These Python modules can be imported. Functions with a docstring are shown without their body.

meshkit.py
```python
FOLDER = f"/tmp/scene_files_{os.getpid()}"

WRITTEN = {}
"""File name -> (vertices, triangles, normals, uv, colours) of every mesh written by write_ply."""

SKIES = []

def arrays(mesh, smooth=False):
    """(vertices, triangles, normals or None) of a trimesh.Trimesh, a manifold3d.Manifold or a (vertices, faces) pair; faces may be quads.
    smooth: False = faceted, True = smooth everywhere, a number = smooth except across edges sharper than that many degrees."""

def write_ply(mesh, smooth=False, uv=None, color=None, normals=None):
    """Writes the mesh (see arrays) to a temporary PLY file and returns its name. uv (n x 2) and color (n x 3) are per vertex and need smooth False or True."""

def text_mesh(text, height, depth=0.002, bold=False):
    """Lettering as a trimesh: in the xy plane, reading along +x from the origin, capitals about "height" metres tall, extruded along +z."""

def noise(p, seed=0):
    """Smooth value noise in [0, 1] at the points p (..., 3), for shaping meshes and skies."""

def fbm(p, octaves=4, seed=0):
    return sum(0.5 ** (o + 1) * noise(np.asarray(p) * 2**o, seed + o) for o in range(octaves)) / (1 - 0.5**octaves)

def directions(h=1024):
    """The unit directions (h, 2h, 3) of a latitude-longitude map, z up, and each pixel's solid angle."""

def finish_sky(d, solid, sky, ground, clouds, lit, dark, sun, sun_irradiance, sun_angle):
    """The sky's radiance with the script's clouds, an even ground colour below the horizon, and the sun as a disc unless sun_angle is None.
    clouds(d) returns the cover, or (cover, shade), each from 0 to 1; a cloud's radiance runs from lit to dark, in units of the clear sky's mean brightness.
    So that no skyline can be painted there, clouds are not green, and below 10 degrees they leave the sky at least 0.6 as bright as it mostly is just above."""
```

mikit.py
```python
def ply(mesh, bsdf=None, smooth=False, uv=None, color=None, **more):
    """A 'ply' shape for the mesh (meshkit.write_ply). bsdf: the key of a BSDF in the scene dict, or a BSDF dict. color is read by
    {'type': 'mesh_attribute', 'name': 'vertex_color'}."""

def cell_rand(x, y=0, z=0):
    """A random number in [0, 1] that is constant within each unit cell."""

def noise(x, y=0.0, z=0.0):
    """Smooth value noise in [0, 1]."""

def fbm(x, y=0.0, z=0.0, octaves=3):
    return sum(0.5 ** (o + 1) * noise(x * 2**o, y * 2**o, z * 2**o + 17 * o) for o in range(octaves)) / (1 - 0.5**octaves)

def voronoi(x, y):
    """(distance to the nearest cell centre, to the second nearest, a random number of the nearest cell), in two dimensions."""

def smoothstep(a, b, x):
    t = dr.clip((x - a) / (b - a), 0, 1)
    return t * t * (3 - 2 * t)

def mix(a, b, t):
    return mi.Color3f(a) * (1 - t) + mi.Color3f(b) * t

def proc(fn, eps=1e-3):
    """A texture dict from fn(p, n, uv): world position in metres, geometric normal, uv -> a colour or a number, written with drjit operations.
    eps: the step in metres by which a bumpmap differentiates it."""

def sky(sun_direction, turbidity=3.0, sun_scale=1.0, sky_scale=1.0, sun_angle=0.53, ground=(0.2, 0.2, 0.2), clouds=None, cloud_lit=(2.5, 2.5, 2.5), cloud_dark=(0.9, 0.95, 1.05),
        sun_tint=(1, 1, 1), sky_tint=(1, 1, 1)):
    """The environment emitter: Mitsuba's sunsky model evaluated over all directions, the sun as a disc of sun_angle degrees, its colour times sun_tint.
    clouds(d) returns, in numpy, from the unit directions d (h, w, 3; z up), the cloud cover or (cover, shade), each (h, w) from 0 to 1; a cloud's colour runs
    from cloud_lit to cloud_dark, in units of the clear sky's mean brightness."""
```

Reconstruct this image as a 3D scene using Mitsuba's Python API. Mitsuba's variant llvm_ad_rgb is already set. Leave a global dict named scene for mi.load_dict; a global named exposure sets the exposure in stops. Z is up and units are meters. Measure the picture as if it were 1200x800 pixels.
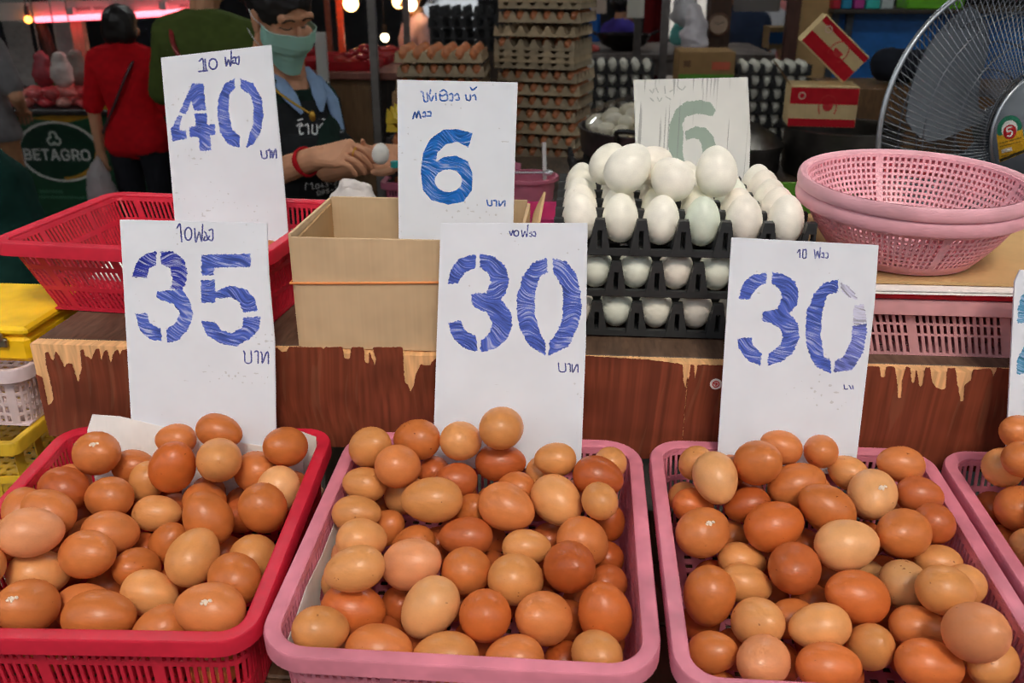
import math, random
import numpy as np, trimesh, manifold3d as m3, mitsuba as mi, drjit as dr, mikit, meshkit
from shapely.geometry import Polygon, Point, LineString, box as sbox
from shapely import union_all
T = mi.ScalarTransform4f
scene, labels = {}, {}
rng = np.random.default_rng(11)

# ---------------------------------------------------------------- camera, sky, exposure
exposure = 2.3
CAM, PITCH, YAW = (0.0, 0.0, 1.55), 22.5, 4.4
_fw = np.array([-math.sin(math.radians(YAW)) * math.cos(math.radians(PITCH)), math.cos(math.radians(YAW)) * math.cos(math.radians(PITCH)), -math.sin(math.radians(PITCH))])
scene['camera'] = {'type': 'thinlens', 'fov': math.degrees(2 * math.atan(600 / 1050)), 'fov_axis': 'x', 'aperture_radius': 0.0019, 'focus_distance': 1.0,
                   'to_world': T().look_at(list(CAM), [float(c + f) for c, f in zip(CAM, _fw)], [0, 0, 1]), 'near_clip': 0.02, 'far_clip': 200.0}
def cloud(d):
    n = meshkit.fbm(d * np.array([2.2, 2.2, 4.0]), 4, 3)
    return np.clip(0.78 + 0.5 * (n - 0.4), 0, 1), np.clip((n - 0.35) * 1.2, 0, 1)
# bright hazy sun behind thin cloud over the street, in front of the stall
scene['sky'] = mikit.sky([0.16, -0.60, 0.78], turbidity=4.0, sun_scale=0.26, sun_angle=14.0, sun_tint=(0.94, 1.0, 1.10), clouds=cloud, cloud_lit=(2.2, 2.2, 2.2), cloud_dark=(1.1, 1.12, 1.16), ground=(0.14, 0.135, 0.13))

LAMP = (7.5, 7.8, 7.6)      # radiance of the hall's fluorescent tubes

# ---------------------------------------------------------------- materials
def lin(c):
    c = np.asarray(c, float) / 255
    return np.where(c < 0.04045, c / 12.92, ((c + 0.055) / 1.055) ** 2.4)
def pack(c, e=0.3):
    r, g, b = lin(c)
    return np.array([math.floor(r * 1999) + 0.02 + 0.96 * g, math.floor(b * 1999) + 0.02 + 0.96 * min(max(e, 0), 1)])
def unpack(uv):
    r, b = dr.floor(uv.x), dr.floor(uv.y)
    return mi.Color3f(r / 1999, (uv.x - r - 0.02) / 0.96, b / 1999), dr.clip((uv.y - b - 0.02) / 0.96, 0, 1)
def f_mottle(p, n, uv):
    c, e = unpack(uv)
    k = mikit.fbm(p.x * 38, p.y * 38, p.z * 38, 3) - 0.5 + 0.5 * (mikit.noise(p.x * 9, p.y * 9, p.z * 9) - 0.5)
    return c * dr.clip(1 + k * 1.1 * e, 0.2, 1.6)
def f_egg(p, n, uv):
    c, e = unpack(uv)
    k = mikit.fbm(p.x * 70, p.y * 70, p.z * 70, 2) - 0.5
    fine = mikit.noise(p.x * 900, p.y * 900, p.z * 900) - 0.5
    s = mikit.noise(p.x * 520, p.y * 520, p.z * 520) * mikit.noise(p.x * 130 + 5, p.y * 130, p.z * 130)
    dark = mikit.smoothstep(0.70, 0.78, s + 0.22 * (e - 0.5))
    return mikit.mix(c * (1 + 0.26 * k + 0.06 * fine), c * mi.Color3f(0.35, 0.26, 0.22), dark * 0.8)
def f_marker(p, n, uv):
    c, e = unpack(uv)
    w = mikit.noise(p.x * 40, p.z * 40, 7.0)
    q = p.z + (w - 0.5) * 0.02
    a = mikit.fbm((p.x * 0.35 + q) * 900, (q * 0.35 - p.x) * 70, p.y, 2)
    b = mikit.noise(p.x * 55, p.z * 55, 3.0)
    k = dr.clip((a - 0.52) * 3.0 + (b - 0.5) * 0.8, -1, 1)
    return mikit.mix(c * (1 + 0.5 * dr.minimum(k, 0)), mi.Color3f(0.66, 0.71, 0.9), dr.clip((k - 0.15) * 0.8 * (0.4 + e), 0, 0.65))
def f_board(p, n, uv):
    c, e = unpack(uv)
    k = mikit.fbm(p.x * 22, p.y * 22, p.z * 22, 3) - 0.5
    sp = mikit.smoothstep(0.86, 0.90, mikit.noise(p.x * 260, p.y * 120, p.z * 260) * (0.72 + 0.4 * mikit.noise(p.x * 25, p.y * 25, p.z * 25)))
    line = mikit.smoothstep(0.66, 0.78, mikit.noise(p.x * 420, p.y * 20, p.z * 9)) * mikit.smoothstep(0.42, 0.58, mikit.noise(p.x * 34, p.y, p.z * 4 + 9)) * mikit.smoothstep(0.5, 1, e)
    return mikit.mix(mikit.mix(c * (1 + 0.10 * k), mi.Color3f(0.30, 0.30, 0.29), sp * 0.35), mi.Color3f(0.22, 0.23, 0.24), line * 0.6)
def f_wood(p, n, uv):
    c, e = unpack(uv)
    w = mikit.fbm(p.x * 7, p.y * 7, p.z * 7, 2)
    g = mikit.fbm(p.x * 260 + 6 * w, p.y * 40, p.z * 14 + 5 * w, 3)
    st = mikit.smoothstep(0.45, 0.75, mikit.fbm(p.x * 9, p.y * 9, p.z * 13, 3))
    lt = mikit.smoothstep(0.66, 0.72, mikit.noise(p.x * 210 + 12 * w, p.y * 30, p.z * 11 + 3)) * 0.35
    return mikit.mix(c * (0.55 + 0.75 * g) * (1 - 0.45 * st * e), mi.Color3f(0.30, 0.17, 0.09), lt * e * 0.5)
def f_card(p, n, uv):
    c, e = unpack(uv)
    k = mikit.fbm(p.x * 30, p.y * 30, p.z * 30, 3) - 0.5
    fl = mikit.noise(p.x * 420, p.y * 420, p.z * 12) - 0.5
    return c * (1 + 0.22 * k + 0.05 * fl)
def bsdf(fn, **k):
    return {'type': 'twosided', 'inner': {'type': 'principled', 'base_color': mikit.proc(fn), **k}}
scene['matte'] = bsdf(f_mottle, roughness=0.85, specular=0.15)
scene['satin'] = bsdf(f_mottle, roughness=0.42, specular=0.45)
scene['gloss'] = bsdf(f_mottle, roughness=0.2, specular=0.5)
scene['metal'] = bsdf(f_mottle, roughness=0.36, metallic=0.9, specular=0.5)
scene['skin'] = bsdf(f_mottle, roughness=0.55, specular=0.35)
scene['eggshell'] = bsdf(f_egg, roughness=0.34, specular=0.42)
scene['marker'] = bsdf(f_marker, roughness=0.6, specular=0.3)
scene['board'] = bsdf(f_board, roughness=0.55, specular=0.35)
scene['wood'] = bsdf(f_wood, roughness=0.5, specular=0.4)
scene['card'] = bsdf(f_card, roughness=0.85, specular=0.15)
scene['clear'] = {'type': 'thindielectric', 'int_ior': 1.45}
scene['film'] = {'type': 'principledthin', 'base_color': {'type': 'rgb', 'value': [0.85, 0.85, 0.86]}, 'roughness': 0.25, 'spec_trans': 0.72, 'diff_trans': 0.8, 'eta': 1.4}
scene['bag'] = {'type': 'principledthin', 'base_color': {'type': 'rgb', 'value': [0.78, 0.76, 0.77]}, 'roughness': 0.35, 'spec_trans': 0.35, 'diff_trans': 1.0, 'eta': 1.4}

# ---------------------------------------------------------------- helpers
def tag(key, label=None, cat=None, group=None, kind=None):
    labels[key] = {k: v for k, v in (('label', label), ('category', cat), ('group', group), ('kind', kind)) if v}
def free(key):
    if key not in scene and key not in labels: return key
    i = 1
    while f'{key}_{i:03d}' in scene or f'{key}_{i:03d}' in labels: i += 1
    return f'{key}_{i:03d}'
def VF(m):
    if hasattr(m, 'to_mesh'):
        q = m.to_mesh(); return np.array(q.vert_properties[:, :3], float), np.array(q.tri_verts)
    if isinstance(m, tuple):
        v, f = np.asarray(m[0], float), np.asarray(m[1], int)
        if f.shape[1] == 4: f = np.vstack([f[:, [0, 1, 2]], f[:, [0, 2, 3]]])
        return v, f
    return np.array(m.vertices, float), np.array(m.faces)
def shp(m, mat, col, e=0.3, smooth=False, M=None):
    v, f = VF(m)
    if not len(f): raise ValueError('empty mesh')
    if smooth not in (True, False):
        v, f, _ = meshkit.arrays((v, f), smooth); smooth = True
    d = mikit.ply((v, f), mat, smooth=smooth, uv=np.tile(pack(col, e), (len(v), 1)))
    if M is not None: d['to_world'] = T(np.asarray(M, float))
    return d
def put(key, m, mat, col, e=0.3, smooth=False, label=None, cat=None, group=None, kind=None, M=None):
    key = free(key)
    scene[key] = shp(m, mat, col, e, smooth, M)
    if label or cat or group or kind: tag(key, label, cat, group, kind)
    return key
def thing(key, label, cat, group=None, kind=None):
    key = free(key); tag(key, label, cat, group, kind); return key
def part(th, name, m, mat, col, e=0.3, smooth=False, label=None, M=None, kind=None):
    return put(th + '__' + name, m, mat, col, e, smooth, label=label, M=M, kind=kind)
def lamp(key, m, rgb):
    scene[key] = mikit.ply(VF(m), 'matte', smooth=False, uv=np.tile(pack((200, 200, 200)), (len(VF(m)[0]), 1)))
    scene[key]['emitter'] = {'type': 'area', 'radiance': {'type': 'rgb', 'value': list(rgb)}}
def cat_(*ms):
    vs, fs, at = [], [], 0
    for m in ms:
        v, f = VF(m); vs.append(v); fs.append(f + at); at += len(v)
    return np.vstack(vs), np.vstack(fs)
def xf(m, M):
    v, f = VF(m); M = np.asarray(M, float)
    return v @ M[:3, :3].T + M[:3, 3], f
def mv(m, x=0, y=0, z=0):
    v, f = VF(m); return v + np.array([x, y, z]), f
def rot(ax, deg):
    return trimesh.transformations.rotation_matrix(math.radians(deg), ax)
def frame(o, x, y=None, z=None):
    """4x4 with columns x, y, z (z made from the others) at o."""
    x = np.asarray(x, float) / np.linalg.norm(x)
    if z is not None:
        z = np.asarray(z, float); z = z - x * (x @ z); z /= np.linalg.norm(z); y = np.cross(z, x)
    else:
        y = np.asarray(y, float); y = y - x * (x @ y); y /= np.linalg.norm(y); z = np.cross(x, y)
    M = np.eye(4); M[:3, 0], M[:3, 1], M[:3, 2], M[:3, 3] = x, y, z, o
    return M
def bx(x0, x1, y0, y1, z0, z1, c=0.0):
    """A box with chamfered edges (c metres)."""
    if c <= 0: return m3.Manifold.cube([x1 - x0, y1 - y0, z1 - z0]).translate([x0, y0, z0])
    P = []
    for i in range(8):
        s = [(x0, x1)[i & 1], (y0, y1)[i >> 1 & 1], (z0, z1)[i >> 2 & 1]]
        g = [c if i & 1 == 0 else -c, c if i & 2 == 0 else -c, c if i & 4 == 0 else -c]
        P += [[s[0] + g[0], s[1] + g[1], s[2]], [s[0] + g[0], s[1], s[2] + g[2]], [s[0], s[1] + g[1], s[2] + g[2]]]
    return m3.Manifold.hull_points(np.array(P))
def tube(pts, r, sides=8, closed=False, flat=1.0):
    p = np.asarray(pts, float); n = len(p); r = np.broadcast_to(np.asarray(r, float), (n,))
    t = (np.roll(p, -1, 0) - np.roll(p, 1, 0)) if closed else np.gradient(p, axis=0)
    t /= np.linalg.norm(t, axis=1, keepdims=True) + 1e-12
    a = np.zeros_like(p); u = np.array([0, 0, 1.0]) if abs(t[0, 2]) < 0.9 else np.array([1.0, 0, 0])
    for i in range(n):
        u = u - t[i] * (u @ t[i]); u /= np.linalg.norm(u); a[i] = u
    b = np.cross(t, a); ang = np.arange(sides) * 2 * np.pi / sides
    v = p[:, None] + r[:, None, None] * (np.cos(ang)[None, :, None] * a[:, None] * flat + np.sin(ang)[None, :, None] * b[:, None])
    i, j = np.meshgrid(np.arange(n if closed else n - 1), np.arange(sides), indexing='ij'); k = (i + 1) % n
    q = np.stack([i * sides + j, i * sides + (j + 1) % sides, k * sides + (j + 1) % sides, k * sides + j], -1).reshape(-1, 4)
    v = v.reshape(-1, 3); f = np.vstack([q[:, [0, 1, 2]], q[:, [0, 2, 3]]])
    if not closed:
        v = np.vstack([v, p[0], p[-1]]); s = np.arange(sides)
        f = np.vstack([f, np.stack([np.full(sides, len(v) - 2), (s + 1) % sides, s], 1), np.stack([np.full(sides, len(v) - 1), (n - 1) * sides + s, (n - 1) * sides + (s + 1) % sides], 1)])
    return v, f
def lathe(prof, seg=32, M=None):
    p = np.asarray(prof, float); a = np.arange(seg) * 2 * np.pi / seg; n = len(p)
    v = np.stack([p[:, None, 0] * np.cos(a), p[:, None, 0] * np.sin(a), np.broadcast_to(p[:, None, 1], (n, seg))], -1).reshape(-1, 3)
    i, j = np.meshgrid(np.arange(n - 1), np.arange(seg), indexing='ij')
    q = np.stack([i * seg + j, i * seg + (j + 1) % seg, (i + 1) * seg + (j + 1) % seg, (i + 1) * seg + j], -1).reshape(-1, 4)
    m = (v, np.vstack([q[:, [0, 1, 2]], q[:, [0, 2, 3]]]))
    return m if M is None else xf(m, M)
def sweep(path, prof, closed=True):
    """path: (position, outward normal) along a closed loop; prof: closed polygon of (outward, up)."""
    p, nrm = path; prof = np.asarray(prof, float); n, k = len(p), len(prof)
    v = (p[:, None] + nrm[:, None] * prof[None, :, :1] + np.array([0, 0, 1.0]) * prof[None, :, 1:]).reshape(-1, 3)
    i, j = np.meshgrid(np.arange(n), np.arange(k), indexing='ij')
    q = np.stack([i * k + j, i * k + (j + 1) % k, (i + 1) % n * k + (j + 1) % k, (i + 1) % n * k + j], -1).reshape(-1, 4)
    return v, np.vstack([q[:, [0, 1, 2]], q[:, [0, 2, 3]]])
def lattice(us, vs, hole, fn, t, wrap=False):
    """A pierced sheet: the cells of the grid us x vs that are not holes, t thick; fn(u, v, d) gives positions at depth d."""
    hole = np.asarray(hole, bool); n, m = hole.shape; nu = n if wrap else n + 1
    U, V = np.meshgrid(us[:nu], vs, indexing='ij')
    vert = np.vstack([fn(U.ravel(), V.ravel(), d) for d in (0.0, t)]); N = nu * (m + 1)
    idx = lambda i, j: (i % nu) * (m + 1) + j
    solid = ~hole; I, J = np.nonzero(solid)
    a, b, c, d = idx(I, J), idx(I + 1, J), idx(I + 1, J + 1), idx(I, J + 1)
    Q = [np.stack([a, b, c, d], 1), np.stack([d, c, b, a], 1) + N]
    def sides(nb, p, q):
        s = ~nb; Q.append(np.stack([p[s], q[s], q[s] + N, p[s] + N], 1))
    def nb(di, dj):
        i, j = I + di, J + dj
        i2 = i % n if wrap else i
        ok = (j >= 0) & (j < m) & (i2 >= 0) & (i2 < n)
        r = np.zeros(len(I), bool); r[ok] = solid[i2[ok], j[ok]]; return r
    sides(nb(-1, 0), d, a); sides(nb(1, 0), b, c); sides(nb(0, -1), a, b); sides(nb(0, 1), c, d)
    q = np.vstack(Q); used, at = np.unique(q, return_inverse=True)
    q = at.reshape(-1, 4)
    return vert[used], np.vstack([q[:, [0, 1, 2]], q[:, [0, 2, 3]]])
def rrect(w, d, r, k=7):
    """(points, outward normals) of a rounded rectangle w x d centred on the origin, evenly dense."""
    P, Nn = [], []
    for cx, cy, a0 in ((w / 2 - r, d / 2 - r, 0), (-w / 2 + r, d / 2 - r, 90), (-w / 2 + r, -d / 2 + r, 180), (w / 2 - r, -d / 2 + r, 270)):
        for a in np.radians(np.linspace(a0, a0 + 90, k)):
            P.append([cx + r * math.cos(a), cy + r * math.sin(a), 0]); Nn.append([math.cos(a), math.sin(a), 0])
    return np.array(P), np.array(Nn)
def poly3(poly, depth, M=None):
    ps = getattr(poly, 'geoms', [poly])
    ms = [trimesh.creation.extrude_polygon(g, depth, engine='earcut') for g in ps if g.area > 1e-9]
    m = cat_(*ms)
    return m if M is None else xf(m, M)
def rag(pts, amp, step=0.0012, seed=0):
    """The polygon with an uneven hand-drawn edge."""
    g = Polygon(pts).buffer(0); r = np.random.default_rng(seed); out = []
    for h in getattr(g, 'geoms', [g]):
        def ring(c):
            L = c.length; n = max(8, int(L / step)); q = []
            for i in range(n):
                a, b = c.interpolate(i / n * L), c.interpolate((i + 0.01) / n * L)
                t = np.array([b.x - a.x, b.y - a.y]); t /= np.linalg.norm(t) + 1e-12
                o = amp * r.uniform(-1, 0.7); q.append((a.x - t[1] * o, a.y + t[0] * o))
            return q
        out.append(Polygon(ring(h.exterior), [ring(x) for x in h.interiors]).buffer(0))
    return union_all(out)
def smooth_line(pts, n=6):
    p = np.asarray(pts, float)
    if len(p) < 3: return p
    q = np.vstack([2 * p[0] - p[1], p, 2 * p[-1] - p[-2]]); out = []
    for i in range(1, len(q) - 2):
        for t in np.linspace(0, 1, n, endpoint=False):
            a, b, c, d = q[i - 1:i + 3]
            out.append(0.5 * (2 * b + (c - a) * t + (2 * a - 5 * b + 4 * c - d) * t * t + (3 * b - a - 3 * c + d) * t ** 3))
    return np.array(out + [p[-1]])
SPH = {}
def sph(c, r, seg=16):
    if np.ndim(r) == 0: r = (r, r, r)
    if seg not in SPH: SPH[seg] = m3.Manifold.sphere(1.0, seg)
    return SPH[seg].scale([float(a) for a in r]).translate([float(a) for a in c])
def bone(a, ra, b, rb, seg=16):
    return (sph(a, ra, seg) + sph(b, rb, seg)).hull()
def flesh(ms, edge=0.012, it=8):
    """One smooth body from overlapping bones."""
    m = m3.Manifold.batch_boolean(ms, m3.OpType.Add).refine_to_length(edge)
    v, f = VF(m); t = trimesh.Trimesh(v, f, process=True)
    v0 = np.array(t.vertices); trimesh.smoothing.filter_taubin(t, iterations=it)
    d = np.nan_to_num(np.array(t.vertices) - v0); L = np.linalg.norm(d, axis=1, keepdims=True)
    return v0 + d * np.minimum(1, 1.3 * edge / np.maximum(L, 1e-9)), np.array(t.faces)
def dfm(m, amp, freq, seed=0):
    """Displaced along the normals by noise: wrinkles, dents."""
    v, f = VF(m); t = trimesh.Trimesh(v, f, process=False)
    return v + t.vertex_normals * ((meshkit.fbm(v * freq, 3, seed) - 0.5) * 2 * amp)[:, None], f

# egg of unit short half-axis 1 and long half-axis 1, tip towards +z
_th = np.linspace(0.0, np.pi, 17)
EGG = lathe(np.stack([np.maximum(np.sin(_th) * (1 - 0.10 * np.cos(_th)), 1e-5), np.cos(_th)], 1), 22)
EGGLOW = lathe(np.stack([np.maximum(np.sin(_th[::2]) * (1 - 0.10 * np.cos(_th[::2])), 1e-5), np.cos(_th[::2])], 1), 12)
_eggs = {}
def egg_dict(col, e, p, ax, a, b, low=False):
    k = (tuple(col), round(e, 1), low)
    if k not in _eggs: _eggs[k] = shp(EGGLOW if low else EGG, 'eggshell', col, e, True)
    ax = np.asarray(ax, float) / np.linalg.norm(ax)
    M = frame(p, np.cross(ax, [0.31, 0.52, 0.79]), z=ax)
    M[:3, :3] = M[:3, :3] @ np.diag([b, b, a])
    return {**_eggs[k], 'to_world': T(M)}
def brush(strokes, w):
    """Hand lettering: (polyline, ...) in the plane -> shapely area."""
    return union_all([LineString(smooth_line(s)).buffer(w / 2, 3) for s in strokes])

# ---------------------------------------------------------------- the setting
def wall_(k, m, col, e=0.4, mat='matte'):
    scene[k] = shp(m, mat, col, e); tag(k, kind='structure')
wall_('floor', bx(-9, 9, -3, 15, -0.12, 0.0), (84, 80, 76))
wall_('ceiling', bx(-9, 9, 0.35, 11, 3.05, 3.15), (120, 122, 122))
wall_('wall_rear', bx(-9, -2.087, 11.0, 11.15, 0, 3.05), (58, 58, 62))
wall_('wall_rear_middle', bx(-1.244, 0.966, 11.0, 11.15, 0, 3.05), (58, 58, 62))
wall_('wall_rear_east', bx(1.448, 9, 11.0, 11.15, 0, 3.05), (58, 58, 62))
wall_('wall_opposite', bx(-30, 30, -9.2, -9.0, 0, 5.2), (118, 114, 108))
wall_('wall_west', bx(-9.2, -9, -0.35, 11.1, 0, 3.15), (80, 78, 76))
wall_('wall_east', bx(9, 9.2, -0.35, 11.1, 0, 3.15), (80, 78, 76))

# ---------------------------------------------------------------- counter with peeled veneer
ZC = 1.134
c = thing('market_counter', 'long brown wooden counter with peeling veneer front behind the egg baskets', 'counter')
part(c, 'top', bx(-0.657, 1.0, 0.9685, 1.50, ZC - 0.016, ZC, 0.001), 'wood', (96, 74, 60), 0.6, label='scuffed dark top with a grey worn edge')
part(c, 'front_board', bx(-0.657, 0.98, 0.9505, 0.968, 1.008, ZC - 0.0005), 'wood', (236, 184, 130), 0.15, label='bare pale wood showing through')
VE = [(-0.667, 1.1101), (-0.6645, 1.1087), (-0.6618, 1.1064), (-0.6586, 1.1015), (-0.6575, 1.0934), (-0.6504, 1.0907), (-0.6501, 1.0767), (-0.6504, 1.0614), (-0.6503, 1.0509), (-0.6462, 1.0542), (-0.6411, 1.0593), (-0.6405, 1.0734), (-0.6403, 1.0856), (-0.6412, 1.106), (-0.6394, 1.1226), (-0.6352, 1.1239), (-0.6333, 1.114), (-0.6302, 1.1129), (-0.626, 1.1248), (-0.6227, 1.119), (-0.6203, 1.1088), (-0.6193, 1.1037), (-0.6138, 1.1099), (-0.6084, 1.1089), (-0.6074, 1.0964), (-0.6058, 1.0844), (-0.6039, 1.0851), (-0.6008, 1.0954), (-0.5969, 1.1027), (-0.594, 1.1282), (-0.5905, 1.1289), (-0.5905, 1.1201), (-0.5854, 1.1185), (-0.5823, 1.1157), (-0.575, 1.1294), (-0.5707, 1.1301), (-0.5704, 1.1134), (-0.5652, 1.1268), (-0.5611, 1.1293), (-0.5591, 1.1108), (-0.5533, 1.1249), (-0.5479, 1.1303), (-0.546, 1.1216), (-0.5415, 1.1299), (-0.3502, 1.1387), (-0.3472, 1.1336), (-0.3392, 1.1339), (-0.3373, 1.1399), (-0.2971, 1.1412), (-0.296, 1.1375), (-0.2929, 1.1413), (-0.2723, 1.142), (-0.2713, 1.1273), (-0.2644, 1.1275), (-0.262, 1.1423), (-0.2469, 1.1428), (-0.2468, 1.1229), (-0.2427, 1.1216), (-0.2404, 1.1372), (-0.2353, 1.1189), (-0.2334, 1.1278), (-0.2366, 1.1431), (-0.2012, 1.1443), (-0.2005, 1.0991), (-0.1972, 1.0962), (-0.1942, 1.0858), (-0.1896, 1.0965), (-0.1878, 1.1071), (-0.184, 1.1162), (-0.1803, 1.1237), (-0.1776, 1.1216), (-0.1687, 1.1226), (-0.1672, 1.1271), (-0.161, 1.131), (-0.1585, 1.1457), (0.0866, 1.1378), (0.1162, 1.1345), (0.1228, 1.1333), (0.1252, 1.1138), (0.1283, 1.1021), (0.1292, 1.1176), (0.1314, 1.1133), (0.1319, 1.1336), (0.1358, 1.133), (0.1386, 1.1143), (0.1397, 1.1332), (0.2037, 1.1346), (0.3278, 1.1382), (0.3417, 1.1379), (0.3456, 1.1252), (0.35, 1.1254), (0.3492, 1.1382), (0.3586, 1.1385), (0.3648, 1.1159), (0.368, 1.1), (0.3719, 1.0995), (0.3694, 1.1225), (0.3705, 1.1389), (0.375, 1.1384), (0.3802, 1.1186), (0.3832, 1.1194), (0.3821, 1.1372), (0.389, 1.1153), (0.3926, 1.1162), (0.3914, 1.1382), (0.3968, 1.1391), (0.4027, 1.1201), (0.4074, 1.1145), (0.4129, 1.1119), (0.4183, 1.1135), (0.4157, 1.1384), (0.4243, 1.1394), (0.4295, 1.1211), (0.4347, 1.1069), (0.4377, 1.0976), (0.4407, 1.0984), (0.4383, 1.1178), (0.4433, 1.1244), (0.4439, 1.1379), (0.4621, 1.14), (0.4673, 1.1296), (0.4688, 1.1409), (0.4869, 1.1401), (0.5349, 1.132)]
def veneer(x0, x1, s):
    top = [(x, z) for x, z in VE if x0 <= x <= x1]
    zt = lambda x: float(np.interp(x, [q[0] for q in VE], [q[1] for q in VE]))
    pts = [(x0, zt(x0))] + top + [(x1, zt(x1)), (x1, 1.0085 if x0 > 0 else 1.0085), (x0, 1.0085)]
    g = rag(pts, 0.0006, 0.0022, s)
    return poly3(g, 0.0014, frame((0, 0.9503, 0), (1, 0, 0), z=(0, -1, 0)))
for k, (a, b) in enumerate(((-0.6575, 0.1295), (0.1299, 0.979))):
    part(c, 'veneer_panel', veneer(a, b, k), 'wood', (124, 60, 40), 0.7, label='dark red-brown veneer with a torn upper edge' if k == 0 else None)
part(c, 'leg', bx(-0.652, -0.60, 0.972, 1.025, 0.0, 1.114, 0.003), 'wood', (196, 150, 104), 0.4)
for x0, y0 in ((0.90, 0.972), (0.90, 1.43), (-0.652, 1.43)):
    part(c, 'leg', bx(x0, x0 + 0.05, y0, y0 + 0.05, 0, 1.114, 0.003), 'wood', (150, 108, 74), 0.4)
part(c, 'rail', bx(-0.65, 0.97, 1.45, 1.47, 1.02, 1.114), 'wood', (110, 74, 50), 0.5)
M = frame((0.1622, 0.9485, 1.1106), (1, 0, 0), z=(0, -1, 0))
s = thing('round_sticker', 'small round white sticker with red drawing stuck on the counter front', 'sticker')
part(s, 'disc', poly3(Point(0, 0).buffer(0.0068), 0.0005, M), 'board', (236, 226, 222), 0.1)
red = union_all([Point(0, 0).buffer(0.0042).difference(Point(0, 0).buffer(0.0030)), LineString([(-0.002, 0.001), (0, -0.0018), (0.002, 0.001)]).buffer(0.0006), Point(0, 0.0012).buffer(0.0009)])
part(s, 'print', poly3(red, 0.0003, M @ trimesh.transformations.translation_matrix([0, 0, 0.0005])), 'board', (198, 52, 50), 0.1)

# low display table under the baskets, tilted to the street
TILT = math.radians(3.0)
def tilted(x, y, h=0.0, yaw=0.0):
    """Frame on the tilted display: origin at (x, y), h metres above the basket rim plane."""
    o = np.array([x, y, 1.03 + (y - 0.75) * math.tan(TILT)]) + h * np.array([0, -math.sin(TILT), math.cos(TILT)])
    M = np.eye(4); M[:3, :3] = rot([1, 0, 0], 3.0)[:3, :3] @ rot([0, 0, 1], yaw)[:3, :3]; M[:3, 3] = o; return M
d = thing('display_table', 'low sloping wooden table carrying the front egg baskets', 'table')
for k in range(4):
    part(d, 'plank', xf(bx(-0.66, 1.15, -0.205 + 0.1 * k, -0.107 + 0.1 * k, -0.130, -0.1095, 0.002), tilted(0, 0.76)), 'wood', (92, 66, 50), 0.7)
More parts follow.
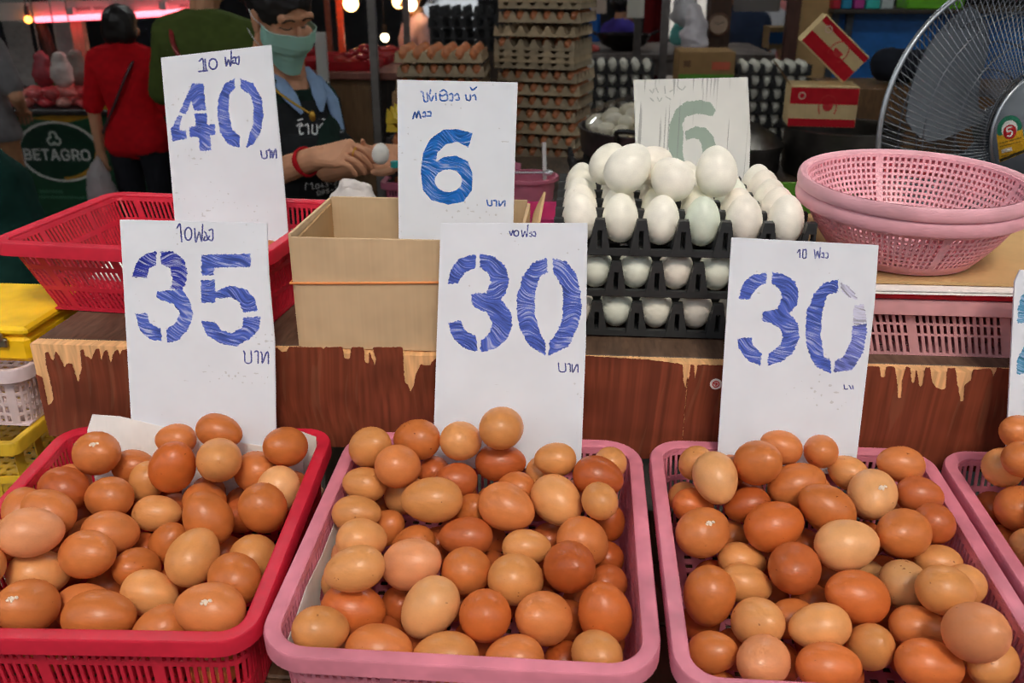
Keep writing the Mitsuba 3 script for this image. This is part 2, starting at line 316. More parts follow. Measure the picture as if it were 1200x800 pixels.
for x0 in (-0.64, 1.06):
    for y0, zt in ((0.58, 0.888), (0.88, 0.902)):
        part(d, 'leg', bx(x0, x0 + 0.045, y0, y0 + 0.045, 0, zt), 'wood', (92, 66, 50), 0.5)

# ---------------------------------------------------------------- slatted plastic baskets
def basket(key, label, w, d, h, r, M, col, taper=0.006, rim=0.015, rows=((0.04, 0.30), (0.36, 0.62), (0.68, 0.94)), pitch=0.0075, solid=0.45, group=None, lean=0.0, e=0.25, shear=0.0):
    th = thing(key, label, 'basket', group)
    P, Nn = rrect(w, d, r, 9)
    lip = [(0, 0), (-0.0015, 0.0022), (-rim + 0.003, 0.0022), (-rim, 0.0005), (-rim, -0.004), (-0.0035, -0.0045), (-0.003, -0.015), (0, -0.015)]
    part(th, 'rim', xf(sweep((P, Nn), lip), M), 'satin', col, e, 35)
    # wall: rounded rectangle at the inner edge of the rim
    wi, di = w - 2 * rim + 0.004, d - 2 * rim + 0.004
    Q, Qn = rrect(wi, di, max(r - rim, 0.012), 10)
    L = np.concatenate([[0], np.cumsum(np.linalg.norm(np.roll(Q, -1, 0) - Q, axis=1))]); Qc, Qnc = np.vstack([Q, Q[:1]]), np.vstack([Qn, Qn[:1]])
    n = int(L[-1] / pitch); us = []
    for i in range(n): us += [i * pitch, (i + solid) * pitch]
    us = np.array(us + [n * pitch]) * L[-1] / (n * pitch)
    vs = [0.0]; hol = []
    for a, b in rows: vs += [a, b]; hol += [False, True]
    vs = np.array(vs + [1.0]); hol.append(False)
    mask = np.zeros((2 * n, len(vs) - 1), bool); mask[1::2] = np.array(hol)[None]
    rib = np.arange(n) % 14 == 0; mask[1::2][rib] = False
    def fn(u, v, dd):
        u = (u + shear * (1 - v)) % L[-1]
        p = np.stack([np.interp(u, L, Qc[:, k]) for k in range(3)], 1); q = np.stack([np.interp(u, L, Qnc[:, k]) for k in range(3)], 1)
        q /= np.linalg.norm(q, axis=1, keepdims=True) + 1e-9
        k = (1 - v)
        p = p * np.stack([1 - 2 * taper * k / wi * (h / 0.1), 1 - 2 * taper * k / di * (h / 0.1), k], 1) - q * dd
        p[:, 0] += lean * k * h
        p[:, 2] = -h * k - 0.002
        return p
    wall = lattice(us, vs, mask, fn, 0.0022, wrap=True)
    part(th, 'wall', xf(wall, M), 'satin', col, e)
    bw, bd = wi - 2 * taper * h / 0.1, di - 2 * taper * h / 0.1
    nx, ny = max(4, int(bw / 0.016)), max(4, int(bd / 0.016))
    ux = np.linspace(-bw / 2, bw / 2, 2 * nx + 2); uy = np.linspace(-bd / 2, bd / 2, 2 * ny + 2)
    mk = np.zeros((2 * nx + 1, 2 * ny + 1), bool); mk[1::2, 1::2] = True
    part(th, 'bottom', xf(lattice(ux, uy, mk, lambda u, v, dd: np.stack([u + lean * h, v, np.full_like(u, -h - 0.001) - dd], 1), 0.0022), M), 'satin', col, e)
    return th
REDC, PINK = (200, 34, 58), (208, 124, 142)
BW = [((16, 0.7),)]
basket('egg_basket', 'crimson red plastic basket of brown eggs under the 35 sign', 0.329, 0.352, 0.104, 0.035, tilted(-0.4395, 0.752, 0, 2.9), REDC)
basket('egg_basket', 'dusty pink basket of brown eggs between the red basket and another pink one', 0.344, 0.362, 0.104, 0.045, tilted(-0.0925, 0.752), PINK, e=0.5)
basket('egg_basket', 'dusty pink basket of brown eggs under the 30 sign with a half faded zero', 0.318, 0.376, 0.104, 0.040, tilted(0.2465, 0.750), PINK, e=0.5)
basket('egg_basket', 'pink egg basket cut off by the photo edge, under the cropped sign', 0.340, 0.372, 0.104, 0.040, tilted(0.583, 0.752), PINK, e=0.5)
# paper liners
def sheet(poly, z=0.0008): return poly3(poly, z)
def paper(key, label, cat, pts, th, M, col=(232, 230, 228), bend=0.0, mat='card', e=0.2, group=None):
    v, f = VF(poly3(Polygon(pts), th)); t = trimesh.Trimesh(v, f).subdivide_to_size(0.03)
    v = np.array(t.vertices); v[:, 2] += bend * (meshkit.fbm(np.c_[v[:, 0] * 9, v[:, 1] * 9, np.zeros(len(v))] + 4, 2, 5) - 0.5)
    return put(key, xf((v, t.faces), M), mat, col, e, False, label, cat, group)
P0 = (-0.5593, 0.893, 1.064); P1 = (-0.4563, 0.893, 1.0513); P2 = (-0.5709, 0.893, 1.0409)
M = frame((-0.585, 0.893, 0.995), (1, 0, 0.0), z=(0, -0.97, 0.22))
paper('paper_sheet', 'white paper sheet standing at the back corner of the crimson egg basket', 'paper', [(0.015, -0.03), (0.008, 0.050), (0.016, 0.070), (0.05, 0.069), (0.15, 0.048), (0.27, 0.034), (0.27, -0.03)], 0.0008, M, bend=0.004)
paper('paper_sheet', 'crinkled whitish paper in the crimson egg basket corner next to the pink basket', 'paper', [(0.0, -0.02), (0.0, 0.048), (0.02, 0.054), (0.04, 0.047), (0.04, -0.02)], 0.0008, frame((-0.342, 0.906, 0.995), (1, 0, 0.0), z=(0, -0.98, 0.16)), (214, 208, 200), bend=0.004)
M = tilted(-0.246, 0.73, -0.055) @ rot([0, 0, 1], 90) @ rot([1, 0, 0], 90)
paper('paper_liner', 'crinkled grey-white paper liner inside the pink basket next to the crimson one', 'paper', [(-0.125, -0.035), (0.12, -0.035), (0.125, 0.034), (0.06, 0.043), (0.0, 0.036), (-0.06, 0.044), (-0.125, 0.038)], 0.0008, M, (205, 203, 200), bend=0.006)

# ---------------------------------------------------------------- brown eggs heaped in the front baskets
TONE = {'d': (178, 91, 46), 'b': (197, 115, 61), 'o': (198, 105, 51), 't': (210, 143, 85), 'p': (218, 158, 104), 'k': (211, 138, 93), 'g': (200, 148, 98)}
TNAME = {'d': 'deep brown', 'b': 'brown', 'o': 'orange-brown', 't': 'tan', 'p': 'pale tan', 'k': 'pinkish brown', 'g': 'greyish tan'}
ROWN = 'front second third fourth fifth sixth seventh eighth ninth tenth eleventh twelfth'.split()
ORD = 'first second third fourth fifth sixth seventh eighth ninth tenth eleventh twelfth thirteenth fourteenth fifteenth sixteenth seventeenth eighteenth nineteenth twentieth twenty-first'.split()
HEAPS = {
 'crimson basket': ('yellow crates', [((-0.4954, 0.6309, 1.0109), (-0.28, -0.76, 0.59), 0.0305, 0.0246, 0.0, 'b', 'mark'),
 ((-0.4277, 0.631, 1.0027), (1.0, 0.08, 0.0), 0.0335, 0.0246, 0.0, 'b', 'speck'),
 ((-0.3704, 0.6258, 0.993), (-0.8, -0.28, -0.53), 0.0292, 0.0222, 0.0, 'b', ''),
 ((-0.3193, 0.6265, 1.021), (-0.99, -0.02, 0.13), 0.0317, 0.0246, 0.0, 'b', 'mark'),
 ((-0.3277, 0.6317, 0.952), (-0.88, 0.32, -0.34), 0.0258, 0.0208, 1.0, 'b', ''),
 ((-0.4879, 0.6406, 0.9521), (0.86, 0.41, -0.3), 0.0254, 0.0205, 1.0, 'd', ''),
 ((-0.4647, 0.6673, 0.9828), (1.0, 0.08, 0.0), 0.0288, 0.022, 0.7, 'b', ''),
 ((-0.4056, 0.6819, 0.9906), (0.97, -0.03, -0.24), 0.0278, 0.0219, 0.4, 't', ''),
 ((-0.5187, 0.6879, 1.0031), (0.78, 0.52, -0.35), 0.029, 0.0234, 0.5, 't', ''),
 ((-0.3182, 0.68, 1.0149), (-0.65, 0.75, -0.09), 0.0303, 0.0244, 0.2, 'b', ''),
 ((-0.3676, 0.7051, 1.0189), (0.18, 0.91, 0.38), 0.0305, 0.0246, 0.0, 't', ''),
 ((-0.4371, 0.7187, 0.9908), (-0.28, -0.77, 0.57), 0.0261, 0.0211, 1.0, 'b', ''),
 ((-0.4684, 0.695, 1.0234), (0.94, -0.25, 0.23), 0.0292, 0.0235, 0.0, 'b', ''),
 ((-0.5191, 0.7342, 0.9786), (-0.35, 0.75, -0.56), 0.0267, 0.0215, 1.0, 'd', ''),
 ((-0.5145, 0.6854, 1.0529), (0.86, 0.48, -0.17), 0.0294, 0.0237, 0.0, 'k', ''),
 ((-0.3746, 0.7607, 1.0261), (-0.39, 0.06, 0.92), 0.0305, 0.0246, 0.1, 'b', ''),
 ((-0.4206, 0.761, 0.9929), (0.54, -0.02, 0.84), 0.0246, 0.0198, 0.7, 'b', ''),
 ((-0.3199, 0.7352, 0.9972), (-0.16, 0.8, -0.58), 0.0305, 0.0246, 0.3, 't', 'speck'),
 ((-0.473, 0.7444, 1.0133), (0.82, 0.49, -0.29), 0.029, 0.0234, 0.2, 'b', ''),
 ((-0.5196, 0.7794, 0.9848), (-0.91, 0.32, -0.26), 0.0242, 0.0195, 1.0, 'b', ''),
 ((-0.4584, 0.777, 0.97), (0.53, -0.68, 0.5), 0.0242, 0.0195, 1.3, 'd', ''),
 ((-0.4479, 0.7956, 1.0054), (1.0, 0.08, 0.0), 0.0266, 0.0196, 0.6, 't', ''),
 ((-0.3198, 0.775, 1.0306), (0.08, 0.42, -0.9), 0.0305, 0.0246, 0.2, 'b', ''),
 ((-0.4934, 0.7862, 1.029), (-0.93, 0.3, -0.23), 0.0278, 0.0224, 0.1, 'b', ''),
 ((-0.526, 0.7321, 1.0448), (-0.88, 0.12, 0.46), 0.028, 0.0223, 0.5, 'b', ''),
 ((-0.5675, 0.7511, 1.0339), (0.13, -0.97, -0.19), 0.0243, 0.0196, 0.5, 'b', ''),
 ((-0.5498, 0.7965, 1.0306), (-0.88, 0.48, -0.03), 0.0305, 0.0246, 0.0, 'd', ''),
 ((-0.5679, 0.841, 1.0131), (-0.86, 0.5, -0.12), 0.0242, 0.0195, 0.7, 'b', ''),
 ((-0.5177, 0.8267, 1.0051), (-1.0, -0.08, -0.0), 0.0243, 0.0192, 0.8, 'd', ''),
 ((-0.475, 0.8338, 1.0194), (-0.23, -0.39, -0.89), 0.0245, 0.0194, 0.7, 't', ''),
 ((-0.4054, 0.8227, 1.0072), (0.91, 0.38, -0.19), 0.0236, 0.019, 0.8, 'b', ''),
 ((-0.3645, 0.823, 0.9885), (0.76, -0.53, 0.38), 0.0242, 0.0195, 1.1, 'd', ''),
 ((-0.3231, 0.8257, 1.0193), (-0.31, -0.39, -0.87), 0.0297, 0.0234, 0.0, 'p', ''),
 ((-0.3608, 0.8632, 1.021), (-0.65, 0.65, -0.41), 0.0295, 0.0238, 0.1, 'b', ''),
 ((-0.4351, 0.8216, 1.0493), (0.37, -0.04, 0.93), 0.0305, 0.0246, -0.3, 'o', ''),
 ((-0.5043, 0.8643, 1.0211), (1.0, 0.08, 0.0), 0.0247, 0.0195, 0.5, 'b', ''),
 ((-0.5285, 0.8379, 1.0522), (0.77, -0.54, 0.34), 0.0305, 0.0246, 0.0, 'b', 'mark'),
 ((-0.3832, 0.8244, 1.0579), (0.37, -0.8, 0.47), 0.0301, 0.0242, -0.2, 't', ''),
 ((-0.4525, 0.871, 1.0547), (-1.0, -0.08, -0.0), 0.0233, 0.0182, 0.2, 'b', ''),
 ((-0.3991, 0.8697, 1.0681), (0.97, -0.03, -0.24), 0.0266, 0.0195, 0.2, 'b', ''),
 ((-0.3228, 0.8637, 1.0551), (-0.41, -0.8, 0.44), 0.0278, 0.0225, 0.2, 'b', ''),
 ((-0.3196, 0.8683, 1.0003), (-0.14, 0.86, -0.49), 0.0226, 0.0182, 0.7, 'd', ''),
 ((-0.4079, 0.8703, 1.0275), (0.86, -0.44, 0.28), 0.0226, 0.0182, 0.9, 'd', ''),
 ((-0.5489, 0.6219, 0.9967), (1.0, 0.08, 0.0), 0.0306, 0.0246, 0.0, 'b', ''),
 ((-0.5544, 0.653, 1.0355), (-0.95, 0.22, -0.22), 0.029, 0.0234, 0.3, 't', ''),
 ((-0.5598, 0.701, 1.0295), (-0.85, 0.41, -0.33), 0.0268, 0.0216, 0.5, 'b', ''),
 ((-0.5517, 0.6652, 0.9701), (0.95, -0.21, 0.22), 0.0288, 0.0232, 0.8, 'b', ''),
 ((-0.3408, 0.6742, 0.9529), (0.83, -0.4, 0.39), 0.0242, 0.0195, 1.5, 'd', ''),
 ((-0.4795, 0.7308, 0.9567), (-0.88, 0.35, -0.32), 0.0254, 0.0205, 1.5, 'd', ''),
 ((-0.4101, 0.8268, 0.9657), (-0.42, -0.78, 0.48), 0.0242, 0.0195, 1.6, 'd', ''),
 ((-0.562, 0.7886, 0.9717), (0.16, 0.82, -0.55), 0.0242, 0.0195, 1.6, 'd', ''),
 ((-0.5593, 0.7499, 0.9563), (-0.99, 0.07, -0.1), 0.0242, 0.0195, 1.6, 'd', ''),
 ((-0.4075, 0.7423, 0.957), (0.45, 0.73, -0.52), 0.0242, 0.0195, 1.6, 'd', ''),
 ((-0.3692, 0.7812, 0.9675), (0.65, 0.64, -0.41), 0.0242, 0.0195, 1.6, 'd', ''),
 ((-0.5148, 0.8572, 0.9732), (-0.5, -0.74, 0.44), 0.0242, 0.0195, 1.6, 'd', ''),
 ((-0.4485, 0.8322, 0.9851), (-0.85, 0.42, -0.3), 0.0242, 0.0195, 1.6, 'd', ''),
 ((-0.3427, 0.8579, 0.9698), (-0.54, -0.73, 0.42), 0.0242, 0.0195, 1.6, 'd', ''),
 ((-0.421, 0.864, 0.9897), (0.04, -0.85, 0.52), 0.0242, 0.0195, 1.6, 'd', ''),
 ((-0.5496, 0.83, 0.9733), (0.85, -0.43, 0.32), 0.0242, 0.0195, 1.6, 'd', ''),
 ((-0.446, 0.697, 0.9545), (0.88, -0.35, 0.33), 0.0248, 0.02, 1.6, 'd', ''),
 ((-0.3822, 0.697, 0.9544), (0.86, -0.36, 0.35), 0.0246, 0.0198, 1.7, 'd', ''),
 ((-0.4995, 0.6914, 0.9552), (0.96, -0.18, 0.21), 0.0263, 0.0212, 1.7, 'd', ''),
 ((-0.4762, 0.8684, 0.9892), (-0.74, 0.57, -0.37), 0.0242, 0.0195, 1.7, 'd', ''),
 ((-0.3828, 0.8668, 0.9752), (-0.04, -0.86, 0.52), 0.0242, 0.0195, 1.6, 'd', '')]),
 'bright 30 basket': ('crimson basket', [((-0.2179, 0.6217, 1.0095), (0.81, 0.47, -0.34), 0.0261, 0.021, 0.1, 't', ''),
 ((-0.1665, 0.6203, 0.9921), (1.0, 0.08, 0.0), 0.0302, 0.0225, 0.1, 'b', ''),
 ((-0.1067, 0.6207, 0.9872), (-1.0, -0.08, -0.0), 0.03, 0.0224, 0.1, 't', 'speck'),
 ((-0.0452, 0.6185, 0.9919), (-1.0, -0.08, -0.0), 0.0261, 0.0208, 0.2, 'b', ''),
 ((0.0256, 0.621, 0.9989), (-0.49, 0.82, -0.3), 0.0263, 0.0212, 0.2, 't', ''),
 ((-0.0005, 0.661, 0.9532), (0.32, 0.72, -0.61), 0.0242, 0.0195, 1.0, 'd', ''),
 ((-0.2009, 0.6672, 0.9958), (0.99, 0.02, -0.13), 0.0308, 0.0245, 0.0, 'o', ''),
 ((-0.1272, 0.6626, 1.0064), (-0.62, -0.34, -0.71), 0.0311, 0.0246, 0.0, 'p', ''),
 ((-0.0751, 0.657, 1.0052), (-0.09, 0.77, -0.64), 0.0297, 0.0239, 0.1, 'o', ''),
 ((-0.0226, 0.6622, 1.0014), (-0.55, -0.6, 0.59), 0.0304, 0.0245, 0.0, 'b', 'speck'),
 ((0.0336, 0.6696, 1.0053), (-0.26, 0.02, 0.97), 0.0305, 0.0246, 0.0, 'o', ''),
 ((-0.0003, 0.6997, 0.9693), (-0.01, -0.77, 0.63), 0.0242, 0.0195, 1.2, 'd', ''),
 ((-0.196, 0.6653, 1.0435), (-0.95, -0.17, -0.24), 0.0285, 0.0209, 0.3, 't', 'speck'),
 ((-0.2246, 0.7089, 0.9934), (0.26, -0.76, 0.6), 0.0226, 0.0182, 0.8, 't', ''),
 ((-0.2209, 0.6851, 0.9544), (-0.27, 0.74, -0.61), 0.0242, 0.0195, 1.0, 't', ''),
 ((-0.1519, 0.7109, 1.0182), (0.91, -0.1, 0.41), 0.0305, 0.0246, 0.0, 'k', ''),
 ((-0.0985, 0.7181, 1.0077), (0.44, 0.73, -0.52), 0.0288, 0.0233, 0.4, 'b', ''),
 ((-0.0497, 0.7053, 1.0102), (0.62, 0.64, -0.45), 0.0303, 0.0245, 0.1, 't', 'speck'),
 ((0.0009, 0.7068, 1.0265), (0.25, -0.77, 0.59), 0.0305, 0.0246, 0.1, 'd', ''),
 ((0.0388, 0.7349, 0.9885), (-0.45, -0.72, 0.52), 0.0226, 0.0182, 0.9, 'd', ''),
 ((-0.2052, 0.7309, 1.0291), (0.76, 0.55, -0.34), 0.0263, 0.0212, 0.2, 't', ''),
 ((-0.2251, 0.752, 0.9966), (-0.04, 1.0, 0.01), 0.0226, 0.0182, 0.7, 'k', ''),
 ((-0.1624, 0.768, 0.9995), (-0.89, -0.23, -0.39), 0.0243, 0.0187, 0.6, 'b', ''),
 ((-0.1062, 0.764, 1.0148), (-1.0, -0.08, -0.0), 0.0279, 0.0205, 0.4, 'd', ''),
 ((-0.0432, 0.7513, 1.0146), (1.0, 0.08, 0.0), 0.0248, 0.0182, 0.3, 't', 'speck'),
 ((0.0137, 0.7605, 1.0171), (0.55, 0.43, -0.71), 0.0305, 0.0246, 0.0, 'b', 'speck'),
 ((0.0391, 0.7867, 0.9799), (0.05, 0.81, -0.58), 0.0226, 0.0182, 0.9, 'd', ''),
 ((-0.2205, 0.7727, 1.0317), (1.0, 0.08, 0.0), 0.0255, 0.0188, 0.4, 't', ''),
 ((-0.1947, 0.7924, 1.0025), (0.69, -0.1, 0.72), 0.0226, 0.0182, 0.6, 'b', ''),
 ((-0.1442, 0.7885, 1.0418), (-1.0, -0.08, -0.0), 0.0324, 0.0238, -0.2, 't', ''),
 ((-0.1824, 0.8375, 1.0163), (0.6, -0.47, 0.64), 0.027, 0.0217, 0.4, 't', ''),
 ((-0.1057, 0.8109, 1.0143), (0.33, -0.46, 0.82), 0.0242, 0.0196, 0.6, 'b', ''),
 ((-0.0659, 0.7866, 1.0378), (0.91, -0.34, -0.21), 0.0304, 0.0245, -0.1, 'b', ''),
 ((-0.0147, 0.8046, 1.0369), (0.67, -0.68, -0.29), 0.0305, 0.0246, -0.1, 't', ''),
 ((0.0285, 0.7804, 1.0549), (-0.26, 0.96, -0.09), 0.0226, 0.0183, 0.3, 't', ''),
 ((0.0403, 0.8175, 1.004), (0.21, -0.17, 0.96), 0.0226, 0.0182, 0.7, 'd', ''),
 ((-0.2223, 0.8172, 1.0391), (-0.99, -0.01, 0.16), 0.0238, 0.0188, 0.2, 't', ''),
 ((-0.1832, 0.8157, 1.0637), (0.37, 0.76, -0.54), 0.0285, 0.023, 0.0, 'b', ''),
 ((-0.2209, 0.8506, 1.0664), (0.57, -0.56, 0.6), 0.0281, 0.0226, 0.0, 't', ''),
 ((-0.173, 0.8655, 1.0693), (-0.88, 0.4, -0.25), 0.0283, 0.0228, -0.1, 'b', 'speck'),
 ((-0.1222, 0.8648, 1.0703), (0.47, 0.78, -0.41), 0.0268, 0.0216, -0.1, 't', 'speck'),
 ((-0.077, 0.8617, 1.09), (0.33, 0.9, -0.3), 0.0291, 0.0234, -0.3, 't', ''),
 ((-0.0795, 0.8681, 1.0431), (1.0, 0.08, 0.0), 0.0286, 0.021, -0.2, 'd', ''),
 ((-0.1258, 0.84, 1.0349), (-0.91, -0.37, 0.18), 0.0237, 0.0191, 0.5, 'd', ''),
 ((-0.0602, 0.8309, 1.0333), (-0.87, 0.4, -0.29), 0.0226, 0.0182, 0.5, 'b', ''),
 ((-0.0869, 0.8505, 1.0007), (0.1, -0.84, 0.53), 0.0242, 0.0195, 1.0, 'b', ''),
 ((-0.0183, 0.8438, 1.0635), (-1.0, -0.08, -0.0), 0.0229, 0.0182, 0.2, 't', ''),
 ((0.028, 0.8258, 1.0546), (0.97, -0.03, -0.24), 0.0274, 0.022, 0.0, 'd', ''),
 ((0.0421, 0.8683, 1.0474), (0.04, 0.86, -0.5), 0.0226, 0.0182, 0.4, 't', ''),
 ((-0.1554, 0.8684, 1.0271), (-0.15, 0.85, -0.51), 0.0226, 0.0182, 0.7, 'd', ''),
 ((-0.0336, 0.8683, 1.0322), (-0.04, 0.87, -0.5), 0.0226, 0.0182, 0.6, 't', ''),
 ((-0.0201, 0.8137, 0.9801), (0.57, 0.69, -0.45), 0.0242, 0.0195, 1.3, 'd', ''),
 ((-0.1694, 0.7252, 0.9566), (-0.18, 0.76, -0.62), 0.0242, 0.0195, 1.4, 'd', ''),
 ((-0.1413, 0.7994, 0.9786), (-0.14, 0.81, -0.56), 0.0242, 0.0195, 1.3, 'd', ''),
 ((-0.1162, 0.7338, 0.9565), (0.63, -0.59, 0.5), 0.0242, 0.0195, 1.6, 'd', ''),
 ((-0.1783, 0.6823, 0.9536), (0.65, 0.61, -0.46), 0.0242, 0.0195, 1.7, 'd', ''),
 ((-0.0702, 0.7363, 0.9568), (-0.6, 0.61, -0.51), 0.0242, 0.0195, 1.6, 'd', ''),
 ((-0.135, 0.682, 0.9537), (0.62, 0.62, -0.48), 0.0242, 0.0195, 1.7, 'd', ''),
 ((-0.0891, 0.6841, 0.9537), (-0.73, 0.49, -0.47), 0.0242, 0.0195, 1.7, 'd', ''),
 ((-0.0273, 0.7351, 0.9567), (0.54, -0.64, 0.54), 0.0242, 0.0195, 1.6, 'd', ''),
 ((-0.1806, 0.7802, 0.9626), (0.41, 0.75, -0.52), 0.0242, 0.0195, 1.6, 'd', ''),
 ((-0.0809, 0.7773, 0.9666), (0.6, -0.63, 0.49), 0.0242, 0.0195, 1.6, 'd', ''),
 ((-0.0164, 0.7737, 0.9668), (-0.54, 0.66, -0.51), 0.0242, 0.0195, 1.6, 'd', ''),
 ((-0.2219, 0.8107, 0.974), (0.33, 0.79, -0.52), 0.0242, 0.0195, 1.6, 'd', ''),
 ((-0.1274, 0.8422, 0.9647), (-0.44, -0.76, 0.48), 0.0242, 0.0195, 1.6, 'd', ''),
 ((-0.089, 0.8193, 0.9737), (0.42, 0.76, -0.49), 0.0242, 0.0195, 1.6, 'd', ''),
 ((0.0135, 0.7429, 0.9575), (0.02, 0.79, -0.62), 0.0242, 0.0195, 1.6, 'd', ''),
 ((-0.2228, 0.8543, 0.9812), (0.08, -0.84, 0.54), 0.0242, 0.0195, 1.6, 'd', ''),
 ((-0.0393, 0.8668, 0.9919), (-0.3, 0.81, -0.51), 0.0242, 0.0195, 1.5, 'd', ''),
 ((0.0016, 0.867, 1.0024), (-0.26, 0.82, -0.51), 0.0242, 0.0195, 1.5, 'd', ''),
 ((-0.1255, 0.8668, 0.9971), (-0.1, 0.85, -0.51), 0.0242, 0.0195, 1.5, 'd', ''),
 ((-0.2184, 0.8668, 1.02), (0.19, -0.85, 0.48), 0.0242, 0.0195, 1.3, 'd', ''),
 ((-0.2212, 0.771, 0.9588), (-0.24, 0.78, -0.58), 0.0242, 0.0195, 1.6, 'd', ''),
 ((-0.2145, 0.7274, 0.9563), (0.6, -0.6, 0.53), 0.0242, 0.0195, 1.6, 'd', ''),
 ((0.0362, 0.6893, 0.9548), (0.04, 0.77, -0.64), 0.0242, 0.0195, 1.6, 'd', '')]),
 'faded 30 basket': ('crimson basket', [((0.1299, 0.6423, 0.9903), (0.92, -0.27, 0.3), 0.0226, 0.0182, 0.4, 'b', ''),
 ((0.1378, 0.633, 0.952), (0.15, 0.73, -0.67), 0.0242, 0.0195, 1.0, 'b', ''),
 ((0.1681, 0.6209, 1.0015), (-0.59, -0.74, 0.31), 0.027, 0.0218, 0.1, 'k', ''),
 ((0.2238, 0.6199, 1.0004), (1.0, 0.08, 0.0), 0.0279, 0.0205, 0.1, 'o', ''),
 ((0.2702, 0.6557, 0.9942), (0.12, -0.57, 0.81), 0.025, 0.0202, 0.5, 't', ''),
 ((0.3103, 0.6285, 1.0007), (0.99, 0.01, -0.16), 0.0293, 0.0216, 0.0, 'o', ''),
 ((0.3383, 0.6208, 1.0438), (0.2, -0.73, 0.65), 0.0305, 0.0246, -0.2, 'k', ''),
 ((0.3623, 0.6313, 1.0033), (-0.78, -0.62, -0.09), 0.024, 0.0194, 0.3, 't', ''),
 ((0.2251, 0.6624, 1.0074), (-0.98, -0.13, -0.13), 0.028, 0.0206, 0.0, 't', ''),
 ((0.1738, 0.6717, 1.0009), (0.33, -0.71, 0.62), 0.0282, 0.0228, 0.1, 't', 'speck'),
 ((0.3165, 0.6748, 1.0015), (0.98, -0.0, -0.19), 0.0265, 0.0195, 0.2, 'b', ''),
 ((0.1323, 0.7006, 1.0049), (-0.07, -0.06, -1.0), 0.0301, 0.0243, 0.0, 'b', ''),
 ((0.1717, 0.7289, 0.9997), (0.97, -0.03, -0.24), 0.0258, 0.019, 0.4, 't', ''),
 ((0.2105, 0.6968, 0.9878), (0.89, 0.44, 0.07), 0.0226, 0.0182, 0.7, 'b', ''),
 ((0.2796, 0.6944, 0.9668), (0.3, 0.73, -0.61), 0.0242, 0.0195, 1.2, 'b', ''),
 ((0.2658, 0.6971, 1.0155), (-0.92, -0.1, 0.37), 0.0305, 0.0246, 0.0, 'o', ''),
 ((0.214, 0.7249, 1.0232), (-0.34, -0.86, 0.39), 0.0305, 0.0246, 0.1, 'd', ''),
 ((0.1742, 0.7676, 0.9985), (0.98, -0.0, -0.19), 0.0248, 0.0182, 0.5, 't', ''),
 ((0.2654, 0.7428, 1.0404), (0.98, 0.14, 0.16), 0.0308, 0.0246, -0.1, 'p', ''),
 ((0.3153, 0.7215, 1.0138), (0.33, 0.76, -0.56), 0.0284, 0.0229, 0.3, 'g', ''),
 ((0.3346, 0.6785, 1.0412), (0.94, 0.19, -0.28), 0.027, 0.0218, 0.1, 't', ''),
 ((0.3657, 0.7111, 1.0251), (-0.64, -0.4, 0.65), 0.0226, 0.0182, 0.5, 't', ''),
 ((0.3651, 0.674, 1.0086), (0.56, -0.81, 0.16), 0.0226, 0.0182, 0.5, 't', ''),
 ((0.3611, 0.7588, 1.0127), (-0.98, 0.0, 0.19), 0.0234, 0.0183, 0.4, 't', ''),
 ((0.1339, 0.7729, 1.0278), (0.72, 0.69, 0.01), 0.0305, 0.0246, 0.0, 'b', 'mark'),
 ((0.2036, 0.7762, 1.0361), (0.93, 0.25, 0.28), 0.0305, 0.0246, -0.1, 'o', ''),
 ((0.3221, 0.7591, 1.0454), (-0.77, -0.59, 0.25), 0.0295, 0.0238, 0.0, 'b', ''),
 ((0.3642, 0.7907, 1.0368), (0.56, 0.53, -0.64), 0.025, 0.0202, 0.3, 'd', ''),
 ((0.2571, 0.7922, 1.049), (-0.83, 0.16, 0.53), 0.0307, 0.0234, 0.0, 'b', ''),
 ((0.3095, 0.8193, 1.05), (-0.35, -0.93, -0.07), 0.0305, 0.0246, -0.3, 'p', 'mark'),
 ((0.2374, 0.8379, 1.0474), (0.93, 0.2, 0.32), 0.0314, 0.0231, 0.1, 'b', ''),
 ((0.3623, 0.8321, 1.0443), (0.99, -0.1, -0.1), 0.0243, 0.0196, 0.2, 'd', ''),
 ((0.3523, 0.8696, 1.0593), (-0.99, -0.01, 0.16), 0.0255, 0.0196, 0.1, 'b', ''),
 ((0.1842, 0.8181, 1.0325), (-0.95, -0.17, -0.24), 0.0247, 0.0182, 0.5, 'd', ''),
 ((0.149, 0.8196, 1.0627), (0.18, -0.81, -0.56), 0.0286, 0.023, -0.1, 'p', ''),
 ((0.129, 0.827, 1.0225), (-0.71, -0.46, 0.53), 0.025, 0.0201, 0.3, 'o', ''),
 ((0.1942, 0.8342, 1.0748), (0.37, -0.71, 0.6), 0.0291, 0.0235, -0.1, 'b', ''),
 ((0.2245, 0.8711, 1.0739), (-0.95, 0.06, 0.32), 0.0234, 0.0182, 0.1, 'b', ''),
 ((0.1347, 0.87, 1.05), (-0.35, 0.52, -0.78), 0.0226, 0.0182, 0.5, 't', ''),
 ((0.1259, 0.8684, 1.0066), (0.12, 0.85, -0.52), 0.0226, 0.0182, 0.7, 't', ''),
 ((0.2991, 0.8704, 1.0458), (-0.85, 0.41, 0.34), 0.0226, 0.0182, 0.3, 't', ''),
 ((0.2665, 0.8684, 1.0718), (-0.25, -0.84, 0.47), 0.0226, 0.0182, 0.6, 'b', ''),
 ((0.2657, 0.8685, 1.0227), (-0.26, -0.83, 0.49), 0.0226, 0.0182, 0.7, 'b', ''),
 ((0.1725, 0.8683, 1.0432), (0.17, 0.86, -0.48), 0.0226, 0.0182, 0.7, 'b', ''),
 ((0.1964, 0.8682, 1.0118), (0.19, 0.84, -0.51), 0.0226, 0.0182, 0.9, 'd', ''),
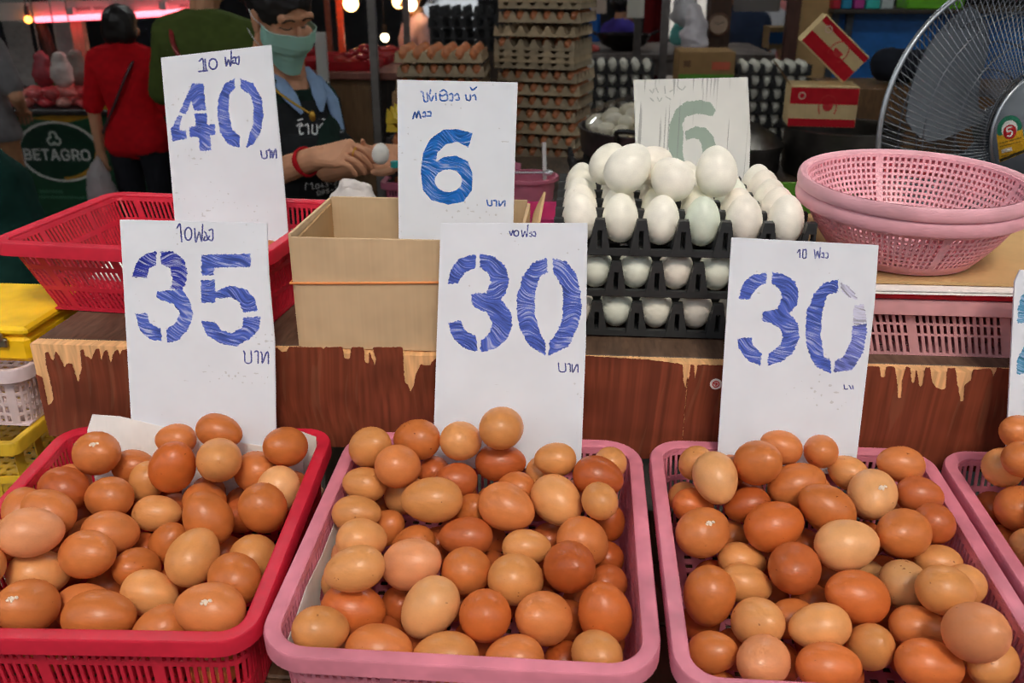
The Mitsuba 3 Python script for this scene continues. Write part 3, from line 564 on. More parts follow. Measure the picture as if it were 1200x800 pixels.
 ((0.2896, 0.8668, 0.9895), (-0.28, -0.82, 0.5), 0.0242, 0.0195, 1.0, 'd', ''),
 ((0.3604, 0.8531, 1.007), (0.33, 0.8, -0.5), 0.0226, 0.0182, 0.8, 't', ''),
 ((0.1721, 0.8188, 0.9912), (0.17, 0.82, -0.55), 0.0226, 0.0182, 0.9, 'b', ''),
 ((0.2457, 0.8089, 0.9894), (0.25, 0.8, -0.54), 0.0242, 0.0195, 1.1, 'd', ''),
 ((0.2996, 0.7677, 0.9832), (-0.3, -0.77, 0.56), 0.0242, 0.0195, 1.0, 'g', ''),
 ((0.2401, 0.742, 0.9707), (0.25, 0.76, -0.59), 0.0242, 0.0195, 1.3, 'd', ''),
 ((0.1983, 0.6737, 0.9539), (-0.22, -0.74, 0.64), 0.0242, 0.0195, 1.3, 'd', ''),
 ((0.3615, 0.6475, 0.9559), (0.24, -0.7, 0.67), 0.0242, 0.0195, 1.0, 'b', ''),
 ((0.2799, 0.7388, 0.9569), (-0.47, -0.7, 0.54), 0.0242, 0.0195, 1.7, 'd', ''),
 ((0.1579, 0.6882, 0.9547), (-0.17, -0.75, 0.64), 0.0242, 0.0195, 1.6, 'd', ''),
 ((0.1303, 0.7215, 0.9564), (-0.12, -0.76, 0.64), 0.0242, 0.0195, 1.4, 'd', ''),
 ((0.2045, 0.7594, 0.9599), (-0.21, -0.78, 0.59), 0.0242, 0.0195, 1.6, 'd', ''),
 ((0.2708, 0.7926, 0.9616), (-0.07, 0.8, -0.59), 0.0242, 0.0195, 1.6, 'd', ''),
 ((0.3283, 0.801, 0.966), (0.32, 0.78, -0.55), 0.0242, 0.0195, 1.6, 'd', ''),
 ((0.3533, 0.7686, 0.9587), (-0.14, -0.8, 0.59), 0.0242, 0.0195, 1.6, 'd', ''),
 ((0.2083, 0.8093, 0.9734), (0.11, 0.81, -0.57), 0.0242, 0.0195, 1.6, 'd', ''),
 ((0.1485, 0.7802, 0.9654), (-0.15, -0.8, 0.58), 0.0242, 0.0195, 1.6, 'd', ''),
 ((0.3185, 0.8379, 0.9829), (-0.3, -0.8, 0.52), 0.0242, 0.0195, 1.5, 'd', ''),
 ((0.3619, 0.8641, 0.966), (0.35, 0.79, -0.5), 0.0242, 0.0195, 1.5, 'd', ''),
 ((0.2354, 0.864, 0.9903), (0.23, 0.82, -0.52), 0.0242, 0.0195, 1.5, 'd', ''),
 ((0.1496, 0.8531, 0.9791), (-0.15, -0.83, 0.54), 0.0242, 0.0195, 1.5, 'd', ''),
 ((0.3239, 0.8671, 1.0113), (-0.32, -0.81, 0.49), 0.0242, 0.0195, 1.4, 'd', ''),
 ((0.3215, 0.7385, 0.9573), (-0.32, -0.75, 0.58), 0.0242, 0.0195, 1.6, 'd', ''),
 ((0.3611, 0.7029, 0.9552), (0.38, 0.72, -0.58), 0.0242, 0.0195, 1.6, 'd', ''),
 ((0.3628, 0.7309, 0.9847), (0.4, 0.73, -0.56), 0.0242, 0.0195, 1.5, 'd', ''),
 ((0.2521, 0.6627, 0.9533), (-0.29, -0.72, 0.63), 0.0242, 0.0195, 1.7, 'd', ''),
 ((0.3199, 0.6938, 0.9549), (0.32, 0.72, -0.61), 0.0242, 0.0195, 1.7, 'd', ''),
 ((0.2372, 0.7027, 0.9554), (-0.23, -0.74, 0.63), 0.0242, 0.0195, 1.7, 'd', ''),
 ((0.363, 0.7964, 0.9871), (-0.38, -0.76, 0.53), 0.0242, 0.0195, 1.3, 'd', '')]),
 'cropped basket': ('faded 30 basket', [((0.4558, 0.865, 1.0626), (0.27, 0.84, -0.48), 0.0262, 0.0211, 0.1, 't', ''),
 ((0.4596, 0.8236, 1.0385), (-0.53, -0.73, 0.43), 0.0294, 0.0237, -0.1, 'b', 'speck'),
 ((0.4655, 0.8701, 1.1025), (-0.77, -0.49, 0.4), 0.0226, 0.0182, 0.4, 'b', ''),
 ((0.455, 0.8298, 1.0924), (0.79, 0.46, -0.4), 0.0227, 0.0183, 0.2, 'b', ''),
 ((0.4553, 0.8289, 0.9936), (-0.42, -0.77, 0.49), 0.0226, 0.0182, 0.7, 'b', ''),
 ((0.4947, 0.8587, 1.0175), (0.55, 0.71, -0.43), 0.0238, 0.0192, 0.2, 'o', ''),
 ((0.4546, 0.7797, 1.0213), (0.31, 0.79, -0.53), 0.0241, 0.0194, 0.2, 't', ''),
 ((0.4954, 0.8335, 1.0746), (-0.61, 0.67, -0.43), 0.0257, 0.0207, 0.0, 'b', ''),
 ((0.4736, 0.7819, 1.0678), (0.29, -0.79, 0.53), 0.0257, 0.0207, 0.0, 't', ''),
 ((0.5072, 0.871, 1.088), (1.0, 0.08, 0.0), 0.0229, 0.0182, 0.3, 'b', ''),
 ((0.4554, 0.7433, 1.0544), (-0.26, 0.78, -0.57), 0.0258, 0.0208, 0.0, 'o', ''),
 ((0.4709, 0.7784, 0.9801), (-0.69, -0.6, 0.41), 0.0257, 0.0207, 0.4, 'b', ''),
 ((0.5642, 0.8647, 1.0226), (0.78, 0.55, -0.3), 0.0276, 0.0222, 0.2, 'b', ''),
 ((0.5355, 0.8193, 1.0083), (0.23, -0.79, 0.56), 0.0263, 0.0212, 0.2, 't', ''),
 ((0.5156, 0.7766, 0.9954), (0.88, 0.41, -0.26), 0.0262, 0.0211, 0.2, 'b', ''),
 ((0.5366, 0.8374, 1.0933), (-0.7, 0.6, -0.38), 0.0243, 0.0196, 0.3, 'o', ''),
 ((0.4583, 0.8673, 0.967), (0.42, 0.77, -0.47), 0.0242, 0.0195, 1.3, 'd', ''),
 ((0.495, 0.8242, 0.9924), (0.44, 0.76, -0.49), 0.0242, 0.0195, 1.4, 'd', ''),
 ((0.4557, 0.8672, 1.0091), (-0.41, -0.8, 0.44), 0.0242, 0.0195, 1.2, 'd', ''),
 ((0.5, 0.866, 0.967), (-0.43, -0.78, 0.46), 0.0242, 0.0195, 1.4, 'd', ''),
 ((0.4565, 0.7257, 1.0152), (-0.52, 0.66, -0.54), 0.025, 0.0201, 0.3, 'b', ''),
 ((0.4743, 0.6853, 1.0263), (0.88, 0.4, -0.27), 0.0252, 0.0203, 0.2, 'o', ''),
 ((0.5216, 0.8635, 1.0497), (-0.85, -0.47, 0.24), 0.0257, 0.0208, 0.1, 'b', ''),
 ((0.5048, 0.807, 1.0412), (-0.87, -0.49, -0.0), 0.0259, 0.0209, 0.2, 't', ''),
 ((0.4932, 0.7607, 1.0351), (-0.51, 0.69, -0.52), 0.0258, 0.0208, 0.1, 'b', ''),
 ((0.4905, 0.7378, 0.9927), (0.7, -0.54, 0.47), 0.0256, 0.0206, 0.2, 'o', ''),
 ((0.5623, 0.8658, 1.0741), (-0.59, 0.68, -0.43), 0.0263, 0.0212, 0.3, 'b', ''),
 ((0.5494, 0.8213, 1.0543), (-0.45, 0.88, -0.16), 0.0272, 0.022, 0.1, 't', ''),
 ((0.5375, 0.7771, 1.0399), (-0.84, -0.46, 0.28), 0.026, 0.021, 0.1, 'b', ''),
 ((0.5307, 0.7369, 1.0211), (0.7, -0.55, 0.46), 0.026, 0.0209, 0.1, 'b', ''),
 ((0.5164, 0.698, 1.0073), (-0.84, 0.39, -0.37), 0.026, 0.0209, 0.2, 't', ''),
 ((0.4581, 0.6441, 1.0246), (0.84, -0.38, 0.38), 0.0254, 0.0205, 0.2, 'o', ''),
 ((0.6063, 0.8674, 1.0553), (0.86, 0.45, -0.23), 0.0259, 0.0209, 0.2, 'o', ''),
 ((0.5956, 0.8264, 1.0368), (-0.85, -0.46, 0.26), 0.027, 0.0218, 0.2, 'b', ''),
 ((0.5817, 0.7847, 1.0218), (-0.83, 0.17, -0.53), 0.0258, 0.0208, 0.2, 'b', ''),
 ((0.5756, 0.7419, 1.0088), (-0.84, 0.4, -0.36), 0.0268, 0.0216, 0.2, 't', ''),
 ((0.5622, 0.6982, 0.9962), (0.84, -0.38, 0.38), 0.0255, 0.0206, 0.2, 'b', ''),
 ((0.5041, 0.655, 1.0065), (-0.77, 0.46, -0.45), 0.0269, 0.0217, 0.2, 'b', ''),
 ((0.6546, 0.8673, 1.0436), (-0.87, -0.44, 0.23), 0.0257, 0.0208, 0.4, 't', ''),
 ((0.6421, 0.8299, 1.0215), (0.47, -0.72, 0.51), 0.0267, 0.0215, 0.3, 'b', ''),
 ((0.6292, 0.7779, 1.0113), (-0.89, -0.39, 0.23), 0.0265, 0.0214, 0.3, 'o', ''),
 ((0.5321, 0.8682, 0.9926), (-0.71, -0.61, 0.35), 0.0242, 0.0195, 1.5, 'd', ''),
 ((0.5448, 0.844, 0.9624), (-0.29, -0.8, 0.53), 0.0242, 0.0195, 1.5, 'd', ''),
 ((0.5471, 0.7994, 0.9644), (0.48, 0.72, -0.5), 0.0242, 0.0195, 1.5, 'd', ''),
 ((0.5352, 0.7539, 0.9621), (0.49, 0.69, -0.52), 0.0242, 0.0195, 1.5, 'd', ''),
 ((0.5965, 0.8322, 0.99), (0.35, 0.78, -0.52), 0.0242, 0.0195, 1.5, 'd', ''),
 ((0.5861, 0.7931, 0.9752), (-0.51, -0.7, 0.49), 0.0242, 0.0195, 1.5, 'd', ''),
 ((0.5746, 0.7418, 0.9619), (0.52, 0.68, -0.52), 0.0242, 0.0195, 1.5, 'd', ''),
 ((0.6104, 0.8673, 1.0097), (-0.51, -0.74, 0.44), 0.0242, 0.0195, 1.5, 'd', ''),
 ((0.6361, 0.8491, 0.9765), (0.49, 0.73, -0.48), 0.0242, 0.0195, 1.5, 'd', ''),
 ((0.6131, 0.7645, 0.9647), (0.54, 0.68, -0.51), 0.0242, 0.0195, 1.5, 'd', ''),
 ((0.5778, 0.8681, 0.9767), (0.66, 0.64, -0.39), 0.0242, 0.0195, 1.6, 'd', '')])}
for bname, (side, E) in HEAPS.items():
    seen = sorted([q for q in E if q[4] < 1.15], key=lambda q: q[0][1] - 0.75 * (q[0][2] - 1.03))
    rows = [seen[i:i + 6] for i in range(0, len(seen), 6)]
    for ri, row in enumerate(rows):
        for ci, (p, ax, a, b, lay, tone, ex) in enumerate(sorted(row, key=lambda q: q[0][0])):
            j = int(rng.integers(0, 4)) - 1.5
            col = tuple(np.clip(np.array(TONE[tone]) + j * np.array([5, 5, 5]), 0, 255))
            k = free('egg')
            word = {'speck': 'speckled ', 'mark': 'white-marked '}.get(ex, '')
            tag(k, f"{word}{TNAME[tone]} egg, {ORD[ci]} from the {side}, {ROWN[ri]} row, {bname}", 'egg', 'brown eggs heaped in the front baskets')
            e = 0.75 if ex == 'speck' else 0.1 + 0.4 * rng.random()
            if ex != 'mark': scene[k] = egg_dict(col, e, p, ax, a, b)
            else:
                scene[k + '__shell'] = egg_dict(col, e, p, ax, a, b)
                # a chip of dried white lime on the upper side towards the street
                n = np.array([0.15, -0.55, 0.82]); n /= np.linalg.norm(n)
                z = np.asarray(ax) / np.linalg.norm(ax); cz = n @ z; hr = n - z * cz; hr /= np.linalg.norm(hr)
                th_ = math.acos(np.clip(cz, -1, 1)); rr = b * math.sin(th_) * (1 - 0.10 * math.cos(th_))
                q = np.array(p) + z * a * math.cos(th_) + hr * rr
                bl = [xf(sph((0.0035 * math.cos(t) * s_, 0.003 * math.sin(t * 1.7) * s_, 0), (0.0022 * u_, 0.0017 * u_, 0.0005), 8), frame(q, np.cross(n, [0.3, 0.9, 0.1]), z=n)) for t, s_, u_ in ((0, 0, 1.3), (1, 1, .8), (2.5, 1, 0.9), (4.2, 0.9, .6), (5.4, 1.2, .5))]
                scene[k + '__white_mark'] = shp(cat_(*bl), 'matte', (228, 208, 186), 0.1, True)
                tag(k + '__white_mark', 'dried white spot')
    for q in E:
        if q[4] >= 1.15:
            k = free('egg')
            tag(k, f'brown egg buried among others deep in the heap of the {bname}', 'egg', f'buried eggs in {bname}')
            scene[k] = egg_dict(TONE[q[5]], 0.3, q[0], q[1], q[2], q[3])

# ---------------------------------------------------------------- hand-painted price boards
INK = {0: (46, 58, 168), 1: (80, 104, 200), 3: (112, 124, 206), 4: (206, 208, 232), 5: (28, 108, 200), 6: (150, 168, 158), 7: (82, 150, 190)}
def sign(label, D, col=(224, 230, 240), th=0.0028, foot=None, e=0.1, amp=0.0011, ink_label='blue brush-marked digits'):
    k = thing('price_sign', label, 'sign'); a = math.radians(D['a'])
    M = frame(D['o'], (1, 0, 0), z=(0, -math.cos(a), math.sin(a)))
    cs = [list(q) for q in D['corners']]
    if foot is not None:
        for q in cs:
            if q[1] < 0.045: q[1] = foot
    B = M @ trimesh.transformations.translation_matrix([0, 0, -th])
    board = poly3(Polygon(cs).buffer(0.0006, 2), th, B)
    part(k, 'board', board, 'board', col, e)
    up = M @ trimesh.transformations.translation_matrix([0, 0, 0.00005])
    for i, (pts, ink) in enumerate(D['polys']):
        g = rag(pts, amp if ink not in (5,) else 0.0003, 0.0012, i + len(pts))
        if D['hole'] and D['hole'][0] == i: g = g.difference(Polygon(D['hole'][1]))
        part(k, 'digit_stroke', poly3(g, 0.00035, up), 'marker' if ink not in (6,) else 'board', INK[ink], 0.5 if ink != 6 else 0.9, label=ink_label if i == 0 else None)
    if D['text']:
        inks = [q[1] for q in D['polys']]
        words = brush(D['text'], D['w']).buffer(0.006); words = list(getattr(words, 'geoms', [words]))
        for w_ in words:
            part(k, 'handwriting', poly3(brush([q for q in D['text'] if w_.intersects(LineString(q))], D['w']), 0.0003, up), 'board' if 6 in inks else 'marker', (40, 96, 180) if 5 in inks else (176, 182, 180) if 6 in inks else (70, 78, 150), 0.4, label='thin pen lettering' if w_ is words[0] else None)
    return k
sign('white board reading 35 in two-tone blue strokes, standing in the crimson egg basket', {'o': (-0.45, 0.899, 1.0), 'a': 9, 'corners': [(-0.0639, 0.2943), (0.1037, 0.2938), (0.1027, 0.2383), (0.1056, 0.1594), (0.1012, 0.0353), (0.0991, 0.0138), (-0.0738, 0.0067), (-0.0721, 0.0605)], 'polys': [([(-0.0555, 0.23), (-0.0516, 0.2434), (-0.0432, 0.2541), (-0.0344, 0.2585), (-0.0249, 0.2604), (-0.0262, 0.2446), (-0.0343, 0.2405), (-0.0386, 0.2295)], 0), ([(-0.0198, 0.2605), (-0.0057, 0.2608), (0.0069, 0.2513), (0.0098, 0.2366), (0.0065, 0.2233), (0.0016, 0.2165), (-0.0126, 0.2172), (-0.0083, 0.2279), (-0.0107, 0.241), (-0.021, 0.2467)], 0), ([(-0.028, 0.2141), (0.0017, 0.2175), (0.0102, 0.2051), (0.0123, 0.1884), (0.006, 0.1713), (-0.007, 0.1573), (-0.021, 0.1545), (-0.0204, 0.1705), (-0.0089, 0.1776), (-0.0028, 0.1896), (-0.0089, 0.1996), (-0.0238, 0.2042), (-0.0296, 0.2074)], 1), ([(-0.0559, 0.1872), (-0.0421, 0.1885), (-0.0397, 0.1768), (-0.0266, 0.1703), (-0.0271, 0.1556), (-0.0413, 0.158), (-0.0525, 0.1679)], 1), ([(0.0274, 0.2573), (0.084, 0.2602), (0.0831, 0.2449), (0.0414, 0.2429), (0.0398, 0.234), (0.0257, 0.2337)], 1), ([(0.0247, 0.2287), (0.0405, 0.2291), (0.0406, 0.2159), (0.0585, 0.2236), (0.075, 0.2201), (0.0861, 0.2088), (0.0886, 0.1938), (0.0717, 0.1927), (0.0674, 0.2049), (0.0577, 0.2097), (0.0407, 0.2076), (0.0387, 0.2025), (0.0228, 0.2021)], 1), ([(0.0714, 0.1867), (0.0916, 0.1879), (0.0891, 0.1737), (0.0783, 0.1615), (0.0608, 0.1525), (0.044, 0.1547), (0.0276, 0.1634), (0.0213, 0.1812), (0.0372, 0.1806), (0.0434, 0.1724), (0.055, 0.1676), (0.069, 0.1748)], 1)], 'hole': None, 'text': [[(0.0013, 0.2869), (0.005, 0.2911), (0.0055, 0.2718)], [(0.0178, 0.2808), (0.0171, 0.2775), (0.0156, 0.2749), (0.0138, 0.2736), (0.0119, 0.274), (0.0105, 0.2759), (0.0098, 0.2789), (0.01, 0.2823), (0.0112, 0.2853), (0.0129, 0.2873), (0.0148, 0.2877), (0.0165, 0.2866), (0.0176, 0.2841), (0.0178, 0.2808)], [(0.0215, 0.2866), (0.0218, 0.2718), (0.0265, 0.2826), (0.0285, 0.2726), (0.0311, 0.2913)], [(0.0326, 0.2837), (0.0344, 0.2811), (0.0353, 0.2747), (0.0312, 0.274), (0.0328, 0.2779)], [(0.038, 0.2851), (0.042, 0.2858), (0.0412, 0.2742), (0.0366, 0.2754), (0.0379, 0.2786)], [(0.0693, 0.147), (0.0705, 0.1443), (0.0706, 0.134), (0.0774, 0.1342), (0.0782, 0.1472)], [(0.0822, 0.1463), (0.085, 0.1478), (0.0862, 0.1448), (0.0856, 0.1334)], [(0.0893, 0.1466), (0.0909, 0.1439), (0.0907, 0.1336), (0.0957, 0.145), (0.0981, 0.1458), (0.0978, 0.1331)]], 'w': 0.0016})
sign('white board reading 30 with both digits strong blue, standing beside the rubber-banded box', {'o': (-0.07, 0.899, 1.0), 'a': 9, 'corners': [(-0.0804, 0.2977), (0.0785, 0.3009), (0.0808, 0.1702), (0.0799, 0.0391), (0.0795, 0.0203), (-0.0903, 0.0132), (-0.0899, 0.0636), (-0.085, 0.1849)], 'polys': [([(-0.0731, 0.2309), (-0.0714, 0.2448), (-0.0624, 0.2591), (-0.0512, 0.2635), (-0.0416, 0.2644), (-0.0426, 0.2493), (-0.0544, 0.2442), (-0.0615, 0.2328)], 1), ([(-0.0375, 0.266), (-0.021, 0.2626), (-0.0098, 0.2533), (-0.0048, 0.2374), (-0.0085, 0.2228), (-0.0142, 0.2152), (-0.0028, 0.2018), (-0.001, 0.1854), (-0.0057, 0.1721), (-0.0169, 0.1601), (-0.0371, 0.1534), (-0.0365, 0.1678), (-0.0268, 0.1764), (-0.023, 0.1881), (-0.0302, 0.2004), (-0.0415, 0.204), (-0.047, 0.2088), (-0.047, 0.2202), (-0.0399, 0.222), (-0.0303, 0.2222), (-0.0255, 0.2337), (-0.0288, 0.2448), (-0.0375, 0.251)], 1), ([(-0.073, 0.1867), (-0.0593, 0.1904), (-0.0544, 0.1789), (-0.0414, 0.1727), (-0.0397, 0.155), (-0.0528, 0.1573), (-0.0642, 0.1653), (-0.0707, 0.1751)], 1), ([(0.0366, 0.2633), (0.0203, 0.2572), (0.0095, 0.241), (0.0034, 0.2182), (0.0037, 0.1987), (0.0088, 0.1791), (0.0187, 0.1629), (0.0367, 0.1528), (0.0363, 0.1684), (0.0297, 0.1797), (0.0238, 0.2025), (0.024, 0.2252), (0.0285, 0.2414), (0.0369, 0.2464)], 1), ([(0.0423, 0.2625), (0.0565, 0.2596), (0.0678, 0.2472), (0.0741, 0.2265), (0.0754, 0.2039), (0.0712, 0.1842), (0.0622, 0.1642), (0.0399, 0.1519), (0.0405, 0.1685), (0.0489, 0.1803), (0.0549, 0.1969), (0.0541, 0.2292), (0.0475, 0.2419), (0.0426, 0.2475)], 1)], 'hole': None, 'text': [[(-0.0054, 0.2907), (-0.0035, 0.2867), (-0.0017, 0.292), (-0.0003, 0.2867)], [(0.0047, 0.289), (0.0044, 0.2876), (0.0036, 0.2864), (0.0025, 0.2859), (0.0013, 0.286), (0.0003, 0.2869), (-0.0003, 0.2882), (-0.0003, 0.2897), (0.0002, 0.291), (0.0012, 0.2919), (0.0024, 0.2921), (0.0035, 0.2916), (0.0044, 0.2905), (0.0047, 0.289)], [(0.0078, 0.2922), (0.0091, 0.2854), (0.0115, 0.2911), (0.0135, 0.2855), (0.0146, 0.298)], [(0.0166, 0.2893), (0.0185, 0.2906), (0.0188, 0.2862), (0.0166, 0.2862)], [(0.0206, 0.2906), (0.0228, 0.2907), (0.0229, 0.2863), (0.0204, 0.2869)], [(0.0514, 0.1445), (0.0529, 0.1352), (0.0594, 0.1354), (0.0592, 0.1441)], [(0.0618, 0.1435), (0.0643, 0.1436), (0.0649, 0.1349)], [(0.0669, 0.143), (0.0678, 0.1343), (0.0715, 0.1425), (0.0731, 0.1426), (0.0736, 0.1345)]], 'w': 0.00136})
sign('white board reading 30 whose zero is half rubbed away, standing under the pink colanders', {'o': (0.25, 0.899, 1.0), 'a': 9, 'corners': [(-0.0862, 0.2885), (0.0666, 0.2836), (0.0691, 0.2173), (0.0682, 0.1017), (0.0677, 0.0414), (0.0675, 0.025), (-0.0855, 0.0268), (-0.0851, 0.0505)], 'polys': [([(-0.0745, 0.223), (-0.0725, 0.2373), (-0.0641, 0.2486), (-0.047, 0.2531), (-0.0467, 0.2411), (-0.0569, 0.2346), (-0.0631, 0.2224)], 1), ([(-0.0415, 0.2532), (-0.0292, 0.2516), (-0.0164, 0.2435), (-0.0112, 0.2294), (-0.0126, 0.2167), (-0.0196, 0.2085), (-0.0094, 0.1976), (-0.0065, 0.1816), (-0.0113, 0.1652), (-0.0214, 0.1551), (-0.038, 0.1487), (-0.0385, 0.1627), (-0.0273, 0.1712), (-0.0241, 0.1811), (-0.029, 0.1922), (-0.0402, 0.1974), (-0.0481, 0.1991), (-0.0473, 0.2094), (-0.0322, 0.213), (-0.0287, 0.2258), (-0.0325, 0.2352), (-0.0412, 0.2413)], 1), ([(-0.0729, 0.178), (-0.0585, 0.181), (-0.0553, 0.1704), (-0.0453, 0.1625), (-0.0458, 0.1484), (-0.0603, 0.1539), (-0.0706, 0.1666)], 1), ([(0.0288, 0.2468), (0.0141, 0.2427), (0.0046, 0.2298), (-0.0014, 0.2106), (-0.0009, 0.1882), (0.0041, 0.1657), (0.0133, 0.1497), (0.031, 0.142), (0.0289, 0.1583), (0.0215, 0.1614), (0.0162, 0.1855), (0.0154, 0.2111), (0.0184, 0.2286), (0.0301, 0.2336)], 1), ([(0.0628, 0.1997), (0.0647, 0.1901), (0.0626, 0.1659), (0.0537, 0.1477), (0.034, 0.1428), (0.0336, 0.1569), (0.043, 0.162), (0.0489, 0.18), (0.0489, 0.1961)], 3), ([(0.0316, 0.2431), (0.0384, 0.2414), (0.047, 0.2341), (0.0509, 0.2247), (0.0458, 0.2271), (0.0412, 0.2276), (0.0337, 0.2337)], 4), ([(0.0485, 0.2184), (0.057, 0.2211), (0.0612, 0.2124), (0.0627, 0.201), (0.0572, 0.1982), (0.0494, 0.1974), (0.0482, 0.2088)], 4)], 'hole': None, 'text': [[(-0.0166, 0.2746), (-0.0144, 0.2778), (-0.0134, 0.2694)], [(-0.0108, 0.2779), (-0.0104, 0.2695), (-0.0071, 0.2696), (-0.0078, 0.2779), (-0.0108, 0.2772)], [(0.0009, 0.2781), (0.0029, 0.2689), (0.0043, 0.2766), (0.0068, 0.269), (0.007, 0.2804)], [(0.0091, 0.2743), (0.0108, 0.2749), (0.0113, 0.27), (0.0091, 0.2706)], [(0.0132, 0.275), (0.0154, 0.2744), (0.0155, 0.2695), (0.0131, 0.27)], [(0.0462, 0.1294), (0.0475, 0.1251), (0.0503, 0.1252)], [(0.0518, 0.1292), (0.0543, 0.1253)], [(0.0552, 0.1293), (0.0565, 0.1254)]], 'w': 0.00123})
sign('cropped white board at the photo edge showing part of a teal figure', {'o': (0.5, 0.899, 1.0), 'a': 9, 'corners': [(-0.0381, 0.2488), (-0.0345, 0.2607), (0.081, 0.259), (0.109, 0.0374), (-0.0196, 0.036), (-0.0215, 0.0631)], 'polys': [([(-0.0317, 0.2213), (-0.03, 0.2343), (-0.0197, 0.2419), (-0.0004, 0.2406), (0.0113, 0.2262), (0.0117, 0.2059), (0.0016, 0.185), (-0.0078, 0.1705), (0.0203, 0.1714), (0.0238, 0.1478), (-0.0224, 0.1481), (-0.0248, 0.1653), (-0.0183, 0.1825), (-0.0043, 0.2073), (-0.0024, 0.2184), (-0.0104, 0.2256), (-0.0169, 0.2218), (-0.0171, 0.205), (-0.0302, 0.2047)], 7)], 'hole': None, 'text': [], 'w': 0.00121})
sign('tilted white board reading 40 in front of the masked woman', {'o': (-0.42, 1.16, 1.2), 'a': 7, 'corners': [(-0.1333, 0.2453), (0.0144, 0.2621), (0.0163, 0.2014), (0.0205, 0.102), (0.0242, 0.0039), (0.0244, -0.0138), (-0.1346, -0.0175), (-0.1348, 0.0324)], 'polys': [([(-0.094, 0.2135), (-0.0791, 0.2143), (-0.0781, 0.1798), (-0.094, 0.1785), (-0.0976, 0.1914), (-0.1062, 0.1743), (-0.1155, 0.1764)], 1), ([(-0.1166, 0.1727), (-0.1112, 0.1713), (-0.1175, 0.154), (-0.1081, 0.1534), (-0.1074, 0.1428), (-0.1286, 0.138), (-0.1295, 0.1538)], 1), ([(-0.0947, 0.1748), (-0.0776, 0.1761), (-0.0781, 0.1612), (-0.0674, 0.1613), (-0.0681, 0.1486), (-0.0753, 0.147), (-0.0758, 0.1274), (-0.0914, 0.126), (-0.0915, 0.1438), (-0.1041, 0.1448), (-0.103, 0.1572), (-0.0941, 0.1595)], 1), ([(-0.0362, 0.2205), (-0.0503, 0.2139), (-0.0604, 0.1955), (-0.0633, 0.1733), (-0.0612, 0.1509), (-0.0525, 0.136), (-0.0358, 0.1313), (-0.0346, 0.1475), (-0.0451, 0.1549), (-0.0473, 0.1772), (-0.0456, 0.1993), (-0.0371, 0.2085)], 1), ([(-0.0285, 0.2206), (-0.0115, 0.2142), (-0.0019, 0.1961), (-0.0006, 0.174), (-0.006, 0.1516), (-0.0169, 0.1365), (-0.0271, 0.1314), (-0.022, 0.1477), (-0.0151, 0.1627), (-0.0135, 0.1849), (-0.0164, 0.1996), (-0.0294, 0.2075)], 1)], 'hole': None, 'text': [[(-0.0822, 0.2419), (-0.0773, 0.2444), (-0.077, 0.23)], [(-0.0841, 0.2288), (-0.0723, 0.23)], [(-0.0743, 0.2441), (-0.0739, 0.2304)], [(-0.0585, 0.2384), (-0.0593, 0.2354), (-0.0612, 0.2331), (-0.0638, 0.2319), (-0.0663, 0.2323), (-0.0683, 0.2341), (-0.0693, 0.2368), (-0.069, 0.2399), (-0.0676, 0.2427), (-0.0653, 0.2444), (-0.0627, 0.2448), (-0.0604, 0.2437), (-0.0588, 0.2414), (-0.0585, 0.2384)], [(-0.047, 0.2464), (-0.0462, 0.2364), (-0.043, 0.2436), (-0.0404, 0.2364), (-0.0383, 0.2543)], [(-0.037, 0.2458), (-0.0338, 0.2472), (-0.0336, 0.2404), (-0.0378, 0.24), (-0.0365, 0.2429)], [(-0.0316, 0.2465), (-0.0284, 0.2473), (-0.0298, 0.2386), (-0.0336, 0.24)], [(-0.0073, 0.1276), (-0.0059, 0.1189), (0.0001, 0.119), (0.0002, 0.1277)], [(0.0026, 0.1285), (0.0051, 0.1293), (0.0052, 0.1191)], [(0.0077, 0.1278), (0.0083, 0.1191), (0.0113, 0.1278), (0.0133, 0.1294), (0.0135, 0.1192)]], 'w': 0.00207}, foot=-0.056)
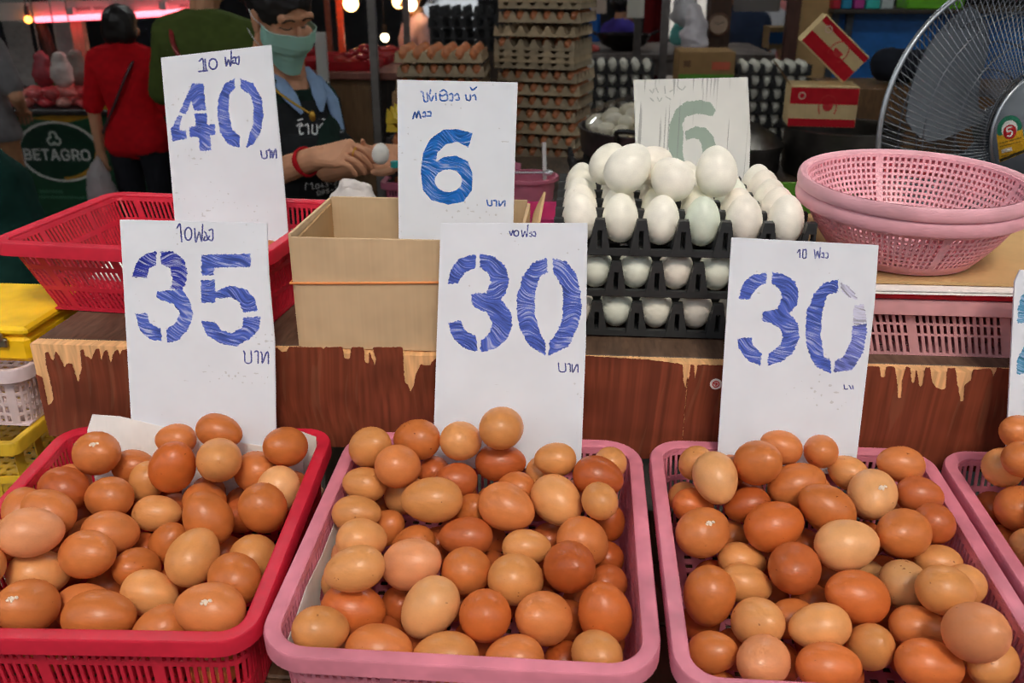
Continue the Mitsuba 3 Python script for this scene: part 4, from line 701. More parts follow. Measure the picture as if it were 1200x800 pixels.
sign('white board with a solid bright blue 6 standing in the cardboard box', {'o': (-0.15, 1.075, 1.2), 'a': 7, 'corners': [(-0.0729, 0.2294), (0.0713, 0.2276), (0.0691, 0.1447), (0.0658, 0.0401), (0.066, 0.0186), (-0.0772, 0.0153)], 'polys': [([(0.0177, 0.1684), (-0.0006, 0.173), (-0.0182, 0.1721), (-0.0343, 0.1609), (-0.0435, 0.1442), (-0.0468, 0.1198), (-0.0443, 0.0987), (-0.0337, 0.0864), (-0.012, 0.0815), (0.006, 0.0854), (0.0168, 0.0997), (0.0176, 0.1208), (0.0116, 0.1346), (-0.0026, 0.1414), (-0.0186, 0.1394), (-0.0276, 0.1334), (-0.0257, 0.1445), (-0.0149, 0.155), (-0.0007, 0.1579), (0.0127, 0.1512)], 5)], 'hole': (0, [(0.0047, 0.1112), (0.0027, 0.1046), (-0.0028, 0.0994), (-0.0105, 0.0969), (-0.0187, 0.0976), (-0.0255, 0.1013), (-0.0293, 0.1072), (-0.0292, 0.114), (-0.0253, 0.12), (-0.0184, 0.1239), (-0.0103, 0.1248), (-0.0026, 0.1226), (0.0028, 0.1176), (0.0047, 0.1112)]), 'text': [[(-0.0451, 0.2164), (-0.0423, 0.2151), (-0.041, 0.2057), (-0.0368, 0.2058), (-0.0374, 0.2151)], [(-0.0331, 0.2185), (-0.0339, 0.2142)], [(-0.0353, 0.2125), (-0.0326, 0.2058), (-0.0297, 0.2112)], [(-0.0269, 0.2142), (-0.0263, 0.2065)], [(-0.022, 0.2139), (-0.0207, 0.2066), (-0.0129, 0.2073), (-0.0136, 0.214), (-0.0178, 0.212), (-0.0213, 0.2126)], [(-0.0212, 0.2166), (-0.017, 0.2187), (-0.0136, 0.216)], [(-0.0101, 0.2134), (-0.0066, 0.2141), (-0.0066, 0.2067), (-0.0094, 0.2067)], [(-0.0038, 0.2121), (-0.0003, 0.2142), (0.0017, 0.2075), (-0.0024, 0.2074)], [(0.0095, 0.2129), (0.0108, 0.2076), (0.015, 0.2076), (0.015, 0.213)], [(0.0178, 0.2123), (0.0206, 0.213), (0.022, 0.2077)], [(0.0154, 0.2216), (0.0178, 0.219), (0.0227, 0.2224)], [(-0.0552, 0.1846), (-0.0526, 0.1921), (-0.0506, 0.186), (-0.0483, 0.1935), (-0.0456, 0.1854)], [(-0.0427, 0.1915), (-0.0405, 0.1929), (-0.0399, 0.1875), (-0.0435, 0.1875)], [(-0.037, 0.1929), (-0.0335, 0.193), (-0.0336, 0.1882), (-0.0378, 0.1882)], [(0.0354, 0.0877), (0.0369, 0.0817), (0.0412, 0.0818), (0.0412, 0.0874)], [(0.044, 0.0875), (0.0469, 0.0875), (0.0473, 0.0812)], [(0.0505, 0.0869), (0.0512, 0.0812), (0.0555, 0.0863), (0.0576, 0.087), (0.0577, 0.0814)]], 'w': 0.0019}, foot=-0.0575)
sign('old cracked white wooden board with a faded grey-green 6 behind the white eggs', {'o': (0.13, 1.285, 1.27), 'a': 6, 'corners': [(-0.0598, 0.1394), (0.0953, 0.1441), (0.1052, 0.065), (0.1141, -0.0133), (0.0724, -0.0177), (-0.0438, -0.0198), (-0.0538, 0.0629)], 'polys': [([(0.0555, 0.1004), (0.0476, 0.1105), (0.0335, 0.1138), (0.0138, 0.1117), (-0.0002, 0.1006), (-0.0075, 0.0809), (-0.0083, 0.0532), (-0.0043, 0.0332), (0.0075, 0.0193), (0.0179, 0.0142), (0.017, 0.0295), (0.0128, 0.0455), (0.0127, 0.0654), (0.0106, 0.0812), (0.0151, 0.091), (0.0288, 0.0951), (0.0416, 0.0941), (0.0513, 0.0918)], 6), ([(0.0144, 0.0713), (0.0299, 0.0786), (0.0441, 0.0757), (0.0549, 0.0639), (0.061, 0.0462), (0.0605, 0.0302), (0.0544, 0.0139), (0.0345, 0.0088), (0.0196, 0.0134), (0.0186, 0.0295), (0.0339, 0.0177), (0.0415, 0.0258), (0.0409, 0.0459), (0.0352, 0.0597), (0.0262, 0.0624), (0.0168, 0.0583)], 6)], 'hole': None, 'text': [[(-0.0375, 0.1267), (-0.0333, 0.1228), (-0.032, 0.1283)], [(-0.0289, 0.1294), (-0.0254, 0.1229)], [(-0.0171, 0.1315), (-0.0158, 0.1222)], [(-0.0096, 0.1246), (-0.0041, 0.127), (-0.0038, 0.1216)], [(0.0003, 0.1316), (0.0069, 0.1271), (0.0114, 0.1317)], [(-0.0362, 0.1158), (-0.0311, 0.1112)], [(-0.0262, 0.1167), (-0.0231, 0.1113), (-0.0202, 0.116)], [(-0.0143, 0.1176), (-0.0074, 0.1138)]], 'w': 0.00143}, col=(216, 218, 216), th=0.008, foot=-0.1335, e=1.0, amp=0.0009, ink_label='faded grey-green digit')

# ---------------------------------------------------------------- on the counter: crimson basket, cardboard box
def level(x, y, z, yaw=0.0, pitch=0.0):
    M = np.eye(4); M[:3, :3] = rot([0, 0, 1], yaw)[:3, :3] @ rot([1, 0, 0], pitch)[:3, :3]; M[:3, 3] = (x, y, z); return M
basket('counter_basket', 'crimson red slatted basket on the counter behind the 35 and 40 signs', 0.375, 0.285, 0.094, 0.03, level(-0.548, 1.160, ZC + 0.0985, -5), (204, 36, 60), taper=0.022, rim=0.016, lean=0.22)
paper('paper_sheet', 'rumpled white paper lying in the crimson counter basket', 'paper', [(-0.10, -0.085), (0.11, -0.085), (0.11, 0.085), (-0.10, 0.085)], 0.001, level(-0.54, 1.155, ZC + 0.045, 2, 2), bend=0.02)
for p, ax in (((-0.403, 1.095, 1.205), (0.3, -0.5, 0.6)),):
    k = free('egg'); scene[k] = egg_dict(TONE['b'], 0.3, p, ax, 0.026, 0.0208)
    tag(k, 'single brown egg in the crimson counter basket, peeking out beside the 40 sign', 'egg')
k = thing('cardboard_box', 'open brown cardboard box with a rubber band around it, on the counter', 'box')
KB = (198, 172, 138)
z0, z1 = ZC + 0.001, 1.271
part(k, 'panel', bx(-0.326, -0.068, 0.962, 0.966, z0, z1 - 0.001), 'card', KB, label='front panel')
part(k, 'panel', bx(-0.326, -0.068, 1.138, 1.142, z0, z1 + 0.004), 'card', KB)
part(k, 'panel', bx(-0.330, -0.3265, 0.966, 1.140, z0, z1 + 0.002), 'card', KB)
part(k, 'panel', bx(-0.0675, -0.064, 0.966, 1.140, z0, z1), 'card', KB)
part(k, 'bottom', bx(-0.3255, -0.0685, 0.967, 1.137, z0, z0 + 0.003), 'card', KB)
part(k, 'inner_flap', xf(bx(-0.0015, 0.0015, -0.085, 0.085, -0.12, 0.0), level(-0.3235, 1.05, z1 - 0.004, 2)), 'card', (170, 138, 100))
part(k, 'inner_flap', xf(bx(-0.0015, 0.0015, -0.080, 0.080, 0, 0.03), level(-0.058, 1.06, z1 - 0.012) @ rot([0, 1, 0], 25)), 'card', (190, 158, 118))
zb = 1.2185
rb = [(-0.3315, 0.9605, zb - 0.003), (-0.2, 0.9605, zb + 0.001), (-0.0630, 0.9605, zb + 0.006), (-0.0625, 1.05, zb + 0.006), (-0.0625, 1.1435, zb + 0.006), (-0.2, 1.1435, zb + 0.003), (-0.3315, 1.1435, zb), (-0.3317, 1.05, zb - 0.002)]
rb = np.vstack([np.linspace(rb[i], rb[(i + 1) % 8], 6, endpoint=False) for i in range(8)])
put('rubber_band', tube(rb, 0.0012, 6, True, 1.2), 'satin', (232, 150, 88), 0.2, True, 'thin orange rubber band stretched around the cardboard box', 'rubber band')

# ---------------------------------------------------------------- trays of white duck eggs
CELL = 0.0485
def black_tray(nx, ny, detail=True):
    ms = []
    W_, D_ = nx * CELL, ny * CELL
    ms.append(bx(-W_ / 2 - 0.004, W_ / 2 + 0.004, -D_ / 2 - 0.004, D_ / 2 + 0.004, 0, 0.0075) - bx(-W_ / 2 + 0.004, W_ / 2 - 0.004, -D_ / 2 + 0.004, D_ / 2 - 0.004, -1, 1))
    for i in range(1, nx): x = -W_ / 2 + i * CELL; ms.append(bx(x - 0.003, x + 0.003, -D_ / 2, D_ / 2, 0.0005, 0.006))
    for j in range(1, ny): y = -D_ / 2 + j * CELL; ms.append(bx(-W_ / 2, W_ / 2, y - 0.003, y + 0.003, 0.0005, 0.006))
    h, b, t = 0.0425, 0.0135, 0.0055
    def fr(b, t, h, z=0.0): return m3.Manifold.hull_points(np.array([[sx * s, sy * s, zz] for s, zz in ((b, z), (t, h)) for sx in (-1, 1) for sy in (-1, 1)]))
    post = fr(b, t, h)
    if detail:
        post -= bx(-0.0028, 0.0028, -0.05, 0.05, 0.008, 0.030); post -= bx(-0.05, 0.05, -0.0028, 0.0028, 0.008, 0.030)
    for i in range(nx + 1):
        for j in range(ny + 1):
            x, y = -W_ / 2 + i * CELL, -D_ / 2 + j * CELL
            ms.append(post.translate([x, y, 0.001]))
    return m3.Manifold.batch_boolean(ms, m3.OpType.Add) ^ bx(-W_ / 2 - 0.0055, W_ / 2 + 0.0055, -D_ / 2 - 0.0055, D_ / 2 + 0.0055, -1, 1)
TR65, TR55 = black_tray(6, 5), black_tray(5, 5)
BLK = (46, 48, 50)
TX, TY = 0.1215, 1.150
LZ = (ZC + 0.002, ZC + 0.053, ZC + 0.104)
tl = ['lowest black plastic egg tray of the white egg stack on the counter', 'middle black plastic egg tray of the white egg stack on the counter', 'top black plastic egg tray holding the heaped white duck eggs']
d65, d55 = shp(TR65, 'satin', BLK, 0.4), shp(TR55, 'satin', BLK, 0.4)
for i in range(3):
    k = free('egg_tray'); tag(k, tl[i], 'egg tray', 'black trays of white eggs on the counter')
    scene[k] = {**(d55 if i == 1 else d65), 'to_world': T(level(TX + (0.0 if i != 1 else -0.003), TY, LZ[i]))}
DUCK = [(244, 242, 230), (240, 238, 224), (234, 240, 226), (244, 240, 228), (240, 234, 222)]
def duck(p, ax, label, a=0.0305, b=0.0225, tone=None, group='white duck eggs on the counter'):
    k = free('duck_egg'); scene[k] = egg_dict(DUCK[int(rng.integers(5))] if tone is None else tone, 0.0, p, ax, a, b)
    tag(k, label, 'egg', group); return k
for i in range(3):
    nx = 5 if i == 1 else 6
    for c_ in range(nx):
        for r_ in range(5):
            if i < 2 and r_: continue
            x, y = TX + (c_ - (nx - 1) / 2) * CELL - (0.003 if i == 1 else 0), TY + (r_ - 2) * CELL
            up = rng.normal(0, 0.035, 3) + np.array([0, 0, 1.0 if i == 2 else -1.0])
            lay = ('lowest', 'middle', 'top')[i]
            if i == 2: z, b = LZ[2] + 0.037 + rng.uniform(-0.001, 0.003), 0.0216 + rng.uniform(-0.0005, 0.0004)
            else: z, b = LZ[i] + 0.0265, 0.0212
            rown = ('front', 'second', 'third', 'fourth', 'rear')[r_]
            if i == 2 or r_ == 0: l = f'white duck egg, {ORD[c_]} from the cardboard box, {rown} row, {lay} tray of the counter stack'
            else: l = f'white duck egg hidden in the {lay} black tray, {rown} row, {"box" if c_ == 0 else "colander"} side'
            duck((x, y, z), up, l, 0.0300 if i == 2 else 0.0243, b, (220, 230, 214) if (i == 2 and r_ == 0 and c_ == 3) else None)
duck((0.0570, 1.090, 1.3285), (0.55, 0.2, 0.72), 'large tilted white duck egg heaped above the third egg of the top black tray', 0.0325, 0.0262)
duck((0.1095, 1.083, 1.3180), (-0.5, 0.7, 0.45), 'white duck egg lying heaped between the tilted large one and the upright one', 0.029, 0.0250)
duck((0.1630, 1.091, 1.3260), (-0.12, 0.1, 1), 'big upright white duck egg heaped before the old wooden 6 board', 0.0310, 0.0248)
duck((0.0345, 1.143, 1.3235), (0.4, 0.5, 0.6), 'white duck egg with a small brown mark, heaped behind the large tilted one', 0.029, 0.0225)
duck((0.0880, 1.141, 1.3235), (0.8, 0.3, 0.3), 'white duck egg lying heaped behind the large tilted one, against the wooden board', 0.029, 0.0225)

# ---------------------------------------------------------------- colanders, sheets and baskets at the right end
basket('slatted_basket', 'faded pink slatted basket under the cardboard and colanders', 0.335, 0.265, 0.0655, 0.02, level(0.462, 1.117, ZC + 0.0690), (200, 146, 150), taper=0.004, rim=0.010, rows=((0.03, 0.36), (0.40, 0.56), (0.60, 0.94)), shear=0.018, e=0.5, solid=0.5)
k = thing('serving_tray', 'flat red plastic tray lying on the faded pink slatted basket', 'tray')
part(k, 'base', xf(bx(-0.163, 0.163, -0.128, 0.128, 0.0, 0.002), level(0.462, 1.119, ZC + 0.0715)), 'satin', (204, 30, 48))
part(k, 'rim', xf(sweep(rrect(0.334, 0.264, 0.02), [(0, 0), (0, 0.0075), (-0.006, 0.0075), (-0.006, 0)]), level(0.462, 1.119, ZC + 0.0725)), 'satin', (204, 30, 48), 0.3, 30)
paper('paper_sheet', 'white paper sheet sticking out under the brown cardboard by the colanders', 'paper', [(-0.175, -0.14), (0.165, -0.130), (0.16, 0.12), (-0.16, 0.12)], 0.001, level(0.466, 1.112, ZC + 0.0815, -1.0), bend=0.001)
paper('paper_sheet', 'second white paper sheet, lying slightly askew on the first', 'paper', [(-0.17, -0.128), (0.165, -0.135), (0.16, 0.12), (-0.15, 0.12)], 0.001, level(0.466, 1.112, ZC + 0.0840, 2.0), bend=0.001)
put('cardboard_sheet', bx(0.27, 0.645, 0.998, 1.30, ZC + 0.0862, ZC + 0.0900), 'card', (190, 156, 110), 0.3, False, 'flat brown cardboard sheet under the pink colanders', 'cardboard')
basket('counter_basket', 'red basket with white paper at the far end of the counter', 0.30, 0.36, 0.125, 0.04, level(0.815, 1.19, ZC + 0.129, 12), (190, 34, 52), taper=0.03, rim=0.017)
paper('paper_sheet', 'white paper lining the red basket at the counter end', 'paper', [(-0.115, -0.14), (0.115, -0.14), (0.115, 0.14), (-0.115, 0.14)], 0.001, level(0.815, 1.19, ZC + 0.104, 12, 0), bend=0.02)
def colander(label, M, col, first):
    th = thing('colander', label, 'colander', 'stacked pink colanders')
    R0, RB, H = 0.1235, 0.082, 0.073
    prof = [(R0, -0.0005), (R0 + 0.002, 0.003), (R0 + 0.007, 0.004), (0.1325, 0.001), (0.1335, -0.005), (0.1325, -0.011), (0.1305, -0.0125), (0.1295, -0.011), (0.1290, -0.004), (R0 + 0.003, -0.002)]
    part(th, 'rim', xf(lathe(prof + prof[:1], 72), M), 'satin', col, 0.35, 50)
    n = 104; us = []
    for i in range(n): us += [i, i + 0.42]
    us = np.array(us + [n]) * 2 * np.pi / n
    m = 9; vs = [0.0]
    for j in range(m): a = 0.045 + j * 0.092; vs += [a, a + 0.058]
    vs = np.array(vs + [0.9, 1.0])
    mask = np.zeros((2 * n, len(vs) - 1), bool); mask[1::2, 1:2 * m:2] = True; mask[1::2][np.arange(n) % 26 == 0] = False
    def fn(u, v, dd):
        r = RB + (R0 - RB) * np.sin(np.clip(1 - v, 0, 1) * np.pi / 2) ** 0.8 if False else R0 - (R0 - RB) * v ** 1.4
        z = -H * (1 - (1 - v) ** 1.25) if False else -H * v ** 0.92
        r = r - dd
        return np.stack([r * np.cos(u), r * np.sin(u), z], 1)
    part(th, 'bowl', xf(lattice(us, vs, mask, fn, 0.0018, True), M), 'satin', col, 0.35)
    vb = np.linspace(0.04, 1, 12); mb = np.zeros((104, 11), bool); mb[1::2, 1::2] = True; mb[:, 10] = False
    part(th, 'base', xf(lattice(np.linspace(0, 2 * np.pi, 105), vb, mb, lambda u, v, dd: np.stack([RB * v * np.cos(u), RB * v * np.sin(u), np.full_like(u, -H - 0.0005 + dd)], 1), 0.0018, True), M), 'satin', col, 0.35)
zc = ZC + 0.0910 + 0.0795
colander('upper pink colander, open at the top, nested in another one', level(0.3950, 1.088, zc + 0.0170, 0, 3.4) @ rot([0, 0, 1], 0), (228, 170, 182), True)
colander('lower pink colander of the nested two, standing on brown cardboard', level(0.3950, 1.090, zc, 0, 3.4), (226, 164, 176), False)

# ---------------------------------------------------------------- crates at the left end
YEL = (236, 186, 30)
def crate(label, w, d, h, M, col, key='plastic_crate', holes=((0.10, 0.42), (0.52, 0.86)), pitch=0.04):
    return basket(key, label, w, d, h, 0.012, M, col, taper=0.0, rim=0.012, rows=holes, pitch=pitch, solid=0.35, e=0.6)
crate('yellow plastic crate at the bottom of the stack beside the counter end', 0.30, 0.36, 0.14, level(-0.855, 1.13, 0.8865), (200, 160, 40))
crate('yellow plastic crate under the white mesh basket beside the counter', 0.30, 0.36, 0.105, level(-0.85, 1.12, 0.997), (206, 168, 46))
basket('mesh_basket', 'pinkish white mesh basket between yellow crates beside the counter', 0.27, 0.30, 0.08, 0.03, level(-0.825, 1.12, 1.0835), (214, 196, 200), taper=0.012, rim=0.010, rows=((0.04, 0.17), (0.22, 0.36), (0.41, 0.55), (0.60, 0.74), (0.79, 0.94)), pitch=0.009, solid=0.4, e=0.4)
k = thing('tool_case', 'bright yellow plastic case with a metal clasp on the white mesh basket', 'case')
part(k, 'body', bx(-0.95, -0.690, 0.995, 1.16, 1.0870, 1.123, 0.006), 'satin', (244, 194, 20), 0.3)
part(k, 'lid', bx(-0.952, -0.688, 0.993, 1.162, 1.1242, 1.136, 0.004), 'satin', (246, 200, 28), 0.3)
part(k, 'clasp', cat_(bx(-0.742, -0.714, 0.988, 0.9945, 1.110, 1.122, 0.002), bx(-0.738, -0.718, 0.986, 0.9928, 1.118, 1.130, 0.002)), 'metal', (150, 140, 120), 0.6)
for yy in (0.97, 1.25):
    for xx in (-0.96, -0.73): pass
put('stool', bx(-1.0, -0.70, 0.95, 1.30, 0.0, 0.7425, 0.005), 'wood', (90, 70, 55), 0.6, False, 'plain wooden block stand carrying the stack of crates', 'stand')

# ---------------------------------------------------------------- people: bodies, heads, hands
def tm(m, M): return m.transform(np.asarray(M, float)[:3, :4])
def head_parts(fine=16):
    s = lambda c, r: sph(c, r, fine)
    ms = [s((0, 0.012, 0.03), (0.074, 0.088, 0.083)), (s((0, -0.02, -0.02), (0.064, 0.062, 0.05)) + s((0, -0.045, -0.075), (0.036, 0.034, 0.03))).hull(), s((0, -0.072, -0.093), (0.019, 0.016, 0.016)),
          (s((0, -0.083, 0.012), 0.007) + s((0, -0.102, -0.026), 0.0105)).hull(), s((0.011, -0.09, -0.03), 0.008), s((-0.011, -0.09, -0.03), 0.008),
          s((0, -0.079, -0.058), (0.022, 0.011, 0.009)), (s((-0.04, -0.062, 0.034), 0.014) + s((0.04, -0.062, 0.034), 0.014)).hull(),
          s((0.036, -0.052, -0.024), 0.030), s((-0.036, -0.052, -0.024), 0.030), bone((0, 0.02, -0.05), 0.05, (0, 0.035, -0.15), 0.052, fine)]
    for x in (-1, 1): ms.append((s((x * 0.073, 0.012, 0.012), (0.007, 0.018, 0.020)) + s((x * 0.070, 0.004, -0.022), (0.006, 0.010, 0.012))).hull())
    return ms
def hand_parts(W_, F, Nn, scale=1.0, curl=0.6, side=1, spread=1.0, thumb=0.5):
    """Palm and five fingers: wrist W_, direction of the fingers F, back-of-hand normal Nn; side +1: the thumb lies along N x F."""
    F = np.asarray(F, float) / np.linalg.norm(F); Nn = np.asarray(Nn, float); Nn = Nn - F * (Nn @ F); Nn /= np.linalg.norm(Nn); S = np.cross(Nn, F) * side
    W_ = np.asarray(W_, float); k = scale
    P = lambda f, s, n: W_ + k * (f * F + s * S + n * Nn)
    ms = [m3.Manifold.batch_hull([sph(P(0.0, 0.016, 0), 0.017 * k, 12), sph(P(0, -0.014, 0), 0.016 * k, 12), sph(P(0.078, 0.030, 0), 0.0125 * k, 12), sph(P(0.068, -0.032, -0.004), 0.011 * k, 12)])]
    for i, (s, L, r) in enumerate(((0.030, 0.072, 0.0088), (0.010, 0.080, 0.0090), (-0.011, 0.074, 0.0086), (-0.031, 0.058, 0.0078))):
        a, p = 0.25 * curl, P(0.080 - 0.004 * i, s * spread, 0.0)
        for j, q in enumerate((0.46, 0.30, 0.24)):
            a += curl * (0.55, 0.75, 0.5)[j]
            t = p + k * L * q * (math.cos(a) * F - math.sin(a) * Nn + 0.06 * (s / 0.03) * S * (spread - 0.8))
            ms.append(bone(p, r * k * (1 - 0.08 * j), t, r * k * (0.94 - 0.1 * j), 10)); p = t
    p = P(0.018, 0.026, -0.006)
    for j, (L, r) in enumerate(((0.040, 0.0125), (0.030, 0.0102), (0.025, 0.0088))):
        d = (0.75 + 0.1 * j) * F + (0.75 - 0.55 * thumb * j) * S - (0.25 + 0.35 * thumb * (j + 1)) * Nn
        t = p + k * L * d / np.linalg.norm(d); ms.append(bone(p, r * k, t, r * k * 0.9, 10)); p = t
    return ms
SKIN, HAIRC = (198, 146, 112), (26, 22, 22)
def standing(label, x, y, h, yaw, z0=0.0, arms=None, top=(120, 120, 120), legs=(60, 60, 70), legcut=0.08, sleeve=0.5, hair='short', skin=SKIN, stout=1.0, coarse=0.016, topz=0.80, lean=0.0, key='person', shoe=(50, 44, 40)):
    """A whole standing figure, front towards -y before the turn by yaw; arms: ((elbow, wrist) of the -x side, of the +x side)."""
    k = h / 1.6
    M = level(x, y, z0, yaw) @ np.diag([k, k, k, 1]); w = stout
    lx = lambda z: -lean * max(0, z - 0.8)
    J = lambda a, b, c: (a, b + lx(c), c)
    arms = arms or (((-0.23, 0.02, 1.06), (-0.24, -0.06, 0.82)), ((0.23, 0.02, 1.06), (0.24, -0.06, 0.82)))
    sh = [J(-0.165 * w, 0.01, 1.315), J(0.165 * w, 0.01, 1.315)]
    torso = lambda g: [m3.Manifold.batch_hull([sph(J(-0.10 * w, 0.01, 0.87), (0.075 * w + g, 0.105 * w + g, 0.085 + g)), sph(J(0.10 * w, 0.01, 0.87), (0.075 * w + g, 0.105 * w + g, 0.085 + g)), sph(J(0, 0.0, 1.04), (0.135 * w + g, 0.10 * w + g, 0.08))]),
                       m3.Manifold.batch_hull([sph(J(0, 0, 1.04), (0.135 * w + g, 0.10 * w + g, 0.08)), sph(J(-0.09 * w, -0.005, 1.22), (0.075 * w + g, 0.10 * w + g, 0.09)), sph(J(0.09 * w, -0.005, 1.22), (0.075 * w + g, 0.10 * w + g, 0.09))]),
                       m3.Manifold.batch_hull([sph(J(-0.09 * w, -0.005, 1.22), (0.075 * w + g, 0.10 * w + g, 0.09)), sph(J(0.09 * w, -0.005, 1.22), (0.075 * w + g, 0.10 * w + g, 0.09)), sph(sh[0], 0.055 + g), sph(sh[1], 0.055 + g), sph(J(0, 0.015, 1.37), 0.052 + g)])]
    def armb(s, g, part_=1.0):
        e, wr = np.array(J(*arms[s][0])), np.array(J(*arms[s][1])); a = np.array(sh[s]); out = []
        if part_ < 1: return [bone(a, 0.052 + g, a + (e - a) * part_ * 1.3, 0.046 + g)]
        out += [bone(a, 0.047 + g, e, 0.037 + g), bone(e, 0.037 + g, wr, 0.025 + g)]
        return out
    def leg(s, g, r=(0.078, 0.056, 0.036)):
        sx = (-1, 1)[s]; hp, kn, an = (sx * 0.09 * w, 0.01, 0.86), (sx * 0.095 * w, -0.005, 0.47), (sx * 0.095 * w, 0.025, 0.075)
        return [bone(hp, r[0] * w + g, kn, r[1] * w + g), bone(kn, r[1] * w + g, (sx * 0.095 * w, 0.03, 0.32), 0.054 * w + g), bone((sx * 0.095 * w, 0.03, 0.32), 0.054 * w + g, an, r[2] + g)]
    hd = [tm(m, level(0, lx(1.5) - 0.012, 1.487)) for m in head_parts(12)]
    body = torso(0) + armb(0, 0) + armb(1, 0) + leg(0, 0) + leg(1, 0) + hd
    for s in (0, 1):
        e, wr = np.array(J(*arms[s][0])), np.array(J(*arms[s][1])); d = wr - e
        body += hand_parts(wr - d / np.linalg.norm(d) * 0.008, d, (0.2, 1, 0) if abs(d[1]) < 0.15 else (0, 0, 1), 0.92, 0.45, 1 if s == 0 else -1)
        sx = (-1, 1)[s]; body.append((sph((sx * 0.095 * w, 0.045, 0.035), 0.032) + sph((sx * 0.105 * w, -0.13, 0.022), (0.036, 0.03, 0.02))).hull())
    t = thing(key, label, 'person')
    part(t, 'body', xf(flesh(body, coarse), M), 'skin', skin, 0.25, True)
    shirt = [q for q in torso(0.012)] + armb(0, 0.014, sleeve) + armb(1, 0.014, sleeve)
    shm = m3.Manifold.batch_boolean(shirt, m3.OpType.Add).trim_by_plane([0, 0, 1], topz)
    nk = sph(J(0, -0.02, 1.42), (0.07, 0.075, 0.045)); shm = shm - nk
    part(t, 'shirt', xf(dfm(flesh([shm], coarse, 5), 0.006, 11, int(x * 10) & 7), M), 'matte', top, 0.35, True)
    pm = m3.Manifold.batch_boolean([torso(0.008)[0]] + leg(0, 0.013) + leg(1, 0.013), m3.OpType.Add).trim_by_plane([0, 0, -1], -1.0).trim_by_plane([0, 0, 1], legcut)
    part(t, 'trousers', xf(dfm(flesh([pm], coarse, 5), 0.005, 10, 3), M), 'matte', legs, 0.35, True)
    hc = level(0, lx(1.5) - 0.012, 1.487)
    if hair == 'bob': hm = [sph((0, 0.020, 0.035), (0.090, 0.102, 0.090)), m3.Manifold.batch_hull([sph((-0.05, 0.04, -0.03), (0.045, 0.062, 0.06)), sph((0.05, 0.04, -0.03), (0.045, 0.062, 0.06)), sph((0, 0.03, 0.05), (0.085, 0.09, 0.05))]) - bx(-0.2, 0.2, -0.3, -0.012, -0.3, 0.05)]
    elif hair == 'bun': hm = [sph((0, 0.016, 0.035), (0.082, 0.096, 0.086)), sph((0, 0.125, 0.03), 0.045)]
    else: hm = [sph((0, 0.018, 0.038), (0.081, 0.094, 0.084))]
    cut = m3.Manifold.batch_boolean(hm, m3.OpType.Add) - m3.Manifold.hull_points(np.array([[sx * 0.2, yy, zz] for sx in (-1, 1) for yy, zz in ((-0.25, 0.085), (-0.045, 0.085), (0.0, -0.02 if hair != 'bob' else -0.3), (-0.02, -0.3), (-0.25, -0.3))]))
    part(t, 'hair', xf(dfm(flesh([tm(cut, hc)], 0.010, 4), 0.004, 40, 1), M), 'satin', HAIRC, 0.4, True)
    for s in (-1, 1):
        part(t, 'eye', xf(sph((s * 0.030, -0.0745, 0.014), (0.012, 0.006, 0.006), 10), M @ hc), 'gloss', (40, 30, 28), 0.1, True)
        part(t, 'eyebrow', xf(tube([(s * 0.016, -0.079, 0.034), (s * 0.03, -0.078, 0.038), (s * 0.044, -0.069, 0.034)], 0.003, 6), M @ hc), 'matte', HAIRC, 0.1)
        part(t, 'shoe', xf(m3.Manifold.batch_hull([sph((s * 0.095 * w, 0.05, 0.026), (0.036, 0.036, 0.024)), sph((s * 0.105 * w, -0.13, 0.020), (0.042, 0.036, 0.019))]), M), 'satin', shoe, 0.3, True)
    part(t, 'mouth', xf(tube([(-0.018, -0.088, -0.058), (0, -0.0905, -0.057), (0.018, -0.088, -0.058)], 0.0035, 6), M @ hc), 'satin', (150, 84, 76), 0.1)
    return t, M

